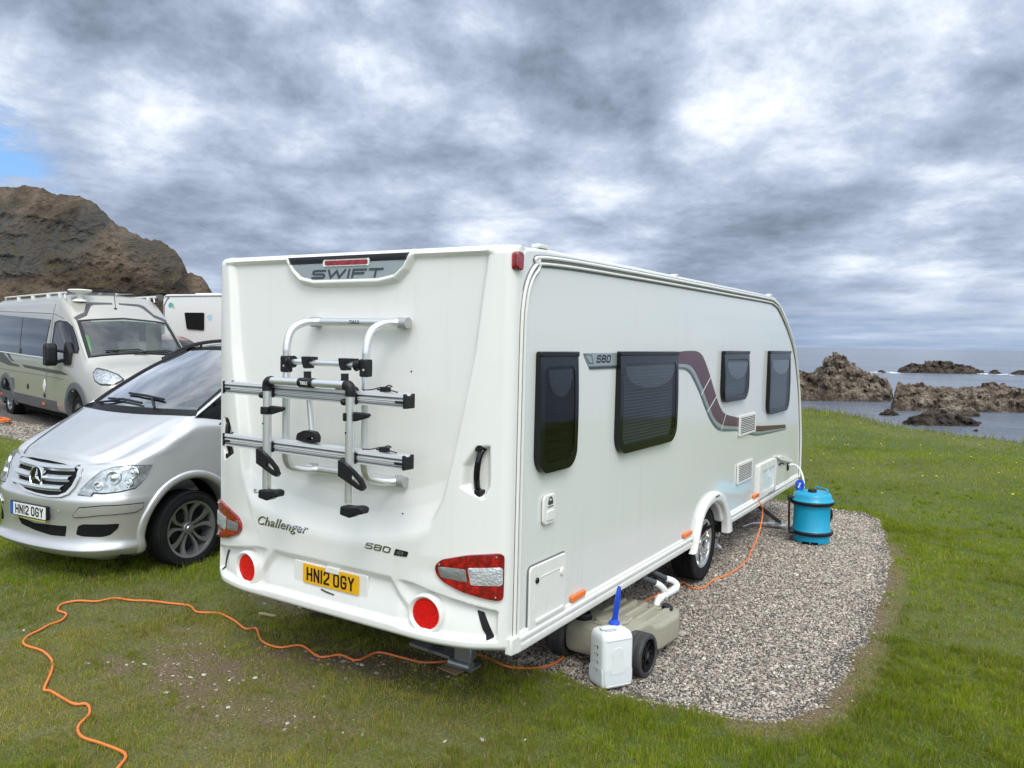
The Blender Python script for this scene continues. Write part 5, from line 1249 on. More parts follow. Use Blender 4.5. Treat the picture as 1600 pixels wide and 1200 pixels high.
# two hanging arms
for x, zb_ in ((-1.205, 1.500), (-.920, 1.765)):
    MBc = MB().prism(fillet([(x - .028, 1.938), (x + .050, 1.938), (x + .050, 1.922), (x + .022, 1.915), (x + .020, 1.872), (x - .008, 1.872), (x - .022, 1.90)], .006), TY - .034, TY + .022, mtx=PY).tube([(x + .01, TY - .02, 1.855), (x + .012, TY - .02, 1.800)], .021, 12)
    o = MBc.build('arm_clamp', M_blk, rk, bevel=.006)
    MB().tube([(x + .012, TY - .02, 1.81), (x + .05, TY - .02, zb_ + .01)], .0155, 12).build('holding_arm', M_alu, o)
    jx = x + .055
    ol = fillet([(jx - .075, zb_ - .030), (jx - .065, zb_ + .008), (jx - .01, zb_ + .030), (jx + .06, zb_ + .026), (jx + .082, zb_ + .004), (jx + .080, zb_ - .034), (jx + .04, zb_ - .040)], .012)
    drape(planefn((0, TY - .04, 0), (1, 0, 0), (0, 0, 1), (0, -1, 0)), ol, .02, .035, holes=(fillet([(jx + .005, zb_ - .016), (jx + .055, zb_ + .002), (jx + .06, zb_ - .018), (jx + .03, zb_ - .024)], .004),)).build('frame_jaw', M_blk, o, bevel=.006)
# ================================================================ silver people carrier beside the caravan (local x forward, y to its left)
M_silver = bpy.data.materials.new('silver_paint'); M_silver.use_nodes = True
t = NT(M_silver.node_tree); b = t.n['Principled BSDF']; co = t.coord('Object')
t.put(b.inputs['Base Color'], (.56, .575, .58, 1)); b.inputs['Metallic'].default_value = .62; b.inputs['Roughness'].default_value = .30
b.inputs['Coat Weight'].default_value = 1.0; b.inputs['Coat Roughness'].default_value = .03
fl = t.noise(co, 900, 2); t.l.new(t.mix(t.rng(fl, .3, .7), (.53, .53, .525), (.63, .63, .62)), b.inputs['Base Color'])
M_autoglass = glass('car_glass', (.78, .87, .83), 1.52, .0, 3.4)
M_sideglass = glass('privacy_glass', (.10, .12, .12), 1.52, .0, 1.2)
M_cab = mat('cabin_trim', (.075, .077, .08), .8, var=(8, .2))
M_seat = mat('seat_fabric', (.20, .20, .21), .95, var=(10, .2))
M_slat = mat('grille_slat', (.62, .64, .66), .28, metal=.7)
M_lampbody = mat('headlamp_bowl', (.40, .41, .42), .22, metal=.85, bump=(26, .25, .01), var=(22, .35))
M_lampglass = glass('headlamp_cover', (.93, .95, .95), 1.5, .0, 1.1)
M_darkalloy = mat('dark_machined_alloy', (.33, .33, .335), .30, metal=.8)
def car_root(name, x, y, z, ax, ay):
    return empty(name, (x, y, z), (0, 0, math.atan2(ay, ax)))
vi = car_root('people_carrier', -4.875, .961, 0, math.sin(-3.194), math.cos(-3.194))
tag(vi, 'silver people carrier parked on the grass beside the white caravan, bonnet towards the camera', 'car')
def mirrored(half):            # rows of points with y>=0, first point on the centre line
    out = []
    for r_ in half: out.append([(p[0], -p[1], p[2]) for p in r_[:0:-1]] + list(r_))
    return out
V_ = lambda u0, V: [(u0, 0), (u0 - .008, .25), (u0 - .035, .46), (u0 - .095, .64), (u0 - .20, .79 * V / .93), (u0 - .34, .875 * V / .93), (u0 - .52, V * .985), (.10, V), (-.25, V), (-.7, V), (-1.4, V), (-2.3, V), (-3.2, V), (-3.85, V * .985), (-4.10, V * .90), (-4.17, V * .5), (-4.18, 0)]
rows = []
for z, u0, V, zs in ((.16, .74, .82, .18), (.205, .85, .875, .22), (.262, .912, .90, .27), (.285, .912, .905, .30), (.33, .880, .905, .35), (.42, .868, .915, .43), (.52, .872, .928, .53), (.61, .884, .935, .62), (.672, .884, .935, .69), (.70, .866, .932, .73), (.76, .825, .930, .82), (.86, .778, .922, .94)):
    rows.append([(u, v, z + (zs - z) * min(1, i / 6)) for i, (u, v) in enumerate(V_(u0, V))])
rows.append([(.725, 0, .955), (.718, .25, .952), (.690, .45, .945), (.635, .62, .955), (.56, .765, .975), (.44, .845, 1.01), (.27, .890, 1.05), (.08, .902, 1.085), (-.20, .912, 1.10), (-.7, .915, 1.10), (-1.4, .915, 1.10), (-2.3, .915, 1.10), (-3.2, .915, 1.10), (-3.85, .90, 1.10), (-4.08, .83, 1.10), (-4.15, .46, 1.10), (-4.16, 0, 1.10)])
TOP = [(.708, 0, .985), (.700, .25, .981), (.668, .44, .972), (.612, .565, .972), (.53, .640, 1.01), (.40, .690, 1.075), (.22, .735, 1.165), (.03, .775, 1.262), (-.115, .812, 1.332), (-.55, .868, 1.262), (-1.4, .882, 1.25), (-2.3, .882, 1.25), (-3.2, .88, 1.25), (-3.85, .865, 1.25), (-4.06, .80, 1.25), (-4.13, .44, 1.25), (-4.14, 0, 1.25)]
mid_ = []
for a, b_ in zip(rows[-1], TOP): mid_.append(((a[0] + b_[0]) / 2 + .0, (a[1] + b_[1]) / 2 + (.028 if a[1] > .5 else 0), (a[2] + b_[2]) / 2 + (.022 if a[1] > .5 else 0)))
rows.append(mid_); rows.append(TOP)
G_ = crgrid(mirrored(rows), 6, 9)
mb = gridmesh([[Vector(p) for p in r_] for r_ in G_], flip=False)
# orientation check, then cut the wheel openings
def facing_out(mb):
    f = mb.f[len(mb.f) // 2 + 3]; a, b, c = (Vector(mb.v[i]) for i in f[:3]); cen = sum((Vector(v) for v in mb.v[::50]), Vector()) / len(mb.v[::50])
    return (b - a).cross(c - a).dot(a - cen) > 0
if not facing_out(mb): mb.f = [f[::-1] for f in mb.f]
full = BVHTree.FromPolygons([Vector(v) for v in mb.v], mb.f)
def cut(mb, test): mb.mi = []; mb.f = [f for f in mb.f if not test(sum((Vector(mb.v[i]) for i in f), Vector()) / len(f))]; mb.mi = [0] * len(mb.f)
WB = (0, -3.2)
cut(mb, lambda c: abs(c.y) > .62 and any(math.hypot(c.x - w_, c.z - .36) < .445 for w_ in WB))
shell = mb.build('body', M_silver, vi, ang=50)
# bonnet (Coons patch with crown and two creases)
F_c = [Vector(p) for p in cr([TOP[3], TOP[2], TOP[1]] + [TOP[0]] + [(p[0], -p[1], p[2]) for p in (TOP[1], TOP[2], TOP[3])], 6)]     # front edge from left to right
S_l = [Vector(p) for p in cr(TOP[3:9], 8)]
def interp(P, t): k = t * (len(P) - 1); i = min(int(k), len(P) - 2); return P[i].lerp(P[i + 1], k - i)
C_c = [Vector(p) for p in cr([(-.115, .812, 1.332), (-.05, .60, 1.325), (.0, .3, 1.315), (.015, 0, 1.312), (.0, -.3, 1.315), (-.05, -.60, 1.325), (-.115, -.812, 1.332)], 5)]
hood = []
for i in range(49):
    s = i / 48; r_ = []
    L = interp(S_l, s); Rr = Vector((L.x, -L.y, L.z))
    for j in range(57):
        w_ = j / 56
        p = (F_c and interp(F_c, w_)) * (1 - s) + interp(C_c, w_) * s + L * (1 - w_) + Rr * w_ - (interp(F_c, 0) * (1 - s) * (1 - w_) + interp(F_c, 1) * (1 - s) * w_ + interp(C_c, 0) * s * (1 - w_) + interp(C_c, 1) * s * w_)
        ww = abs(2 * w_ - 1); p = p.copy()
        p.z += .052 * (1 - ww ** 2.4) * min(1, s * 9) ** .7 * (1 - s * .75) + .010 * math.exp(-((ww - (.80 - .12 * (1 - s))) / .07) ** 2) * min(1, s * 5) * (1 - s) ** .3 - .004
        q = p.lerp(Vector((.3, 0, p.z)), .006)
        r_.append(q)
    hood.append(r_)
HB = gridmesh(hood)
if not (Vector(HB.v[HB.f[0][1]]) - Vector(HB.v[HB.f[0][0]])).cross(Vector(HB.v[HB.f[0][2]]) - Vector(HB.v[HB.f[0][0]])).z > 0: HB.f = [f[::-1] for f in HB.f]
hb = HB.build('bonnet', M_silver, vi, ang=60)
sm = MB().tube([p + Vector((0, 0, -.008)) for p in S_l], .006, 6).tube([Vector((p.x, -p.y, p.z - .008)) for p in S_l], .006, 6).tube([p + Vector((-.002, 0, -.010)) for p in F_c], .007, 6)
sm.build('bonnet_gap', M_blk, hb)
MB().lathe([(0, .004), (.020, .003), (.026, 0)], 24, mtx=T(.655, 0, 1.026) @ rotm('Y', R(35))).build('bonnet_badge', M_chrome, hb)
hbv = BVHTree.FromPolygons([Vector(v) for v in HB.v], HB.f)

# pixel ray against the body, in the car's own frame: used once to read outlines off the photograph, the parts then follow the real surface
VM = Matrix.Translation(vi.location) @ Matrix.Rotation(vi.rotation_euler.z, 4, 'Z'); VMi = VM.inverted()
def surfpx(bvh, Mi, px, py):
    o = Mi @ CAM; d = (Mi.to_3x3() @ (_f + _r2 * ((px - 800) / FPX) - _u2 * ((py - 600) / FPX))).normalized(); h = bvh.ray_cast(o, d)
    if h[0] is None: h = bvh.find_nearest(o + d * (Vector((.7, 0, .7)) - o).length)
    return h[0]
def patch(bvh, Mi, pxs, ang, step=.02, lift=0., thick=.004, r=0, mirror=False, holes_px=(), dome=0., elev=0., pts=None):
    dr = Vector((-math.cos(ang) * math.cos(elev), -math.sin(ang) * math.cos(elev), -math.sin(elev))); e1 = Vector((-math.sin(ang), math.cos(ang), 0)); e2 = e1.cross(dr) * 1.0
    if e2.z < 0: e2 = -e2
    to2 = lambda p: (p.dot(e1), p.dot(e2))
    ol = [to2(surfpx(bvh, Mi, *q)) for q in pxs] if pts is None else [to2(Vector(p)) for p in pts]
    if r: ol = fillet(ol, r)
    hs = [[to2(surfpx(bvh, Mi, *q)) for q in h] for h in holes_px]
    if r: hs = [fillet(h, r) for h in hs]
    fn0 = ray_fn(bvh, lambda a, b: e1 * a + e2 * b - dr * 3, dr)
    m_ = drape(fn0, ol, step, thick, lift, holes=hs, dome=dome)
    if mirror: m_.v = [(x, -y, z) for x, y, z in m_.v]; m_.f = [f[::-1] for f in m_.f]
    return m_
# headlamps
HL = [(122, 772), (128, 765), (141, 752), (158, 738), (178, 731), (205, 728), (237, 727), (231, 740), (220, 754), (211, 762), (188, 768), (160, 771), (146, 770), (142, 775)]
for mir in (False, True):
    hl = patch(full, VMi, HL, R(38), .03, .001, .006, mirror=mir).build('headlamp', M_lampbody, vi, bevel=.002)
    patch(full, VMi, HL, R(38), .02, .024, .004, mirror=mir, dome=.014).build('headlamp_cover', M_lampglass, hl)
    patch(full, VMi, [(121, 774), (127, 764), (140, 751), (157, 737), (178, 729.5), (205, 726.5), (238.5, 726), (232, 741), (221, 755), (212, 763.5), (188, 769.5), (160, 772.5), (147, 771.5), (143, 776)], R(38), .02, .0005, .002, mirror=mir).build('headlamp_seal', M_blk, hl)
    sg = -1 if mir else 1
    for (px, py, r_, nm) in ((178, 747, .058, 'main_lamp'), (209, 738, .045, 'turn_lamp'), (202, 755, .034, 'side_lamp'), (155, 760, .036, 'low_lamp')):
        p = surfpx(full, VMi, px, py); p = Vector((p.x, p.y * sg, p.z)); nrm = Vector((math.cos(R(30)), sg * math.sin(R(30)), .12)).normalized()
        mt = T(*(p + nrm * .004)) @ nrm.to_track_quat('Z', 'Y').to_matrix().to_4x4()
        MB().lathe([(r_ * 1.08, -.01), (r_ * 1.08, .014), (r_ * .95, .016), (r_ * .85, .004), (r_ * .5, -.002), (r_ * .46, .012), (r_ * .30, .020), (0, .022)], 24, mtx=mt).build(nm, M_chrome, hl)
    patch(full, VMi, [(123, 773), (130, 767), (146, 771), (142, 776)], R(30), .012, .006, .006, mirror=mir).build('day_lamp', M_greylens, hl)
# grille
GR = [(31, 711), (50, 712), (80, 717), (105, 723), (130, 733), (127, 745), (118, 762), (108, 773), (95, 778), (78, 778), (58, 774), (40, 768), (28, 758), (26, 740), (28, 722)]
def sc(poly, k, cx=None, cy=None):
    cx = cx if cx is not None else sum(p[0] for p in poly) / len(poly); cy = cy if cy is not None else sum(p[1] for p in poly) / len(poly)
    return [(cx + (x - cx) * k, cy + (y - cy) * k) for x, y in poly]
g0 = patch(full, VMi, GR, 0., .02, .0, .004).build('grille', M_dark, vi)
patch(full, VMi, GR, 0., .02, .004, .012, holes_px=(sc(GR, .90),)).build('grille_frame', M_silver, g0, bevel=.003)
fr0 = ray_fn(full, lambda a, b: (2, a, b), (-1, 0, 0))
for z0, z1, hw in ((.895, .950, .400), (.812, .866, .395), (.738, .788, .350)):
    prof = [(0, 0), (.012, .3), (.030, .5), (.026, .8), (0, 1.)]
    rws = []
    for k in range(41):
        y = -hw + 2 * hw * k / 40; arc_ = .035 * (1 - (y / .45) ** 2) * -1 + .02
        r_ = []
        for dx_, tz in prof:
            z = z0 + (z1 - z0) * tz + arc_ * .6; p, n_ = fr0(y, z); r_.append(p + Vector((dx_, 0, 0)) + n_ * .003)
        rws.append(r_)
    m_ = gridmesh(rws); m_.build('grille_slat', M_slat, g0)
p, n_ = fr0(.0, .835); em = T(*(p + Vector((.036, 0, 0)))) @ rotm('Y', PI / 2 - .12)
e0 = MB().lathe([(.060, -.04), (.086, -.03), (.094, .0), (.094, .010), (.085, .014), (.078, .006)], 40, mtx=em).build('star_ring', M_chrome, g0)
MB().lathe([(0, .004), (.079, .004)], 40, mtx=em).build('ring_back', M_blk_gloss, e0)
mb = MB()
for k in range(3):
    a = 2 * PI * k / 3 + PI       # local -x is up once turned
    c, s = math.cos(a), math.sin(a); q = lambda r_, o: Vector((c * r_ - s * o, s * r_ + c * o, 0))
    tip = q(.080, 0); l_, r2_ = q(.016, .016), q(.016, -.016); ct = Vector((0, 0, .018))
    vs = [tip + Vector((0, 0, .006)), l_ + Vector((0, 0, .006)), ct, r2_ + Vector((0, 0, .006))]; mb.add([em @ v for v in vs], [(0, 1, 2), (0, 2, 3), (2, 1, 0), (3, 2, 0)])
mb.build('star', M_chrome, e0, smooth=False)
# number plate
pz = .557; px_ = .905
npv = MB().box(px_ - .03, px_, -.262, .262, pz - .058, pz + .058).build('number_plate', M_blk, vi, bevel=.003)
MB().prism(rrect(-.255, .255, -.052, .052, .006), 0, .002, mtx=T(px_, 0, pz) @ PX).build('plate_face', M_plate_w, npv)
MB().prism([(-.255, -.052), (-.213, -.052), (-.213, .052), (-.255, .052)], 0, .003, mtx=T(px_, 0, pz) @ PX).build('plate_band', mat('blue_plate_band', (.02, .08, .42), .4), npv, smooth=False)
v, f, w0 = stroke_text('HN12 OGY', .050, .079, .0135, .0115, sp=.022)
place2d([(x - w0 / 2 + .02, z - .0395) for x, z in v], f, planefn((px_ + .003, 0, pz), (0, 1, 0), (0, 0, 1), (1, 0, 0)), 0, .0006).build('plate_characters', M_ink, npv, smooth=False)
MB().prism([(-.24, -.0745), (.24, -.0745), (.24, -.0655), (.24, -.0655), (-.24, -.0655)][:4], 0, .002, mtx=T(px_ - .004, 0, pz) @ PX).build('dealer_strip', mat('yellow_strip', (.55, .50, .08), .5), npv, smooth=False)
# intakes and bumper details
patch(full, VMi, [(28, 806), (55, 817), (80, 820), (104, 822), (102, 838), (80, 836), (55, 828), (34, 818)], 0., .02, .0, .003, r=.01).build('lower_intake', M_dark, vi)
for mir in (False, True):
    patch(full, VMi, [(122, 822), (130, 819), (187, 818), (184, 826), (172, 836), (160, 839), (128, 838), (119, 835)], R(35), .02, .0, .003, r=.015, mirror=mir).build('fog_intake', M_dark, vi)
    patch(full, VMi, [(115, 804), (124, 794), (160, 791), (224, 786), (222, 793), (212, 799), (160, 804), (117, 808)], R(42), .015, .004, .006, r=.006, mirror=mir).build('bumper_strip', M_silver, vi, bevel=.003)
    patch(full, VMi, [(113, 805), (123, 792.5), (160, 789.5), (225.5, 784.5), (223.5, 793.5), (213, 800.5), (160, 805.5), (115, 809.5)], R(42), .015, .0, .002, r=.006, mirror=mir).build('strip_gap', M_ink, vi)
    sg = -1 if mir else 1
    p, n_ = ray_fn(full, lambda a, b: (2, a, b), (-1, 0, 0))(.36 * sg, .585)
    MB().lathe([(0, .003), (.008, .002), (.010, 0)], 12, mtx=T(*p) @ rotm('Y', PI / 2)).build('parking_sensor', M_silver, vi)
    # wheel arch lip
    for w_ in WB:
        rws = []; fnS = ray_fn(full, lambda a, b: (a, 2 * sg, b), (0, -sg, 0))
        for k in range(41):
            a = R(-16 + 212 * k / 40); r_ = []
            for rad, off in ((.505, -.004), (.503, .012), (.485, .020), (.46, .020), (.445, .014), (.432, .0), (.430, -.14)):
                p, n_ = fnS(w_ + rad * math.cos(a), max(.19, .36 + rad * math.sin(a))); q = Vector((w_ + rad * math.cos(a), p.y + sg * off, max(.185, .36 + rad * math.sin(a))))
                if off == -.14 or rad < .44: q.y = sg * (min(abs(p.y), .94) + off)
                r_.append(q)
            rws.append(r_)
        gridmesh(rws, flip=(sg < 0)).build('wheel_arch', M_silver, vi, ang=60)
        rws = [[Vector((w_ + .45 * math.cos(R(a)), sg * .90, .36 + .45 * math.sin(R(a)))), Vector((w_ + .45 * math.cos(R(a)), sg * .55, .36 + .45 * math.sin(R(a))))] for a in range(-20, 201, 12)]
        gridmesh(rws).build('wheel_well', M_dark, vi)
        ww = alloy_wheel(vi, (w_, sg * .925, .338), .338, .235, .248, 5, M_darkalloy, 1, twin=True, depth=.045, yaw=0, cap=M_darkalloy)
        ww.rotation_euler = (0, 0, sg * PI / 2)
MB().box(-4.0, .6, -.80, .80, .20, .28).build('underbody', M_dark, vi)
# greenhouse
roof_e = [(-1.22, .655, 1.905), (-1.6, .675, 1.945), (-2.3, .68, 1.965), (-3.2, .67, 1.96), (-3.9, .64, 1.93)]
ws = []
for k in range(9):
    s = k / 8; w_ = (s * 2 - 1); ws.append(((-.215 + .13 * (1 - w_ * w_), w_ * .752, 1.378), (-.42 + .10 * (1 - w_ * w_), w_ * .735, 1.505 ), (-.80 + .09 * (1 - w_ * w_), w_ * .69, 1.715), (-1.22 + .09 * (1 - w_ * w_), w_ * .625, 1.905 + .028 * (1 - w_ * w_))))
WSG = crgrid(ws, 3, 5); m_ = gridmesh([[Vector(p) for p in r_] for r_ in WSG])
wso = m_.build('windscreen', M_autoglass, vi)
edge_l = [Vector(r) for r in WSG[-1]]; edge_r = [Vector(r) for r in WSG[0]]
for e_, sg in ((edge_l, 1), (edge_r, -1)):
    MB().tube([p + Vector((.006, sg * .010, .002)) for p in e_], .014, 8).build('windscreen_trim', M_blk, wso)
    # pillar between windscreen and side glass
    rws = []
    for k, p in enumerate(e_):
        s = k / (len(e_) - 1); q = Vector((-.115 - 1.13 * s, sg * (.835 - .155 * s), 1.325 + .59 * s)); rws.append([p + Vector((0, sg * .012, 0)), p.lerp(q, .5) + Vector((0, sg * .012, .010)), q])
    gridmesh(rws, flip=(sg > 0)).build('pillar', M_silver, vi)
    low_ = cr([(-.115, .835, 1.322), (-.55, .868, 1.262), (-1.4, .882, 1.25), (-2.3, .882, 1.25), (-3.2, .88, 1.25), (-3.95, .85, 1.25)], 6)
    upp_ = cr([(-.125, .83, 1.332), (-.62, .765, 1.595), (-1.25, .682, 1.905), (-2.3, .70, 1.95), (-3.2, .69, 1.945), (-3.95, .66, 1.92)], 6)
    rws = [[Vector((a[0], sg * a[1], a[2])).lerp(Vector((b_[0], sg * b_[1], b_[2])), t_) for t_ in (0, .33, .66, 1)] for a, b_ in zip(low_, upp_)]
    gridmesh(rws, flip=(sg < 0)).build('side_glass', M_sideglass, vi)
    mbp = MB()
    for x0, x1 in ((-1.38, -1.28), (-2.50, -2.42), (-3.98, -3.80)):
        q = []
        for xx in (x0, x1):
            zt_ = 1.915 + .03 * min(1, (-xx - 1.2)); q.append([Vector((xx, sg * .888, 1.25)), Vector((xx, sg * .80, 1.60)), Vector((xx, sg * .702, zt_ + .01))])
        g_ = gridmesh(q, flip=(sg > 0)); mbp.add(g_.v, g_.f)
    mbp.build('door_pillar', M_blk_gloss, vi)
    # roof rail
    rl = cr([(-.95, sg * .705, 1.80), (-1.22, sg * .672, 1.925), (-1.50, sg * .665, 1.985), (-1.9, sg * .67, 2.010), (-2.6, sg * .675, 2.022), (-3.3, sg * .67, 2.010), (-3.7, sg * .66, 1.965)], 5)
    MB().tube(rl, .020, 8).tube([(-1.42, sg * .66, 1.93), (-1.42, sg * .665, 1.975)], .016, 6).build('roof_rail', M_blk, vi)
    # quarter window and door mirror
    MB().prism([(-.17, 1.155), (-.42, 1.165), (-.50, 1.255), (-.36, 1.262), (-.22, 1.20)], .868, .898, mtx=Matrix(((1, 0, 0, 0), (0, 0, sg, 0), (0, 1, 0, 0), (0, 0, 0, 1)))).build('quarter_window', M_blk_gloss, vi, bevel=.008)
    MB().prism(rrect(-.74, -.60, 1.18, 1.36, .04), .93, 1.13, mtx=Matrix(((1, 0, 0, 0), (0, 0, sg, 0), (0, 1, 0, 0), (0, 0, 0, 1)))).tube([(-.64, sg * .86, 1.21), (-.66, sg * .97, 1.23)], .03, 8).build('door_mirror', M_silver, vi, bevel=.03, seg=3)
rf_ = []
for p in cr([(-1.20, .645, 1.903)] + roof_e[1:], 4):
    rf_.append([Vector((p[0] + .09 * (1 - w_ * w_) * max(0, 1 - (-1.2 - p[0]) * 1.2), p[1] * w_ * 1.03, p[2] + .045 * (1 - w_ ** 2) + .004)) for w_ in np.linspace(-1, 1, 17)])
m_ = gridmesh(rf_); 
if (Vector(m_.v[m_.f[5][1]]) - Vector(m_.v[m_.f[5][0]])).cross(Vector(m_.v[m_.f[5][2]]) - Vector(m_.v[m_.f[5][0]])).z < 0: m_.f = [f[::-1] for f in m_.f]
m_.build('roof', M_silver, vi)
gridmesh([[Vector((-3.92 - .20 * (1 - t_), s_ * (.66 + .2 * (1 - t_)), 1.25 + .68 * t_)) for t_ in (0, .5, 1)] for s_ in (1, 0, -1)]).build('rear_window', M_sideglass, vi)
# cowl, wipers, dashboard, steering wheel, seats
cw = []
for k in range(21):
    w_ = k / 10 - 1; cw.append([Vector((.010 - .125 * w_ * w_, w_ * .805, 1.306 + .016 * w_ * w_)), Vector((-.055 - .12 * w_ * w_, w_ * .79, 1.318 + .016 * w_ * w_)), Vector((-.078 - .13 * w_ * w_, w_ * .77, 1.374))])
gridmesh(cw, flip=True).build('cowl', M_blk, vi)
def wiper(pts, blade):
    o = MB().tube(pts, .011, 6).build('wiper', M_blk, vi); MB().tube(blade, .012, 6).build('wiper_blade', M_blk, o); return o
def wsp(s, v):     # point just above the glass; s from base to top, v sideways
    w_ = v / .75; base = Vector((-.215 + .13 * (1 - w_ * w_), v, 1.378)); top = Vector((-1.22 + .09 * (1 - w_ * w_), v * .83, 1.905 + .028 * (1 - w_ * w_))); return base.lerp(top, s) + Vector((.008, 0, .018))
wiper([wsp(-.03, .33), wsp(.05, .22), wsp(.12, .12)], [wsp(.10, .30), wsp(.14, .0), wsp(.155, -.30)])
wiper([wsp(-.03, -.62), wsp(.02, -.40), wsp(.07, -.25)], [wsp(.03, .10), wsp(.06, -.2), wsp(.05, -.52)])
da = MB().prism([(-.14, 1.31), (-.50, 1.36), (-.70, 1.33), (-.78, 1.20), (-.74, .9), (-.14, .9)], -.74, .74, mtx=PY).build('dashboard', M_cab, vi, bevel=.03)
MB().tube([(-.86 + .055 * math.sin(a) * 1.2, .40 + .185 * math.cos(a), 1.33 + .165 * math.sin(a)) for a in np.linspace(0, 2 * PI, 28)[:-1]], .014, 8, closed=True).tube([(-.86, .24, 1.33), (-.86, .56, 1.33)], .018, 6).lathe([(0, .03), (.06, .02), (.07, 0)], 16, mtx=T(-.87, .40, 1.33) @ rotm('Y', PI / 2)).build('steering_wheel', M_cab, vi)
for y in (.40, -.40):
    MB().prism(fillet([(-1.55, .75), (-1.05, .75), (-1.02, .88), (-1.40, .90), (-1.55, 1.52), (-1.68, 1.52), (-1.62, .9)], .04), y - .24, y + .24, mtx=PY).prism(rrect(-1.69, -1.58, 1.54, 1.74, .03), y - .12, y + .12, mtx=PY).build('seat', M_seat, vi, bevel=.03)
stripes = [(.55, .06, .05), (.04, .12, .42), (.50, .52, .06), (.50, .08, .16), (.05, .10, .35), (.6, .5, .1)]
sb = MB()
for k in range(6): sb.box(-1.30, -1.27, .42, .66, 1.70 - .06 * (k + 1), 1.70 - .06 * k - .002, mi=k)
sb.build('striped_towel', [mat('towel_stripe', c, .9) for c in stripes], vi)
MB().box(-.30, -.16, -.08, .08, 1.86, 1.90, mtx=T(-.95, 0, -.04)).build('rear_view_mirror', M_cab, vi, bevel=.01)
M_blkwin = None
M_vanglass = glass('van_windscreen_glass', (.70, .80, .74), 1.52, .0, 2.2)
# ================================================================ cream and olive motorhome beyond the silver car
M_cream = mat('cream_metallic', (.42, .405, .36), .28, metal=.30, coat=.7)
M_grp = mat('cream_roof_moulding', (.66, .655, .60), .35, coat=.3)
M_greyclad = mat('grey_cladding', (.10, .105, .11), .6)
M_stripe_d = mat('dark_grey_graphic', (.055, .055, .058), .35)
M_tint = glass('tinted_van_glass', (.03, .035, .035), 1.55, .0, 1.2)
mh = empty('motorhome', (-11.239, 5.171, .305), (0, 0, math.atan2(math.cos(-4.5), math.sin(-4.5))))
tag(mh, 'cream panel van motorhome with long dark side windows on the gravel behind the silver car', 'motorhome')
def sec(u, k, low, up):
    base = [(0, low), (.80 * k, low), (.95 * k, low + .03), (1.005 * k, low + .14), (1.02 * k, .62)]
    return [(u, v, z) for v, z in base + up]
full_up = [(1.02, 1.0), (1.0, 1.4), (.955, 1.9), (.90, 2.25), (.80, 2.44), (.50, 2.50), (0, 2.52)]
S_ = [sec(-5.45, .98, .32, [(v * .98, z) for v, z in full_up]), sec(-5.35, 1, .30, full_up), sec(-3.5, 1, .30, full_up), sec(-1.6, 1, .30, full_up),
      sec(-1.15, 1, .30, [(1.02, 1.0), (1.0, 1.4), (.95, 1.88), (.90, 2.16), (.80, 2.33), (.50, 2.395), (0, 2.42)]),
      sec(-.60, 1, .30, [(1.02, 1.0), (.995, 1.37), (.93, 1.70), (.88, 1.88), (.81, 1.975), (.50, 2.02), (0, 2.045)]),
      sec(-.22, 1, .30, [(1.02, .98), (.99, 1.28), (.93, 1.50), (.885, 1.60), (.83, 1.66), (.50, 1.715), (0, 1.745)]),
      sec(.14, 1, .30, [(1.01, .92), (.985, 1.10), (.95, 1.22), (.90, 1.31), (.84, 1.36), (.50, 1.405), (0, 1.43)]),
      sec(.30, .99, .29, [(.995, .88), (.97, 1.03), (.93, 1.14), (.86, 1.225), (.76, 1.265), (.45, 1.30), (0, 1.32)]),
      sec(.62, .95, .28, [(.94, .84), (.91, .95), (.86, 1.04), (.78, 1.11), (.66, 1.15), (.38, 1.18), (0, 1.195)]),
      sec(.84, .85, .27, [(.83, .78), (.80, .87), (.75, .94), (.67, .99), (.55, 1.025), (.30, 1.05), (0, 1.06)]),
      sec(.95, .68, .27, [(.68, .70), (.66, .77), (.61, .82), (.53, .86), (.42, .885), (.22, .90), (0, .905)]),
      sec(.985, .40, .30, [(.42, .62), (.41, .66), (.38, .69), (.33, .715), (.25, .73), (.13, .74), (0, .745)])]
S_.append([(.99, 0, .5)] * len(S_[0]))
def fullring(s): return [(u, -v, z) for u, v, z in s[::-1]] + [(u, v, z) for u, v, z in s[1:]]
G_ = crgrid([fullring(s) for s in S_], 9, 5)
MHB = gridmesh([[Vector(p) for p in r_] for r_ in G_])
if not facing_out(MHB): MHB.f = [f[::-1] for f in MHB.f]
mfull = BVHTree.FromPolygons([Vector(v) for v in MHB.v], MHB.f)
WSO = [(-.86, 1.345), (-.80, 1.995), (0, 2.035), (.80, 1.995), (.86, 1.345), (.45, 1.375), (0, 1.39), (-.45, 1.375)]
CABW = [(-1.30, 1.955), (-1.10, 1.99), (-.80, 1.965), (-.58, 1.88), (-.36, 1.70), (-.14, 1.50), (-.12, 1.42), (-1.36, 1.46)]
def inpoly(x, y, P): return float(sdf_poly(np.array([x]), np.array([y]), P)[0]) < 0
cut(MHB, lambda c: (abs(c.y) > .72 and any(math.hypot(c.x - w_, c.z - .36) < .44 for w_ in (0, -4.30))) or (-.66 < c.x < .25 and c.z > 1.33 and inpoly(c.y, c.z, sc(WSO, .97, 0, 1.7))) or (abs(c.y) > .7 and inpoly(c.x, c.z, sc(CABW, .93))))
mh_b = MHB.build('body', M_cream, mh, ang=55)
mR = lambda a, b: (a, -2, b)
rs = ray_fn(mfull, mR, (0, 1, 0)); rf = ray_fn(mfull, lambda a, b: (2, a, b), (-1, 0, -.02)); rtop = ray_fn(mfull, lambda a, b: (a, b, 5), (0, 0, -1))
wsd = Vector((-1, 0, -.85)).normalized()
rw = ray_fn(mfull, lambda a, b: (.14 - (b - 1.36) * 1.17 + 2, a, b + 1.7), (-2, 0, -1.7))
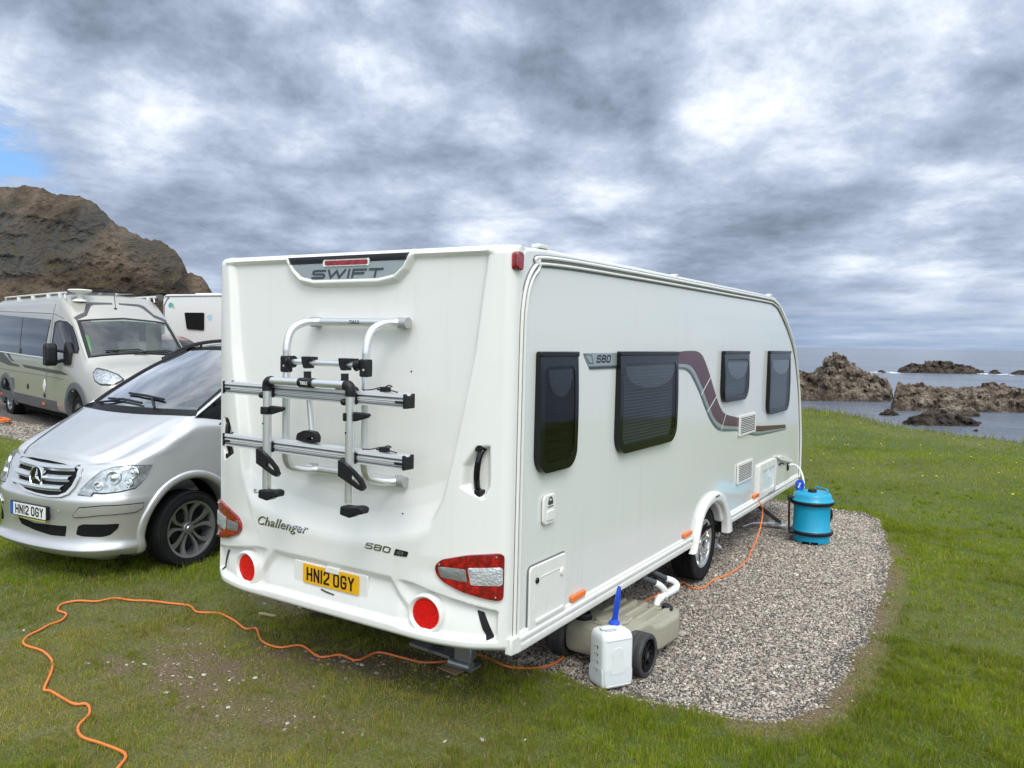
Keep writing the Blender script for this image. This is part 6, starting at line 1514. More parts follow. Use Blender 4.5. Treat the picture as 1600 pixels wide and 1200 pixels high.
drape(rw, WSO, .06, .004, .006, holes=(sc(WSO, .93, 0, 1.70),)).build('windscreen_seal', M_blk, mh)
drape(rw, sc(WSO, .95, 0, 1.70), .08, .001, .004).build('windscreen', M_vanglass, mh)
drape(rs, sc(CABW, 1.03), .05, .004, .002, holes=(sc(CABW, .93),)).build('cab_window_seal', M_blk, mh)
drape(rs, sc(CABW, .95), .08, .001, .003).build('cab_window', M_tint, mh)
sw = drape(rs, fillet([(-5.15, 2.14), (-1.56, 2.01), (-1.80, 1.31), (-5.15, 1.37)], .03), .12, .006, .004).build('side_window', M_tint, mh)
drape(rs, [(-3.36, 2.06), (-3.33, 2.06), (-3.33, 1.34), (-3.36, 1.34)], .05, .001, .011).build('window_divider', M_blk, sw)
MB().tube([tuple(rs(u, z)[0] + Vector((0, -.008, 0))) for u, z in ((-5.15, 1.355), (-3.5, 1.325), (-1.79, 1.295))], .012, 6).build('window_trim', M_grp, mh)
drape(rs, [(-5.4, .565), (-1.03, .53), (-1.04, .36), (-5.4, .41)], .2, .012, .0).build('side_skirt', M_greyclad, mh)
for (u, z) in ((-1.80, .445), (-4.75, .46)): drape(rs, rrect(u - .07, u + .07, z - .03, z + .02, .01), .05, .012, .012).build('side_marker', M_amber, mh)
drape(rs, [(-5.2, 1.34), (-4.6, 1.33), (-4.2, 1.22), (-3.9, 1.14), (-3.36, 1.11), (-3.38, 1.075), (-4.1, 1.08), (-4.7, 1.13), (-5.2, 1.20)], .12, .002, .001).build('side_graphic', M_stripe_d, mh)
drape(rs, [(-4.35, 1.335), (-4.15, 1.33), (-3.9, 1.22), (-3.72, 1.175), (-3.9, 1.175), (-4.15, 1.24)], .12, .002, .001).build('side_graphic', M_stripe_d, mh)
drape(rs, [(-3.16, 1.13), (-1.5, 1.10), (-.7, 1.085), (-.40, 1.04), (-.42, 1.025), (-1.5, 1.035), (-3.0, 1.075)], .12, .002, .001).build('side_graphic', M_stripe_d, mh)
v, f = fit_text('motorhome', .42, .035, bold=.01)
mbl = MB()
for pts in ([(-1.46, 2.30), (-1.47, 1.6), (-1.55, 1.2), (-1.66, .45)], [(-5.3, 2.22), (-3.3, 2.17), (-1.5, 2.12), (-1.20, 2.08), (-.95, 2.03)], [(-5.3, 1.0), (-3.2, .985), (-1.6, .965), (-.9, .95), (-.6, .95)]):
    mbl.tube([tuple(rs(u, z)[0] + Vector((0, -.001, 0))) for u, z in cr(pts, 6)], .007, 6)
mbl.build('panel_seam', bpy.data.materials['grey_seal'], mh)
for u, z, r_, m_ in ((-4.45, .72, .055, M_greyclad), (-2.77, .715, .05, M_blk), (-1.72, .60, .04, M_blk)): p = rs(u, z)[0]; MB().lathe([(0, .014), (r_, .012), (r_ * 1.15, 0)], 20, mtx=T(*p) @ rotm('X', PI / 2)).build('filler_cap', m_, mh)
drape(rs, rrect(-4.05, -3.72, .62, .84, .02), .1, .010).build('locker_door', M_greyclad, mh)
p = rs(-1.72, .78)[0]; MB().prism([(p.x - .09, .78), (p.x, .90), (p.x + .09, .78), (p.x, .66)], -.006, .004, mtx=T(0, p.y - .002, 0) @ PY).build('diamond_sticker', M_whitedecal, mh)
for sg in (-1, 1):
    fnS = ray_fn(mfull, lambda a, b: (a, 2 * sg, b), (0, -sg, 0))
    for w_ in (0, -4.30):
        rws = []
        for k in range(33):
            a = R(-8 + 196 * k / 32); r_ = []
            for rad, off in ((.565, .0), (.56, .022), (.50, .030), (.455, .026), (.44, .0), (.438, -.2)):
                p, n_ = fnS(w_ + rad * math.cos(a), max(.33, .36 + rad * math.sin(a))); r_.append(Vector((w_ + rad * math.cos(a), sg * (min(1.03, abs(p.y)) + off), .36 + rad * math.sin(a))))
            rws.append(r_)
        gridmesh(rws, flip=(sg < 0)).build('wheel_arch', M_greyclad, mh, ang=50)
        rws = [[Vector((w_ + .46 * math.cos(R(a)), sg * .98, .36 + .46 * math.sin(R(a)))), Vector((w_ + .46 * math.cos(R(a)), sg * .6, .36 + .46 * math.sin(R(a))))] for a in range(-20, 201, 14)]
        gridmesh(rws).build('wheel_well', M_dark, mh)
        ww = alloy_wheel(mh, (w_, sg * .965, .35), .35, .225, .20, 7, M_darkalloy, 1, depth=.03); ww.rotation_euler = (0, 0, sg * PI / 2)
    # headlamp
    HLm = [(.62, .985), (.93, .945), (.955, 1.09), (.90, 1.19), (.72, 1.155), (.50, 1.05), (.46, 1.0)]
    dr = ray_fn(mfull, lambda a, b: Vector((math.cos(.75) * 3 - math.sin(.75) * a, sg * (math.sin(.75) * 3 + math.cos(.75) * a), b)), (-math.cos(.75), -sg * math.sin(.75), 0))
    ol = [(-.22, .99), (-.10, .90), (.12, .90), (.24, .96), (.33, 1.09), (.30, 1.19), (.10, 1.15), (-.10, 1.08)]
    h_ = drape(dr, fillet(ol, .03), .04, .004, .002).build('headlamp', M_blk_gloss, mh)
    drape(dr, fillet([(x * .90 + .01, 1.04 + (z - 1.045) * .80) for x, z in ol], .03), .03, .010, .004).build('lamp_bowl', M_lampbody, h_)
    drape(dr, fillet([(x * .96, 1.04 + (z - 1.04) * .92) for x, z in ol], .03), .03, .002, .018).build('headlamp_cover', M_lampglass, h_)
    # mirror
    MB().prism(fillet([(-.93, 1.18), (-.72, 1.18), (-.69, 1.26), (-.70, 1.52), (-.75, 1.58), (-.88, 1.58), (-.93, 1.52)], .05), 1.08, 1.27, mtx=Matrix(((1, 0, 0, 0), (0, 0, sg, 0), (0, 1, 0, 0), (0, 0, 0, 1)))).build('door_mirror', M_blk, mh, bevel=.05, seg=3)
    MB().prism(fillet([(-.60, 1.40), (-.50, 1.62), (-.28, 1.44), (-.25, 1.22), (-.58, 1.20)], .04), .93, 1.03, mtx=Matrix(((1, 0, 0, 0), (0, 0, sg, 0), (0, 1, 0, 0), (0, 0, 0, 1)))).tube([(-.50, sg * .99, 1.30), (-.78, sg * 1.12, 1.24)], .035, 8).tube([(-.50, sg * .99, 1.43), (-.78, sg * 1.12, 1.46)], .03, 8).build('mirror_arm', M_blk, mh, bevel=.01)
# grille, lower bumper
drape(rf, fillet([(-.48, .88), (.48, .88), (.55, .72), (.40, .62), (-.40, .62), (-.55, .72)], .04), .06, .01).build('grille', M_blk, mh)
drape(rf, fillet([(-.60, .52), (.60, .52), (.66, .30), (-.66, .30)], .04), .08, .02).build('front_bumper', M_greyclad, mh, bevel=.01)
# overcab graphics and aerial
for sg in (-1, 1):
    dA = [(-.86, .52), (-.76, .60), (-.66, .83), (-.60, .92)]
    pts = [(-1.02, sg * .06), (-1.04, sg * .44), (-1.00, sg * .52), (-.78, sg * .62), (-.70, sg * .82), (-.62, sg * .80), (-.70, sg * .60), (-.93, sg * .46), (-.97, sg * .40), (-.98, sg * .06)]
    drape(rtop, pts, .06, .004, .002).build('overcab_graphic', M_stripe_d, mh)
v, f = fit_text('MOTORHOME', .62, .06, bold=.02)
p, n_ = rtop(-.82, -.05)
MB().tube([tuple(rtop(-.86, -.05)[0]), tuple(rtop(-.86, -.05)[0] + Vector((-.10, 0, .42)))], .006, 6).lathe([(0, .02), (.02, .015), (.03, 0)], 12, mtx=T(*rtop(-.86, -.05)[0])).build('aerial', M_blk, mh)
# roof equipment
for sg in (-1, 1):
    z_ = 2.49
    MB().tube(cr([(-5.2, sg * .80, 2.46), (-5.15, sg * .80, z_ + .02), (-4.9, sg * .80, z_ + .03), (-1.45, sg * .80, z_ + .02), (-1.25, sg * .80, z_), (-1.20, sg * .80, 2.40)], 4), .015, 8).build('roof_rail', M_trim, mh)
    for u in (-4.2, -3.2, -2.2, -1.5): MB().box(u - .04, u + .04, sg * .80 - .03, sg * .80 + .03, 2.40, 2.50).build('rail_foot', M_trim, mh, bevel=.01)
MB().lathe([(.055, .0), (.045, .10), (.06, .13), (.19, .175), (.205, .195), (.19, .21), (0, .225)], 28, mtx=T(-1.12, -.58, 2.36)).lathe([(.13, .0), (.12, .03), (.05, .06)], 20, mtx=T(-1.12, -.58, 2.35)).build('roof_aerial_dome', M_trim, mh)
MB().box(-2.9, -1.35, -.35, .50, 2.555, 2.59).build('solar_panel', M_blk_gloss, mh, bevel=.006)
MB().tube([(-4.8, .95, 2.52), (-1.30, .95, 2.50)], .055, 12).tube([(-1.34, .95, 2.50), (-1.26, .95, 2.50)], .065, 12).build('awning', M_greyclad, mh)
# cab interior
MB().prism([(.18, 1.30), (-.32, 1.32), (-.55, 1.28), (-.60, .8), (.18, .8)], -.86, .86, mtx=PY).build('dashboard', M_cab, mh, bevel=.03)
MB().tube([(-.62 + .10 * math.sin(a), -.42 + .20 * math.cos(a), 1.34 + .17 * math.sin(a)) for a in np.linspace(0, 2 * PI, 26)[:-1]], .014, 8, closed=True).tube([(-.62, -.60, 1.34), (-.62, -.24, 1.34)], .02, 6).build('steering_wheel', M_cab, mh)
M_beige = mat('beige_seat', (.36, .34, .29), .9, var=(6, .12)); M_hivis = mat('green_jacket', (.10, .55, .06), .85, var=(5, .3), bump=(9, .6, .03)); M_bkh = mat('cabin_dark', (.035, .035, .035), .9)
for y, m_ in ((-.42, M_cab), (.42, M_beige)):
    MB().prism(fillet([(-1.35, .7), (-.85, .7), (-.82, .84), (-1.18, .86), (-1.34, 1.62), (-1.46, 1.64), (-1.42, .9)], .04), y - .26, y + .26, mtx=PY).prism(rrect(-1.50, -1.38, 1.60, 1.84, .03), y - .15, y + .15, mtx=PY).build('seat', m_, mh, bevel=.05, seg=3)
MB().prism(fillet([(-1.06, 1.18), (-.78, 1.20), (-.74, 1.42), (-.90, 1.72), (-1.08, 1.72), (-1.16, 1.45)], .08), -.80, -.56, mtx=T(.22, 0, .04) @ PY).build('hanging_jacket', M_hivis, mh, bevel=.07, seg=3)
MB().box(-1.85, -1.80, -.86, .86, .5, 2.15).box(-1.9, -.2, -.9, .9, .42, .5).build('bulkhead', M_bkh, mh)
wv = MB().tube([tuple(rw(.15, 1.38)[0] + Vector((.03, 0, .01))), tuple(rw(.0, 1.45)[0] + Vector((.03, 0, .01))), tuple(rw(-.55, 1.44)[0] + Vector((.03, 0, .01)))], .012, 6).tube([tuple(rw(.75, 1.40)[0] + Vector((.03, 0, .01))), tuple(rw(.5, 1.44)[0] + Vector((.03, 0, .01))), tuple(rw(.1, 1.42)[0] + Vector((.03, 0, .01)))], .012, 6)
wv.build('wiper', M_blk, mh)
MB().box(-5.3, .7, -.85, .85, .22, .36).build('underbody', M_dark, mh)
# cable lying on the gravel by the motorhome
cpts = []
for k in range(90):
    a = k * .42; r_ = .55 + .10 * math.sin(k * .7); cpts.append((-14.6 + 1.1 * r_ * math.cos(a), 4.25 + .30 * r_ * math.sin(a), float(ground_h(np.array([-14.6]), np.array([4.3]))[0]) + .03 + .0006 * k))
M_orange = mat('orange_cable', (.78, .19, .035), .45, coat=.15, dirt=(14, .55, (.35, .13, .05), .35))
tag(MB().tube(cpts, .014, 6).build('coiled_cable', M_orange), 'loose loops of orange cable on the gravel beside the cream motorhome', 'cable')

# ================================================================ white caravan and red car further back
R0_ = at(255, 522, 19.5); R1_ = at(356, 522, 19.0)
ang_ = math.atan2(R1_.y - R0_.y, R1_.x - R0_.x)
gz = float(ground_h(np.array([R0_.x]), np.array([R0_.y]))[0])
cb = empty('touring_caravan', (R0_.x, R0_.y, gz), (0, 0, ang_)); k_ = 19.3 / FPX
tag(cb, 'distant white caravan with one small black window and stickers, at the foot of the cliff', 'caravan')
H_ = CAM.z + 66.5 * k_ - gz
def outl2(x0, x1): return fillet([(x0, .42), (x0 - .0, H_ - .02), (x1 - .1, H_), (x1 + .15, 1.4), (x1 + .1, .42)], [.02, .16, .4, .3, .02], 6)
MB().prism(outl2(.0, 5.6), .0, 2.2, mtx=PY).build('body', M_side, cb, bevel=.03)
mtz = T(0, 0, 0) @ PY
MB().tube([(x, -.006, z) for x, z in cr([(.035, .45), (.035, H_ - .5), (.06, H_ - .25), (.18, H_ - .10), (.4, H_ - .065), (4.0, H_ - .04)], 6)], .012, 6).build('awning_rail', bpy.data.materials['grey_seal'], cb)
MB().box(.68, 1.30, .3, 1.3, H_ - .02, H_ + .03).build('roof_light', M_trim, cb, bevel=.02)
wz = lambda y: CAM.z + (523 - y) * k_ - gz
wx = lambda x: (x - 255) * k_
w_o = MB().prism(fillet([(wx(296), wz(486)), (wx(331.5), wz(486)), (wx(331), wz(513)), (wx(300), wz(511.5))], .03), -.035, .0, mtx=PY).build('window', M_blk_gloss, cb, bevel=.008)
MB().prism(fillet([(wx(298), wz(487.5)), (wx(329), wz(487.5)), (wx(329), wz(511.5)), (wx(301.5), wz(510))], .03), -.037, -.034, mtx=PY).build('pane', M_tint, w_o)
for k in range(1): MB().prism(fillet([(3.0, 1.45), (4.2, 1.45), (4.2, 2.0), (3.0, 2.0)], .05), -.035, .0, mtx=PY).build('window', M_blk_gloss, cb, bevel=.008)
M_teal = mat('teal_sticker', (.10, .38, .40), .5); M_pale = mat('pale_sticker', (.40, .55, .62), .5); M_khaki = mat('khaki_sticker', (.42, .42, .26), .5)
MB().prism([(wx(269.5) + .065 * math.cos(a), wz(474.5) + .065 * math.sin(a)) for a in np.linspace(0, 2 * PI, 14)[:-1]], -.004, .0, mtx=PY).prism([(wx(264), wz(477)), (wx(268), wz(476)), (wx(268), wz(478))], -.004, 0, mtx=PY).build('round_sticker', M_teal, cb, smooth=False)
MB().prism([(wx(273), wz(472)), (wx(275.5), wz(474)), (wx(276.5), wz(480)), (wx(274), wz(481))], -.004, .0, mtx=PY).build('small_sticker', M_khaki, cb, smooth=False)
MB().prism([(wx(335), wz(492)), (wx(340), wz(488)), (wx(346), wz(490)), (wx(344), wz(497)), (wx(340), wz(499))], -.004, .0, mtx=PY).build('pale_sticker', M_pale, cb, smooth=False)
for x in (2.6,): ww = alloy_wheel(cb, (x, .10, .32), .32, .18, .19, 5, M_alloy, 1); ww.rotation_euler = (0, 0, -PI / 2)

# red car, nose to the right
P0 = at(292, 522, 17.2); gz = float(ground_h(np.array([P0.x]), np.array([P0.y]))[0])
M_red = mat('red_car_paint', (.22, .030, .028), .25, metal=.3, coat=.8)
rc = empty('parked_car', (P0.x, P0.y, gz), (0, 0, ang_ - .10)); tag(rc, 'dark red car half hidden between the motorhome and the silver people carrier', 'car')
def csec(u, hw, zl, zb, zt, tw): return [(u, v, z) for v, z in [(0, zl), (hw * .85, zl), (hw, zl + .15), (hw * 1.02, (zl + zb) / 2), (hw * .97, zb), (hw * .90, zb + .02 + (zt - zb) * .12), (tw + .06, zb + (zt - zb) * .72), (tw, zt - .02), (tw * .6, zt), (0, zt + .01)]]
cs = [csec(-3.4, .60, .35, .85, .98, .50), csec(-3.25, .80, .25, 1.02, 1.30, .60), csec(-2.6, .88, .22, 1.06, 1.74, .60), csec(-1.4, .90, .22, 1.06, 1.80, .62), csec(-.6, .90, .22, 1.06, 1.72, .60), csec(.0, .90, .22, 1.05, 1.42, .62), csec(.42, .89, .22, 1.02, 1.10, .70), csec(.9, .86, .22, .92, .98, .66), csec(1.15, .76, .25, .78, .84, .55), csec(1.25, .5, .35, .6, .66, .35)]
G_ = crgrid([fullring(s) for s in cs], 6, 4); cbm = gridmesh([[Vector(p) for p in r_] for r_ in G_])
if not facing_out(cbm): cbm.f = [f[::-1] for f in cbm.f]
cbv = BVHTree.FromPolygons([Vector(v) for v in cbm.v], cbm.f); cbm.build('body', M_red, rc, ang=60)
rsd = ray_fn(cbv, lambda a, b: (a, -2, b), (0, 1, 0))
drape(rsd, fillet([(-2.7, 1.12), (-2.5, 1.66), (-1.2, 1.70), (-.55, 1.60), (.0, 1.34), (.28, 1.12)], .03), .08, .004, .002).build('side_window', M_blk_gloss, rc)
drape(rsd, fillet([(-.52, 1.15), (-.50, 1.53), (-.05, 1.31), (.16, 1.15)], .03), .06, .002, .008).build('window_pane', mat('pale_glass_reflection', (.32, .40, .38), .1), rc)
MB().prism(rrect(.0, .22, 1.10, 1.26, .05), 1.0, 1.18, mtx=Matrix(((1, 0, 0, 0), (0, 0, -1, 0), (0, 1, 0, 0), (0, 0, 0, 1)))).tube([(.08, -.86, 1.12), (.10, -1.02, 1.15)], .03, 6).build('door_mirror', M_blk, rc, bevel=.03)
ftop = ray_fn(cbv, lambda a, b: (a, b, 4), (0, 0, -1))
drape(ftop, fillet([(-.42, -.52), (-.42, .52), (.28, .62), (.28, -.62)], .05), .08, .003, .003).build('windscreen', M_blk_gloss, rc)
for u in (-2.55, .45):
    for sg in (-1, 1): ww = alloy_wheel(rc, (u, sg * .86, .32), .32, .2, .20, 5, M_alloy, 1); ww.rotation_euler = (0, 0, sg * PI / 2)
# ================================================================ things on the ground
def gz_(x, y): return float(ground_h(np.array([x]), np.array([y]))[0])
def lay(pts, r, lift=0.): return [(x, y, gz_(x, y) + r + lift) for x, y in pts]
c1 = [(-1.20, -1.62), (-1.26, -1.42), (-1.33, -1.29), (-1.42, -1.21), (-1.60, -1.22), (-1.75, -1.235), (-1.86, -1.19), (-1.95, -1.08), (-2.08, -1.02), (-2.15, -1.06), (-2.39, -1.05), (-2.46, -1.05), (-2.65, -.91), (-2.83, -.81), (-3.04, -.76), (-3.24, -.77), (-3.37, -.69), (-3.44, -.56), (-3.48, -.48), (-3.50, -.39), (-3.60, -.30), (-3.73, -.29), (-3.84, -.20), (-3.80, -.10), (-3.69, -.02), (-3.65, .10), (-3.48, .13), (-3.36, .21), (-3.19, .26), (-3.02, .31), (-2.86, .26), (-2.71, .33), (-2.50, .30), (-2.29, .23), (-2.24, .28), (-2.02, .14), (-1.84, .13), (-1.74, .23), (-1.52, .18), (-1.43, .27), (-1.28, .27), (-1.25, .43), (-1.08, .46), (-.92, .48), (-.80, .59), (-.73, .74), (-.62, .76), (-.52, .72), (-.39, .71), (-.28, .84), (-.23, .99), (-.25, 1.14), (-.30, 1.30), (-.42, 1.60), (-.46, 1.9), (-.40, 2.2), (-.37, 2.35), (-.27, 2.43), (-.24, 2.64), (-.22, 2.86), (-.19, 3.00), (-.17, 3.14), (-.06, 3.05), (.02, 3.12), (.02, 3.36), (.08, 3.65), (.09, 3.90), (.09, 4.15), (.06, 4.38)]
P_ = cr(lay(c1, .0075, .006), 6) + cr([(.06, 4.40, .02), (.06, 4.565, .084), (.06, 4.738, .20), (.06, 4.812, .352), (.055, 4.76, .43), (.03, 4.74, .49)], 5)
tag(MB().tube(P_, .0075, 8).build('power_cable', M_orange), 'long orange mains cable snaking over the grass and gravel to the white caravan', 'cable')

# --- white water container with a blue spout
je = empty('water_container', (.205, .765, gz_(.2, .78)), (0, 0, math.atan2(.18, .115)))
tag(je, 'translucent white plastic water container with a blue ribbed spout on the gravel', 'water container')
M_hdpe = mat('milky_plastic', (.72, .74, .735), .35, trans=.0, sss=.35, bump=(25, .08, .004))
M_water = mat('water_line_plastic', (.66, .70, .715), .3, sss=.3)
M_blue = mat('blue_plastic', (.015, .07, .52), .35, var=(20, .1))
W_, D_, H_ = .215, .17, .345
def rbox(x0, x1, y0, y1, r): return rrect(x0, x1, y0, y1, r, 6)
rows_ = []
for z, ins in ((.0, .016), (.006, .006), (.02, .0), (.035, .0), (.12, .0), (.2, .0), (.288, .0), (.310, .003), (.326, .010), (.338, .024), (.345, .05)):
    rows_.append([Vector((x, y, z)) for x, y in rbox(ins, W_ - ins, ins, D_ - ins, .030)])
n_ = len(rows_[0]); vs = [p for r_ in rows_ for p in r_]; fs = []
for i in range(len(rows_) - 1):
    for j in range(n_): fs.append((i * n_ + j, i * n_ + (j + 1) % n_, (i + 1) * n_ + (j + 1) % n_, (i + 1) * n_ + j))
fs.append(tuple(range((len(rows_) - 1) * n_, len(rows_) * n_))); fs.append(tuple(reversed(range(n_))))
bo = MB().add(vs, fs).build('container_body', M_hdpe, je, bevel=.003)
# water inside shows as a slightly darker band with a curved outline on the faces
MB().prism(rrect(.012, W_ - .012, .03, .125, .02), -.0015, .004, mtx=PY).build('water_level', M_water, je)
MB().prism(rrect(.012, D_ - .012, .03, .122, .02), -.0015, .004, mtx=PX).build('water_level', M_water, je)
MB().prism(fillet([(.05, .10), (.07, .17), (.06, .215), (.085, .25), (.125, .25), (.145, .215), (.135, .165), (.16, .12), (.15, .09), (.06, .085)], .02), -.003, .003, mtx=PY).build('moulded_panel', M_hdpe, je, bevel=.003)
mb = MB().box(.018, W_ - .018, -.004, .002, .292, .297).box(.018, W_ - .018, -.004, .002, .018, .022)
mb.build('moulded_rib', M_hdpe, je, bevel=.0015)
v, f = fit_text('5', .012, .018); v2, f2 = fit_text('1', .006, .016)
mb = MB()
for z, (vv, ff) in ((.235, (v, f)), (.19, (v2, f2)), (.145, fit_text('2', .012, .016)), (.095, fit_text('1', .006, .016))):
    place2d([(a, b + z) for a, b in vv], ff, planefn((0, .070, 0), (0, -1, 0), (0, 0, 1), (-1, 0, 0)), .0022, .0004, mb=mb)
    mb.add([(-.0026, .105, z + .007), (-.0026, .085, z + .007), (-.0026, .085, z + .0095), (-.0026, .105, z + .0095)], [(0, 1, 2, 3)])
mb.build('level_marks', M_ink, je, smooth=False)
# handle bar over a grey slab coloured as the recess's shade, and spout
MB().prism(fillet([(.035, .03), (.115, .03), (.105, .10), (.06, .125), (.035, .11)], .014), .335, .3475).build('handle_recess_shade', mat('recess_shade', (.42, .45, .47), .5), je, bevel=.003)
MB().prism(fillet([(.020, .058), (.125, .052), (.128, .082), (.022, .092)], .01), .343, .356).build('carry_handle', M_hdpe, je, bevel=.005)
sx_, sy_ = .150, .125
sp = MB()
prof = [(.030, .0), (.031, .022), (.024, .026), (.022, .034)]
z0_ = .338
nr_ = 16; 
for k in range(nr_):
    z = .036 + .0078 * k; prof += [(.0150, z), (.0185, z + .002), (.0185, z + .0045), (.0150, z + .0065)]
prof += [(.016, .165), (.0165, .19), (.010, .235), (.009, .236)]
sp.lathe(prof, 20, mtx=T(sx_, sy_, z0_) @ rotm('Y', .13))
so = sp.build('spout', M_blue, je, ang=25)
MB().lathe([(.034, -.006), (.035, .018), (.029, .022), (0, .022)], 20, mtx=T(sx_, sy_, z0_)).build('spout_cap', M_blue, je, ang=30)

# --- beige waste water tank on wheels
wt = empty('waste_water_tank', (0, 1.16, gz_(0, 1.2)), (0, 0, -.05))
tag(wt, 'beige wheeled waste water tank half under the caravan with a white pipe in it', 'waste tank')
M_beigep = mat('beige_plastic', (.33, .31, .235), .42, var=(6, .08), bump=(70, .08, .002), dirt=(6, .55, (.20, .18, .13), .35))
bodyp = []
def tank_sec(y, hw, z0, z1, r): return [(x, y, z) for x, z in rrect(-hw + .0, hw, z0, z1, r, 5)]
secs = [tank_sec(-.10, .16, .10, .20, .04), tank_sec(-.085, .215, .075, .245, .05), tank_sec(-.05, .225, .07, .262, .03), tank_sec(.20, .23, .07, .265, .03), tank_sec(.245, .235, .065, .262, .03), tank_sec(.27, .255, .055, .232, .03), tank_sec(.33, .275, .05, .225, .03), tank_sec(.60, .275, .045, .215, .03), tank_sec(.76, .215, .045, .205, .04), tank_sec(.80, .17, .06, .18, .04)]
n_ = len(secs[0]); vs = [p for s in secs for p in s]; fs = []
for i in range(len(secs) - 1):
    for j in range(n_): fs.append((i * n_ + j, (i + 1) * n_ + j, (i + 1) * n_ + (j + 1) % n_, i * n_ + (j + 1) % n_))
fs.append(tuple(range(n_))); fs.append(tuple(reversed(range((len(secs) - 1) * n_, len(secs) * n_))))
tb = MB().add(vs, fs).build('tank_body', M_beigep, wt, ang=50, bevel=.006)
rb = MB()
for x in (-.17, -.085, .0, .085, .17): rb.prism([(x - .028, .20), (x - .016, .238 - abs(x) * .02), (x + .016, .238 - abs(x) * .02), (x + .028, .20)], .29, .66, mtx=PY)
rb.build('moulded_ridge', M_beigep, tb, bevel=.008)
MB().prism(fillet([(-.06, .255), (-.05, .275), (.10, .275), (.12, .255)], .006), -.03, .18, mtx=PY).lathe([(.0, .02), (.05, .018), (.058, .0)], 24, mtx=T(-.02, .06, .262)).tube([(.06, -.03, .27), (.13, .10, .272), (.11, .2, .266)], .014, 8).build('moulded_grip', M_beigep, tb, bevel=.006)
MB().lathe([(0, .045), (.048, .045), (.052, .036), (.052, .0)], 24, mtx=T(-.15, .03, .255)).lathe([(.058, .0), (.058, .012), (.05, .014)], 24, mtx=T(-.15, .03, .258)).build('screw_cap', M_blk, wt)
MB().lathe([(.050, .0), (.052, .022), (.040, .026), (.038, .01)], 24, mtx=T(.085, .635, .205)).build('inlet_collar', M_beigep, wt)
MB().lathe([(0, .03), (.038, .028), (.042, .0)], 20, mtx=T(.155, .665, .215) @ rotm('Y', .5)).build('inlet_cap', M_blk, wt)
def poly_wheel(parent, x, sg):
    w0 = empty('wheel', (x, -.0, .135)); w0.parent = parent; A = rotm('Y', PI / 2 * sg)
    MB().lathe([(.10, -.12), (.128, -.118), (.135, -.105), (.1355, -.085), (.133, -.08), (.1355, -.075), (.1355, -.045), (.133, -.04), (.1355, -.035), (.134, -.008), (.128, .0), (.108, .003), (.102, -.006)], 40, mtx=A).build('tyre', M_wheelgrey, w0, ang=30)
    mb = MB().lathe([(.102, -.004), (.098, -.05), (.03, -.055), (.03, -.008), (0, -.004)], 32, mtx=A)
    for k in range(8):
        a = 2 * PI * k / 8; mb.box(.02, .10, -.006, .006, -.056, -.022, mtx=A @ rotm('Z', a))
    mb.build('wheel_disc', M_blk, w0, ang=30); return w0
M_wheelgrey = mat('dusty_black_plastic', (.035, .034, .033), .7, dirt=(9, .45, (.12, .11, .10), .5))
poly_wheel(wt, .335, 1); poly_wheel(wt, -.335, -1)
MB().tube([(-.33, 0, .135), (.33, 0, .135)], .012, 10).build('axle', M_galv, wt)

# --- white waste pipe from the caravan's outlets to the tank
wp = empty('waste_pipe', (.09, 1.95, 0)); tag(wp, 'white plastic elbow pipework running from the caravan outlets down to the beige tank', 'waste pipe')
M_pvc = mat('white_pvc', (.80, .80, .79), .35)
M_hose = mat('dark_grey_hose', (.045, .05, .06), .55)
def loc_(p): return (p[0] - .09, p[1] - 1.95, p[2])
MB().tube([loc_(p) for p in cr([(-.12, 1.78, .44), (-.02, 1.84, .385), (.065, 1.92, .335)], 4)], .020, 12).build('outlet_hose', M_hose, wp)
MB().tube([loc_(p) for p in cr([(-.12, 2.00, .43), (-.02, 2.06, .37), (.065, 2.13, .315)], 4)], .020, 12).build('outlet_hose', M_hose, wp)
MB().tube([loc_(p) for p in cr([(.060, 1.915, .338), (.085, 1.945, .315), (.10, 1.985, .28), (.105, 2.02, .245)], 5)], .0225, 14).build('pipe_elbow', M_pvc, wp)
MB().tube([loc_(p) for p in cr([(.060, 2.125, .318), (.10, 2.17, .295), (.125, 2.185, .265), (.125, 2.14, .242), (.11, 2.05, .238), (.105, 1.96, .238), (.105, 1.88, .236), (.11, 1.83, .215), (.115, 1.80, .18)], 5)], .0225, 14).build('pipe_run', M_pvc, wp)
mb = MB()
for a, b_ in (((.107, 2.04, .238), (.105, 1.99, .238)), ((.105, 1.905, .238), (.105, 1.875, .235)), ((.126, 2.155, .247), (.115, 2.10, .240))): mb.tube([loc_(a), loc_(b_)], .0265, 14)
mb.build('pipe_collar', M_pvc, wp, bevel=.003)
MB().box(-.24, -.10, -.12, .24, .40, .45).prism(fillet([(-.03, .45), (.10, .45), (.10, .33), (.04, .29), (-.01, .33)], .02), -.20, -.17, mtx=T(-.02, -.09, 0) @ PX @ Matrix.Identity(4)).build('outlet_bracket', M_galv, wp, bevel=.005)

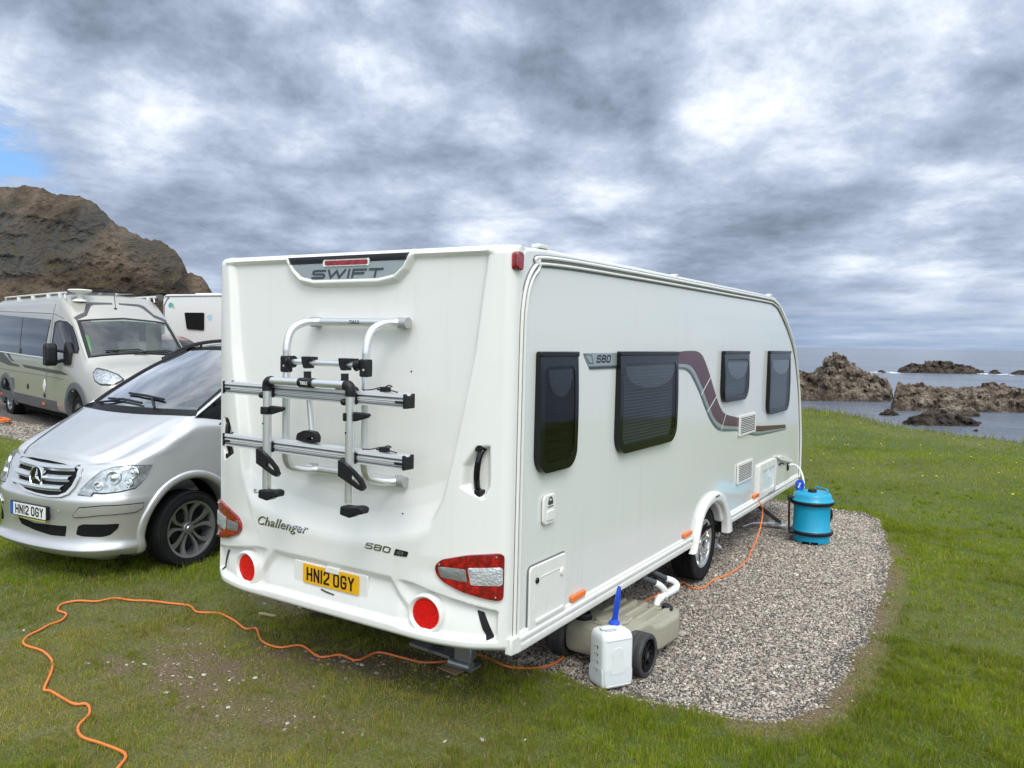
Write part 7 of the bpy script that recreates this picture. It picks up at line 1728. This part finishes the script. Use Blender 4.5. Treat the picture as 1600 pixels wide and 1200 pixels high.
# --- blue water barrel
bb = empty('water_barrel', (.42, 5.42, gz_(.42, 5.4)), (0, 0, .50))
tag(bb, 'bright blue rolling water barrel with black rims standing on the gravel at the caravan front', 'water barrel')
M_cyan = mat('blue_barrel_plastic', (.008, .31, .50), .34, var=(5, .06), bump=(80, .05, .002))
MB().lathe([(0, .0), (.165, .0), (.185, .012), (.190, .05), (.190, .085), (.215, .100), (.2, .13), (.186, .15), (.184, .40), (.188, .425), (.216, .440), (.216, .452), (.195, .475), (.192, .505), (.180, .522), (.150, .535), (.120, .532), (.110, .540), (0, .545)], 48).build('barrel_body', M_cyan, bb, ang=40)
for z in (.112, .428): MB().lathe([(.190, z - .020), (.216, z - .018), (.222, z - .008), (.222, z + .010), (.216, z + .018), (.192, z + .020)], 48).build('rim_tyre', M_blk, bb)
MB().lathe([(.0, .03), (.030, .03), (.034, .024), (.034, 0)], 20, mtx=T(-.02, -.06, .538)).lathe([(.046, 0), (.046, .012), (.036, .014)], 20, mtx=T(-.02, -.06, .538)).box(-.065, .02, -.075, -.045, .555, .572).build('screw_cap', M_blk, bb, bevel=.003)
MB().tube(cr([(.06, .08, .53), (.065, .085, .565), (.12, -.02, .572), (.125, -.09, .565), (.125, -.10, .53)], 5), .008, 8).build('lid_handle', M_cyan, bb)
# arms of the pull handle
ha = MB().tube(cr([(-.225, -.06, .11), (-.245, -.05, .13), (-.245, -.02, .42), (-.235, 0, .46)], 5), .011, 10).tube([(-.20, 0, .455), (-.255, 0, .470)], .027, 14).tube([(-.19, -.06, .115), (-.25, -.06, .115)], .024, 12)
ha.build('pull_handle', M_blk, bb)
MB().tube([(.185, .03, .29), (.215, .03, .29)], .04, 14).box(.175, .20, -.03, .06, .22, .36).build('side_grip', M_blk, bb, bevel=.008)
mb = MB()
for a in (-122, -96): mb.box(.150, .192, -.035, .035, -.001, .03, mtx=rotm('Z', R(a)))
mb.build('foot_notch', M_dark, bb)
# white pump hose from the caravan's inlet into the barrel
ph = MB().tube(cr([(.05, 5.95, .70), (.09, 6.05, .69), (.15, 6.05, .64), (.21, 5.95, .55), (.27, 5.70, .50), (.29, 5.54, .54), (.285, 5.47, .58)], 7), .011, 10)
tag(ph.build('pump_hose', mat('white_hose', (.78, .79, .80), .4)), 'white hose curving from the caravan inlet into the blue barrel', 'hose')
pb = empty('pump_connector', (.28, 5.46, .505)); tag(pb, 'blue pump head with white stripes plugged into the top of the blue barrel', 'pump')
MB().lathe([(.0, .0), (.032, .0), (.034, .04), (.030, .07), (.020, .10), (0, .10)], 16, mtx=rotm('Y', -.3)).prism(fillet([(-.05, .02), (-.03, .11), (.03, .12), (.05, .05), (.02, .0)], .015), -.02, .02, mtx=PY).build('pump_head', M_blue, pb, bevel=.006)
MB().tube([(-.01, -.034, .03), (.012, -.036, .085)], .008, 8).build('pump_stripe', M_whitedecal, pb)
h2 = MB().tube(cr(lay([(.22, 5.60), (.10, 5.95), (-.10, 6.0), (-.30, 5.9), (-.36, 5.6)], .010) , 6), .009, 8)
tag(h2.build('drain_hose', bpy.data.materials['white_hose']), 'thin white hose lying on the gravel behind the front corner steady', 'hose')

# --- boards under the rear corner steady, twigs
bd = MB().prism(fillet([(-1.16, .62), (-1.08, .82), (-.80, .90), (-.74, .58)], .03), .0, .022, mtx=T(0, 0, gz_(-.95, .7) + .012)).build('levelling_board', mat('grey_rubber_mat', (.20, .205, .20), .75, dirt=(9, .48, (.05, .05, .045), .8), bump=(30, .3, .004)), bevel=.004)
tag(bd, 'flat grey board with black smears under the right rear corner of the caravan', 'board')
cdb = MB().prism([(-.77, .435), (-.61, .405), (-.585, .51), (-.72, .515)], .0, .006, mtx=T(0, 0, gz_(-.68, .46) + .022) @ rotm('X', 0)).build('cardboard_piece', mat('brown_cardboard', (.30, .20, .11), .85), bevel=.001)
tag(cdb, 'small piece of brown cardboard in the grass in front of the steady foot', 'cardboard')
tw = MB().box(-.075, .075, -.012, .012, 0, .008).build('wood_scrap', mat('bare_wood', (.42, .30, .17), .8), loc=(-2.38, .50, gz_(-2.38, .5) + .02)); tw.rotation_euler = (0, 0, .15)
tag(tw, 'thin pale strip of wood in the grass near the left rear steady', 'wood scrap')
# --- dandelions in the far lawn, a plantain by the pad
M_yel = mat('yellow_petals', (.80, .62, .03), .7); M_stem = mat('flower_stem', (.10, .17, .04), .7)
fl0 = empty('dandelion', (0, 0, 0)); tag(fl0, 'small yellow flower in the lawn between the gravel pad and the shore', 'flower', 'yellow flowers in the lawn')
MB().lathe([(0, .012), (.014, .010), (.020, .004), (.010, .0)], 10, mtx=T(0, 0, .065)).build('petals', M_yel, fl0)
MB().tube([(0, 0, 0), (.003, .002, .066)], .0025, 5).build('stem', M_stem, fl0)
fpx = [(1320, 699), (1325, 699), (1376, 698), (1378, 700), (1438, 701), (1453, 715), (1287, 713), (1267, 724), (1396, 727), (1517, 719), (1588, 730), (1333, 738), (1441, 750), (1463, 750), (1378, 777), (1536, 686), (1530, 700), (1345, 664), (1490, 690), (1560, 745), (1582, 780), (1300, 690)]
first = True
for (x_, y_) in fpx:
    d = _f + _r2 * ((x_ - 800) / FPX) - _u2 * ((y_ - 600) / FPX); q = CAM + d * (-CAM.z / d.z)
    o = fl0 if first else copy_tree(fl0); first = False; o.location = (q.x, q.y, gz_(q.x, q.y)); s_ = .6 + .35 * random.random(); o.scale = (s_, s_, 1)
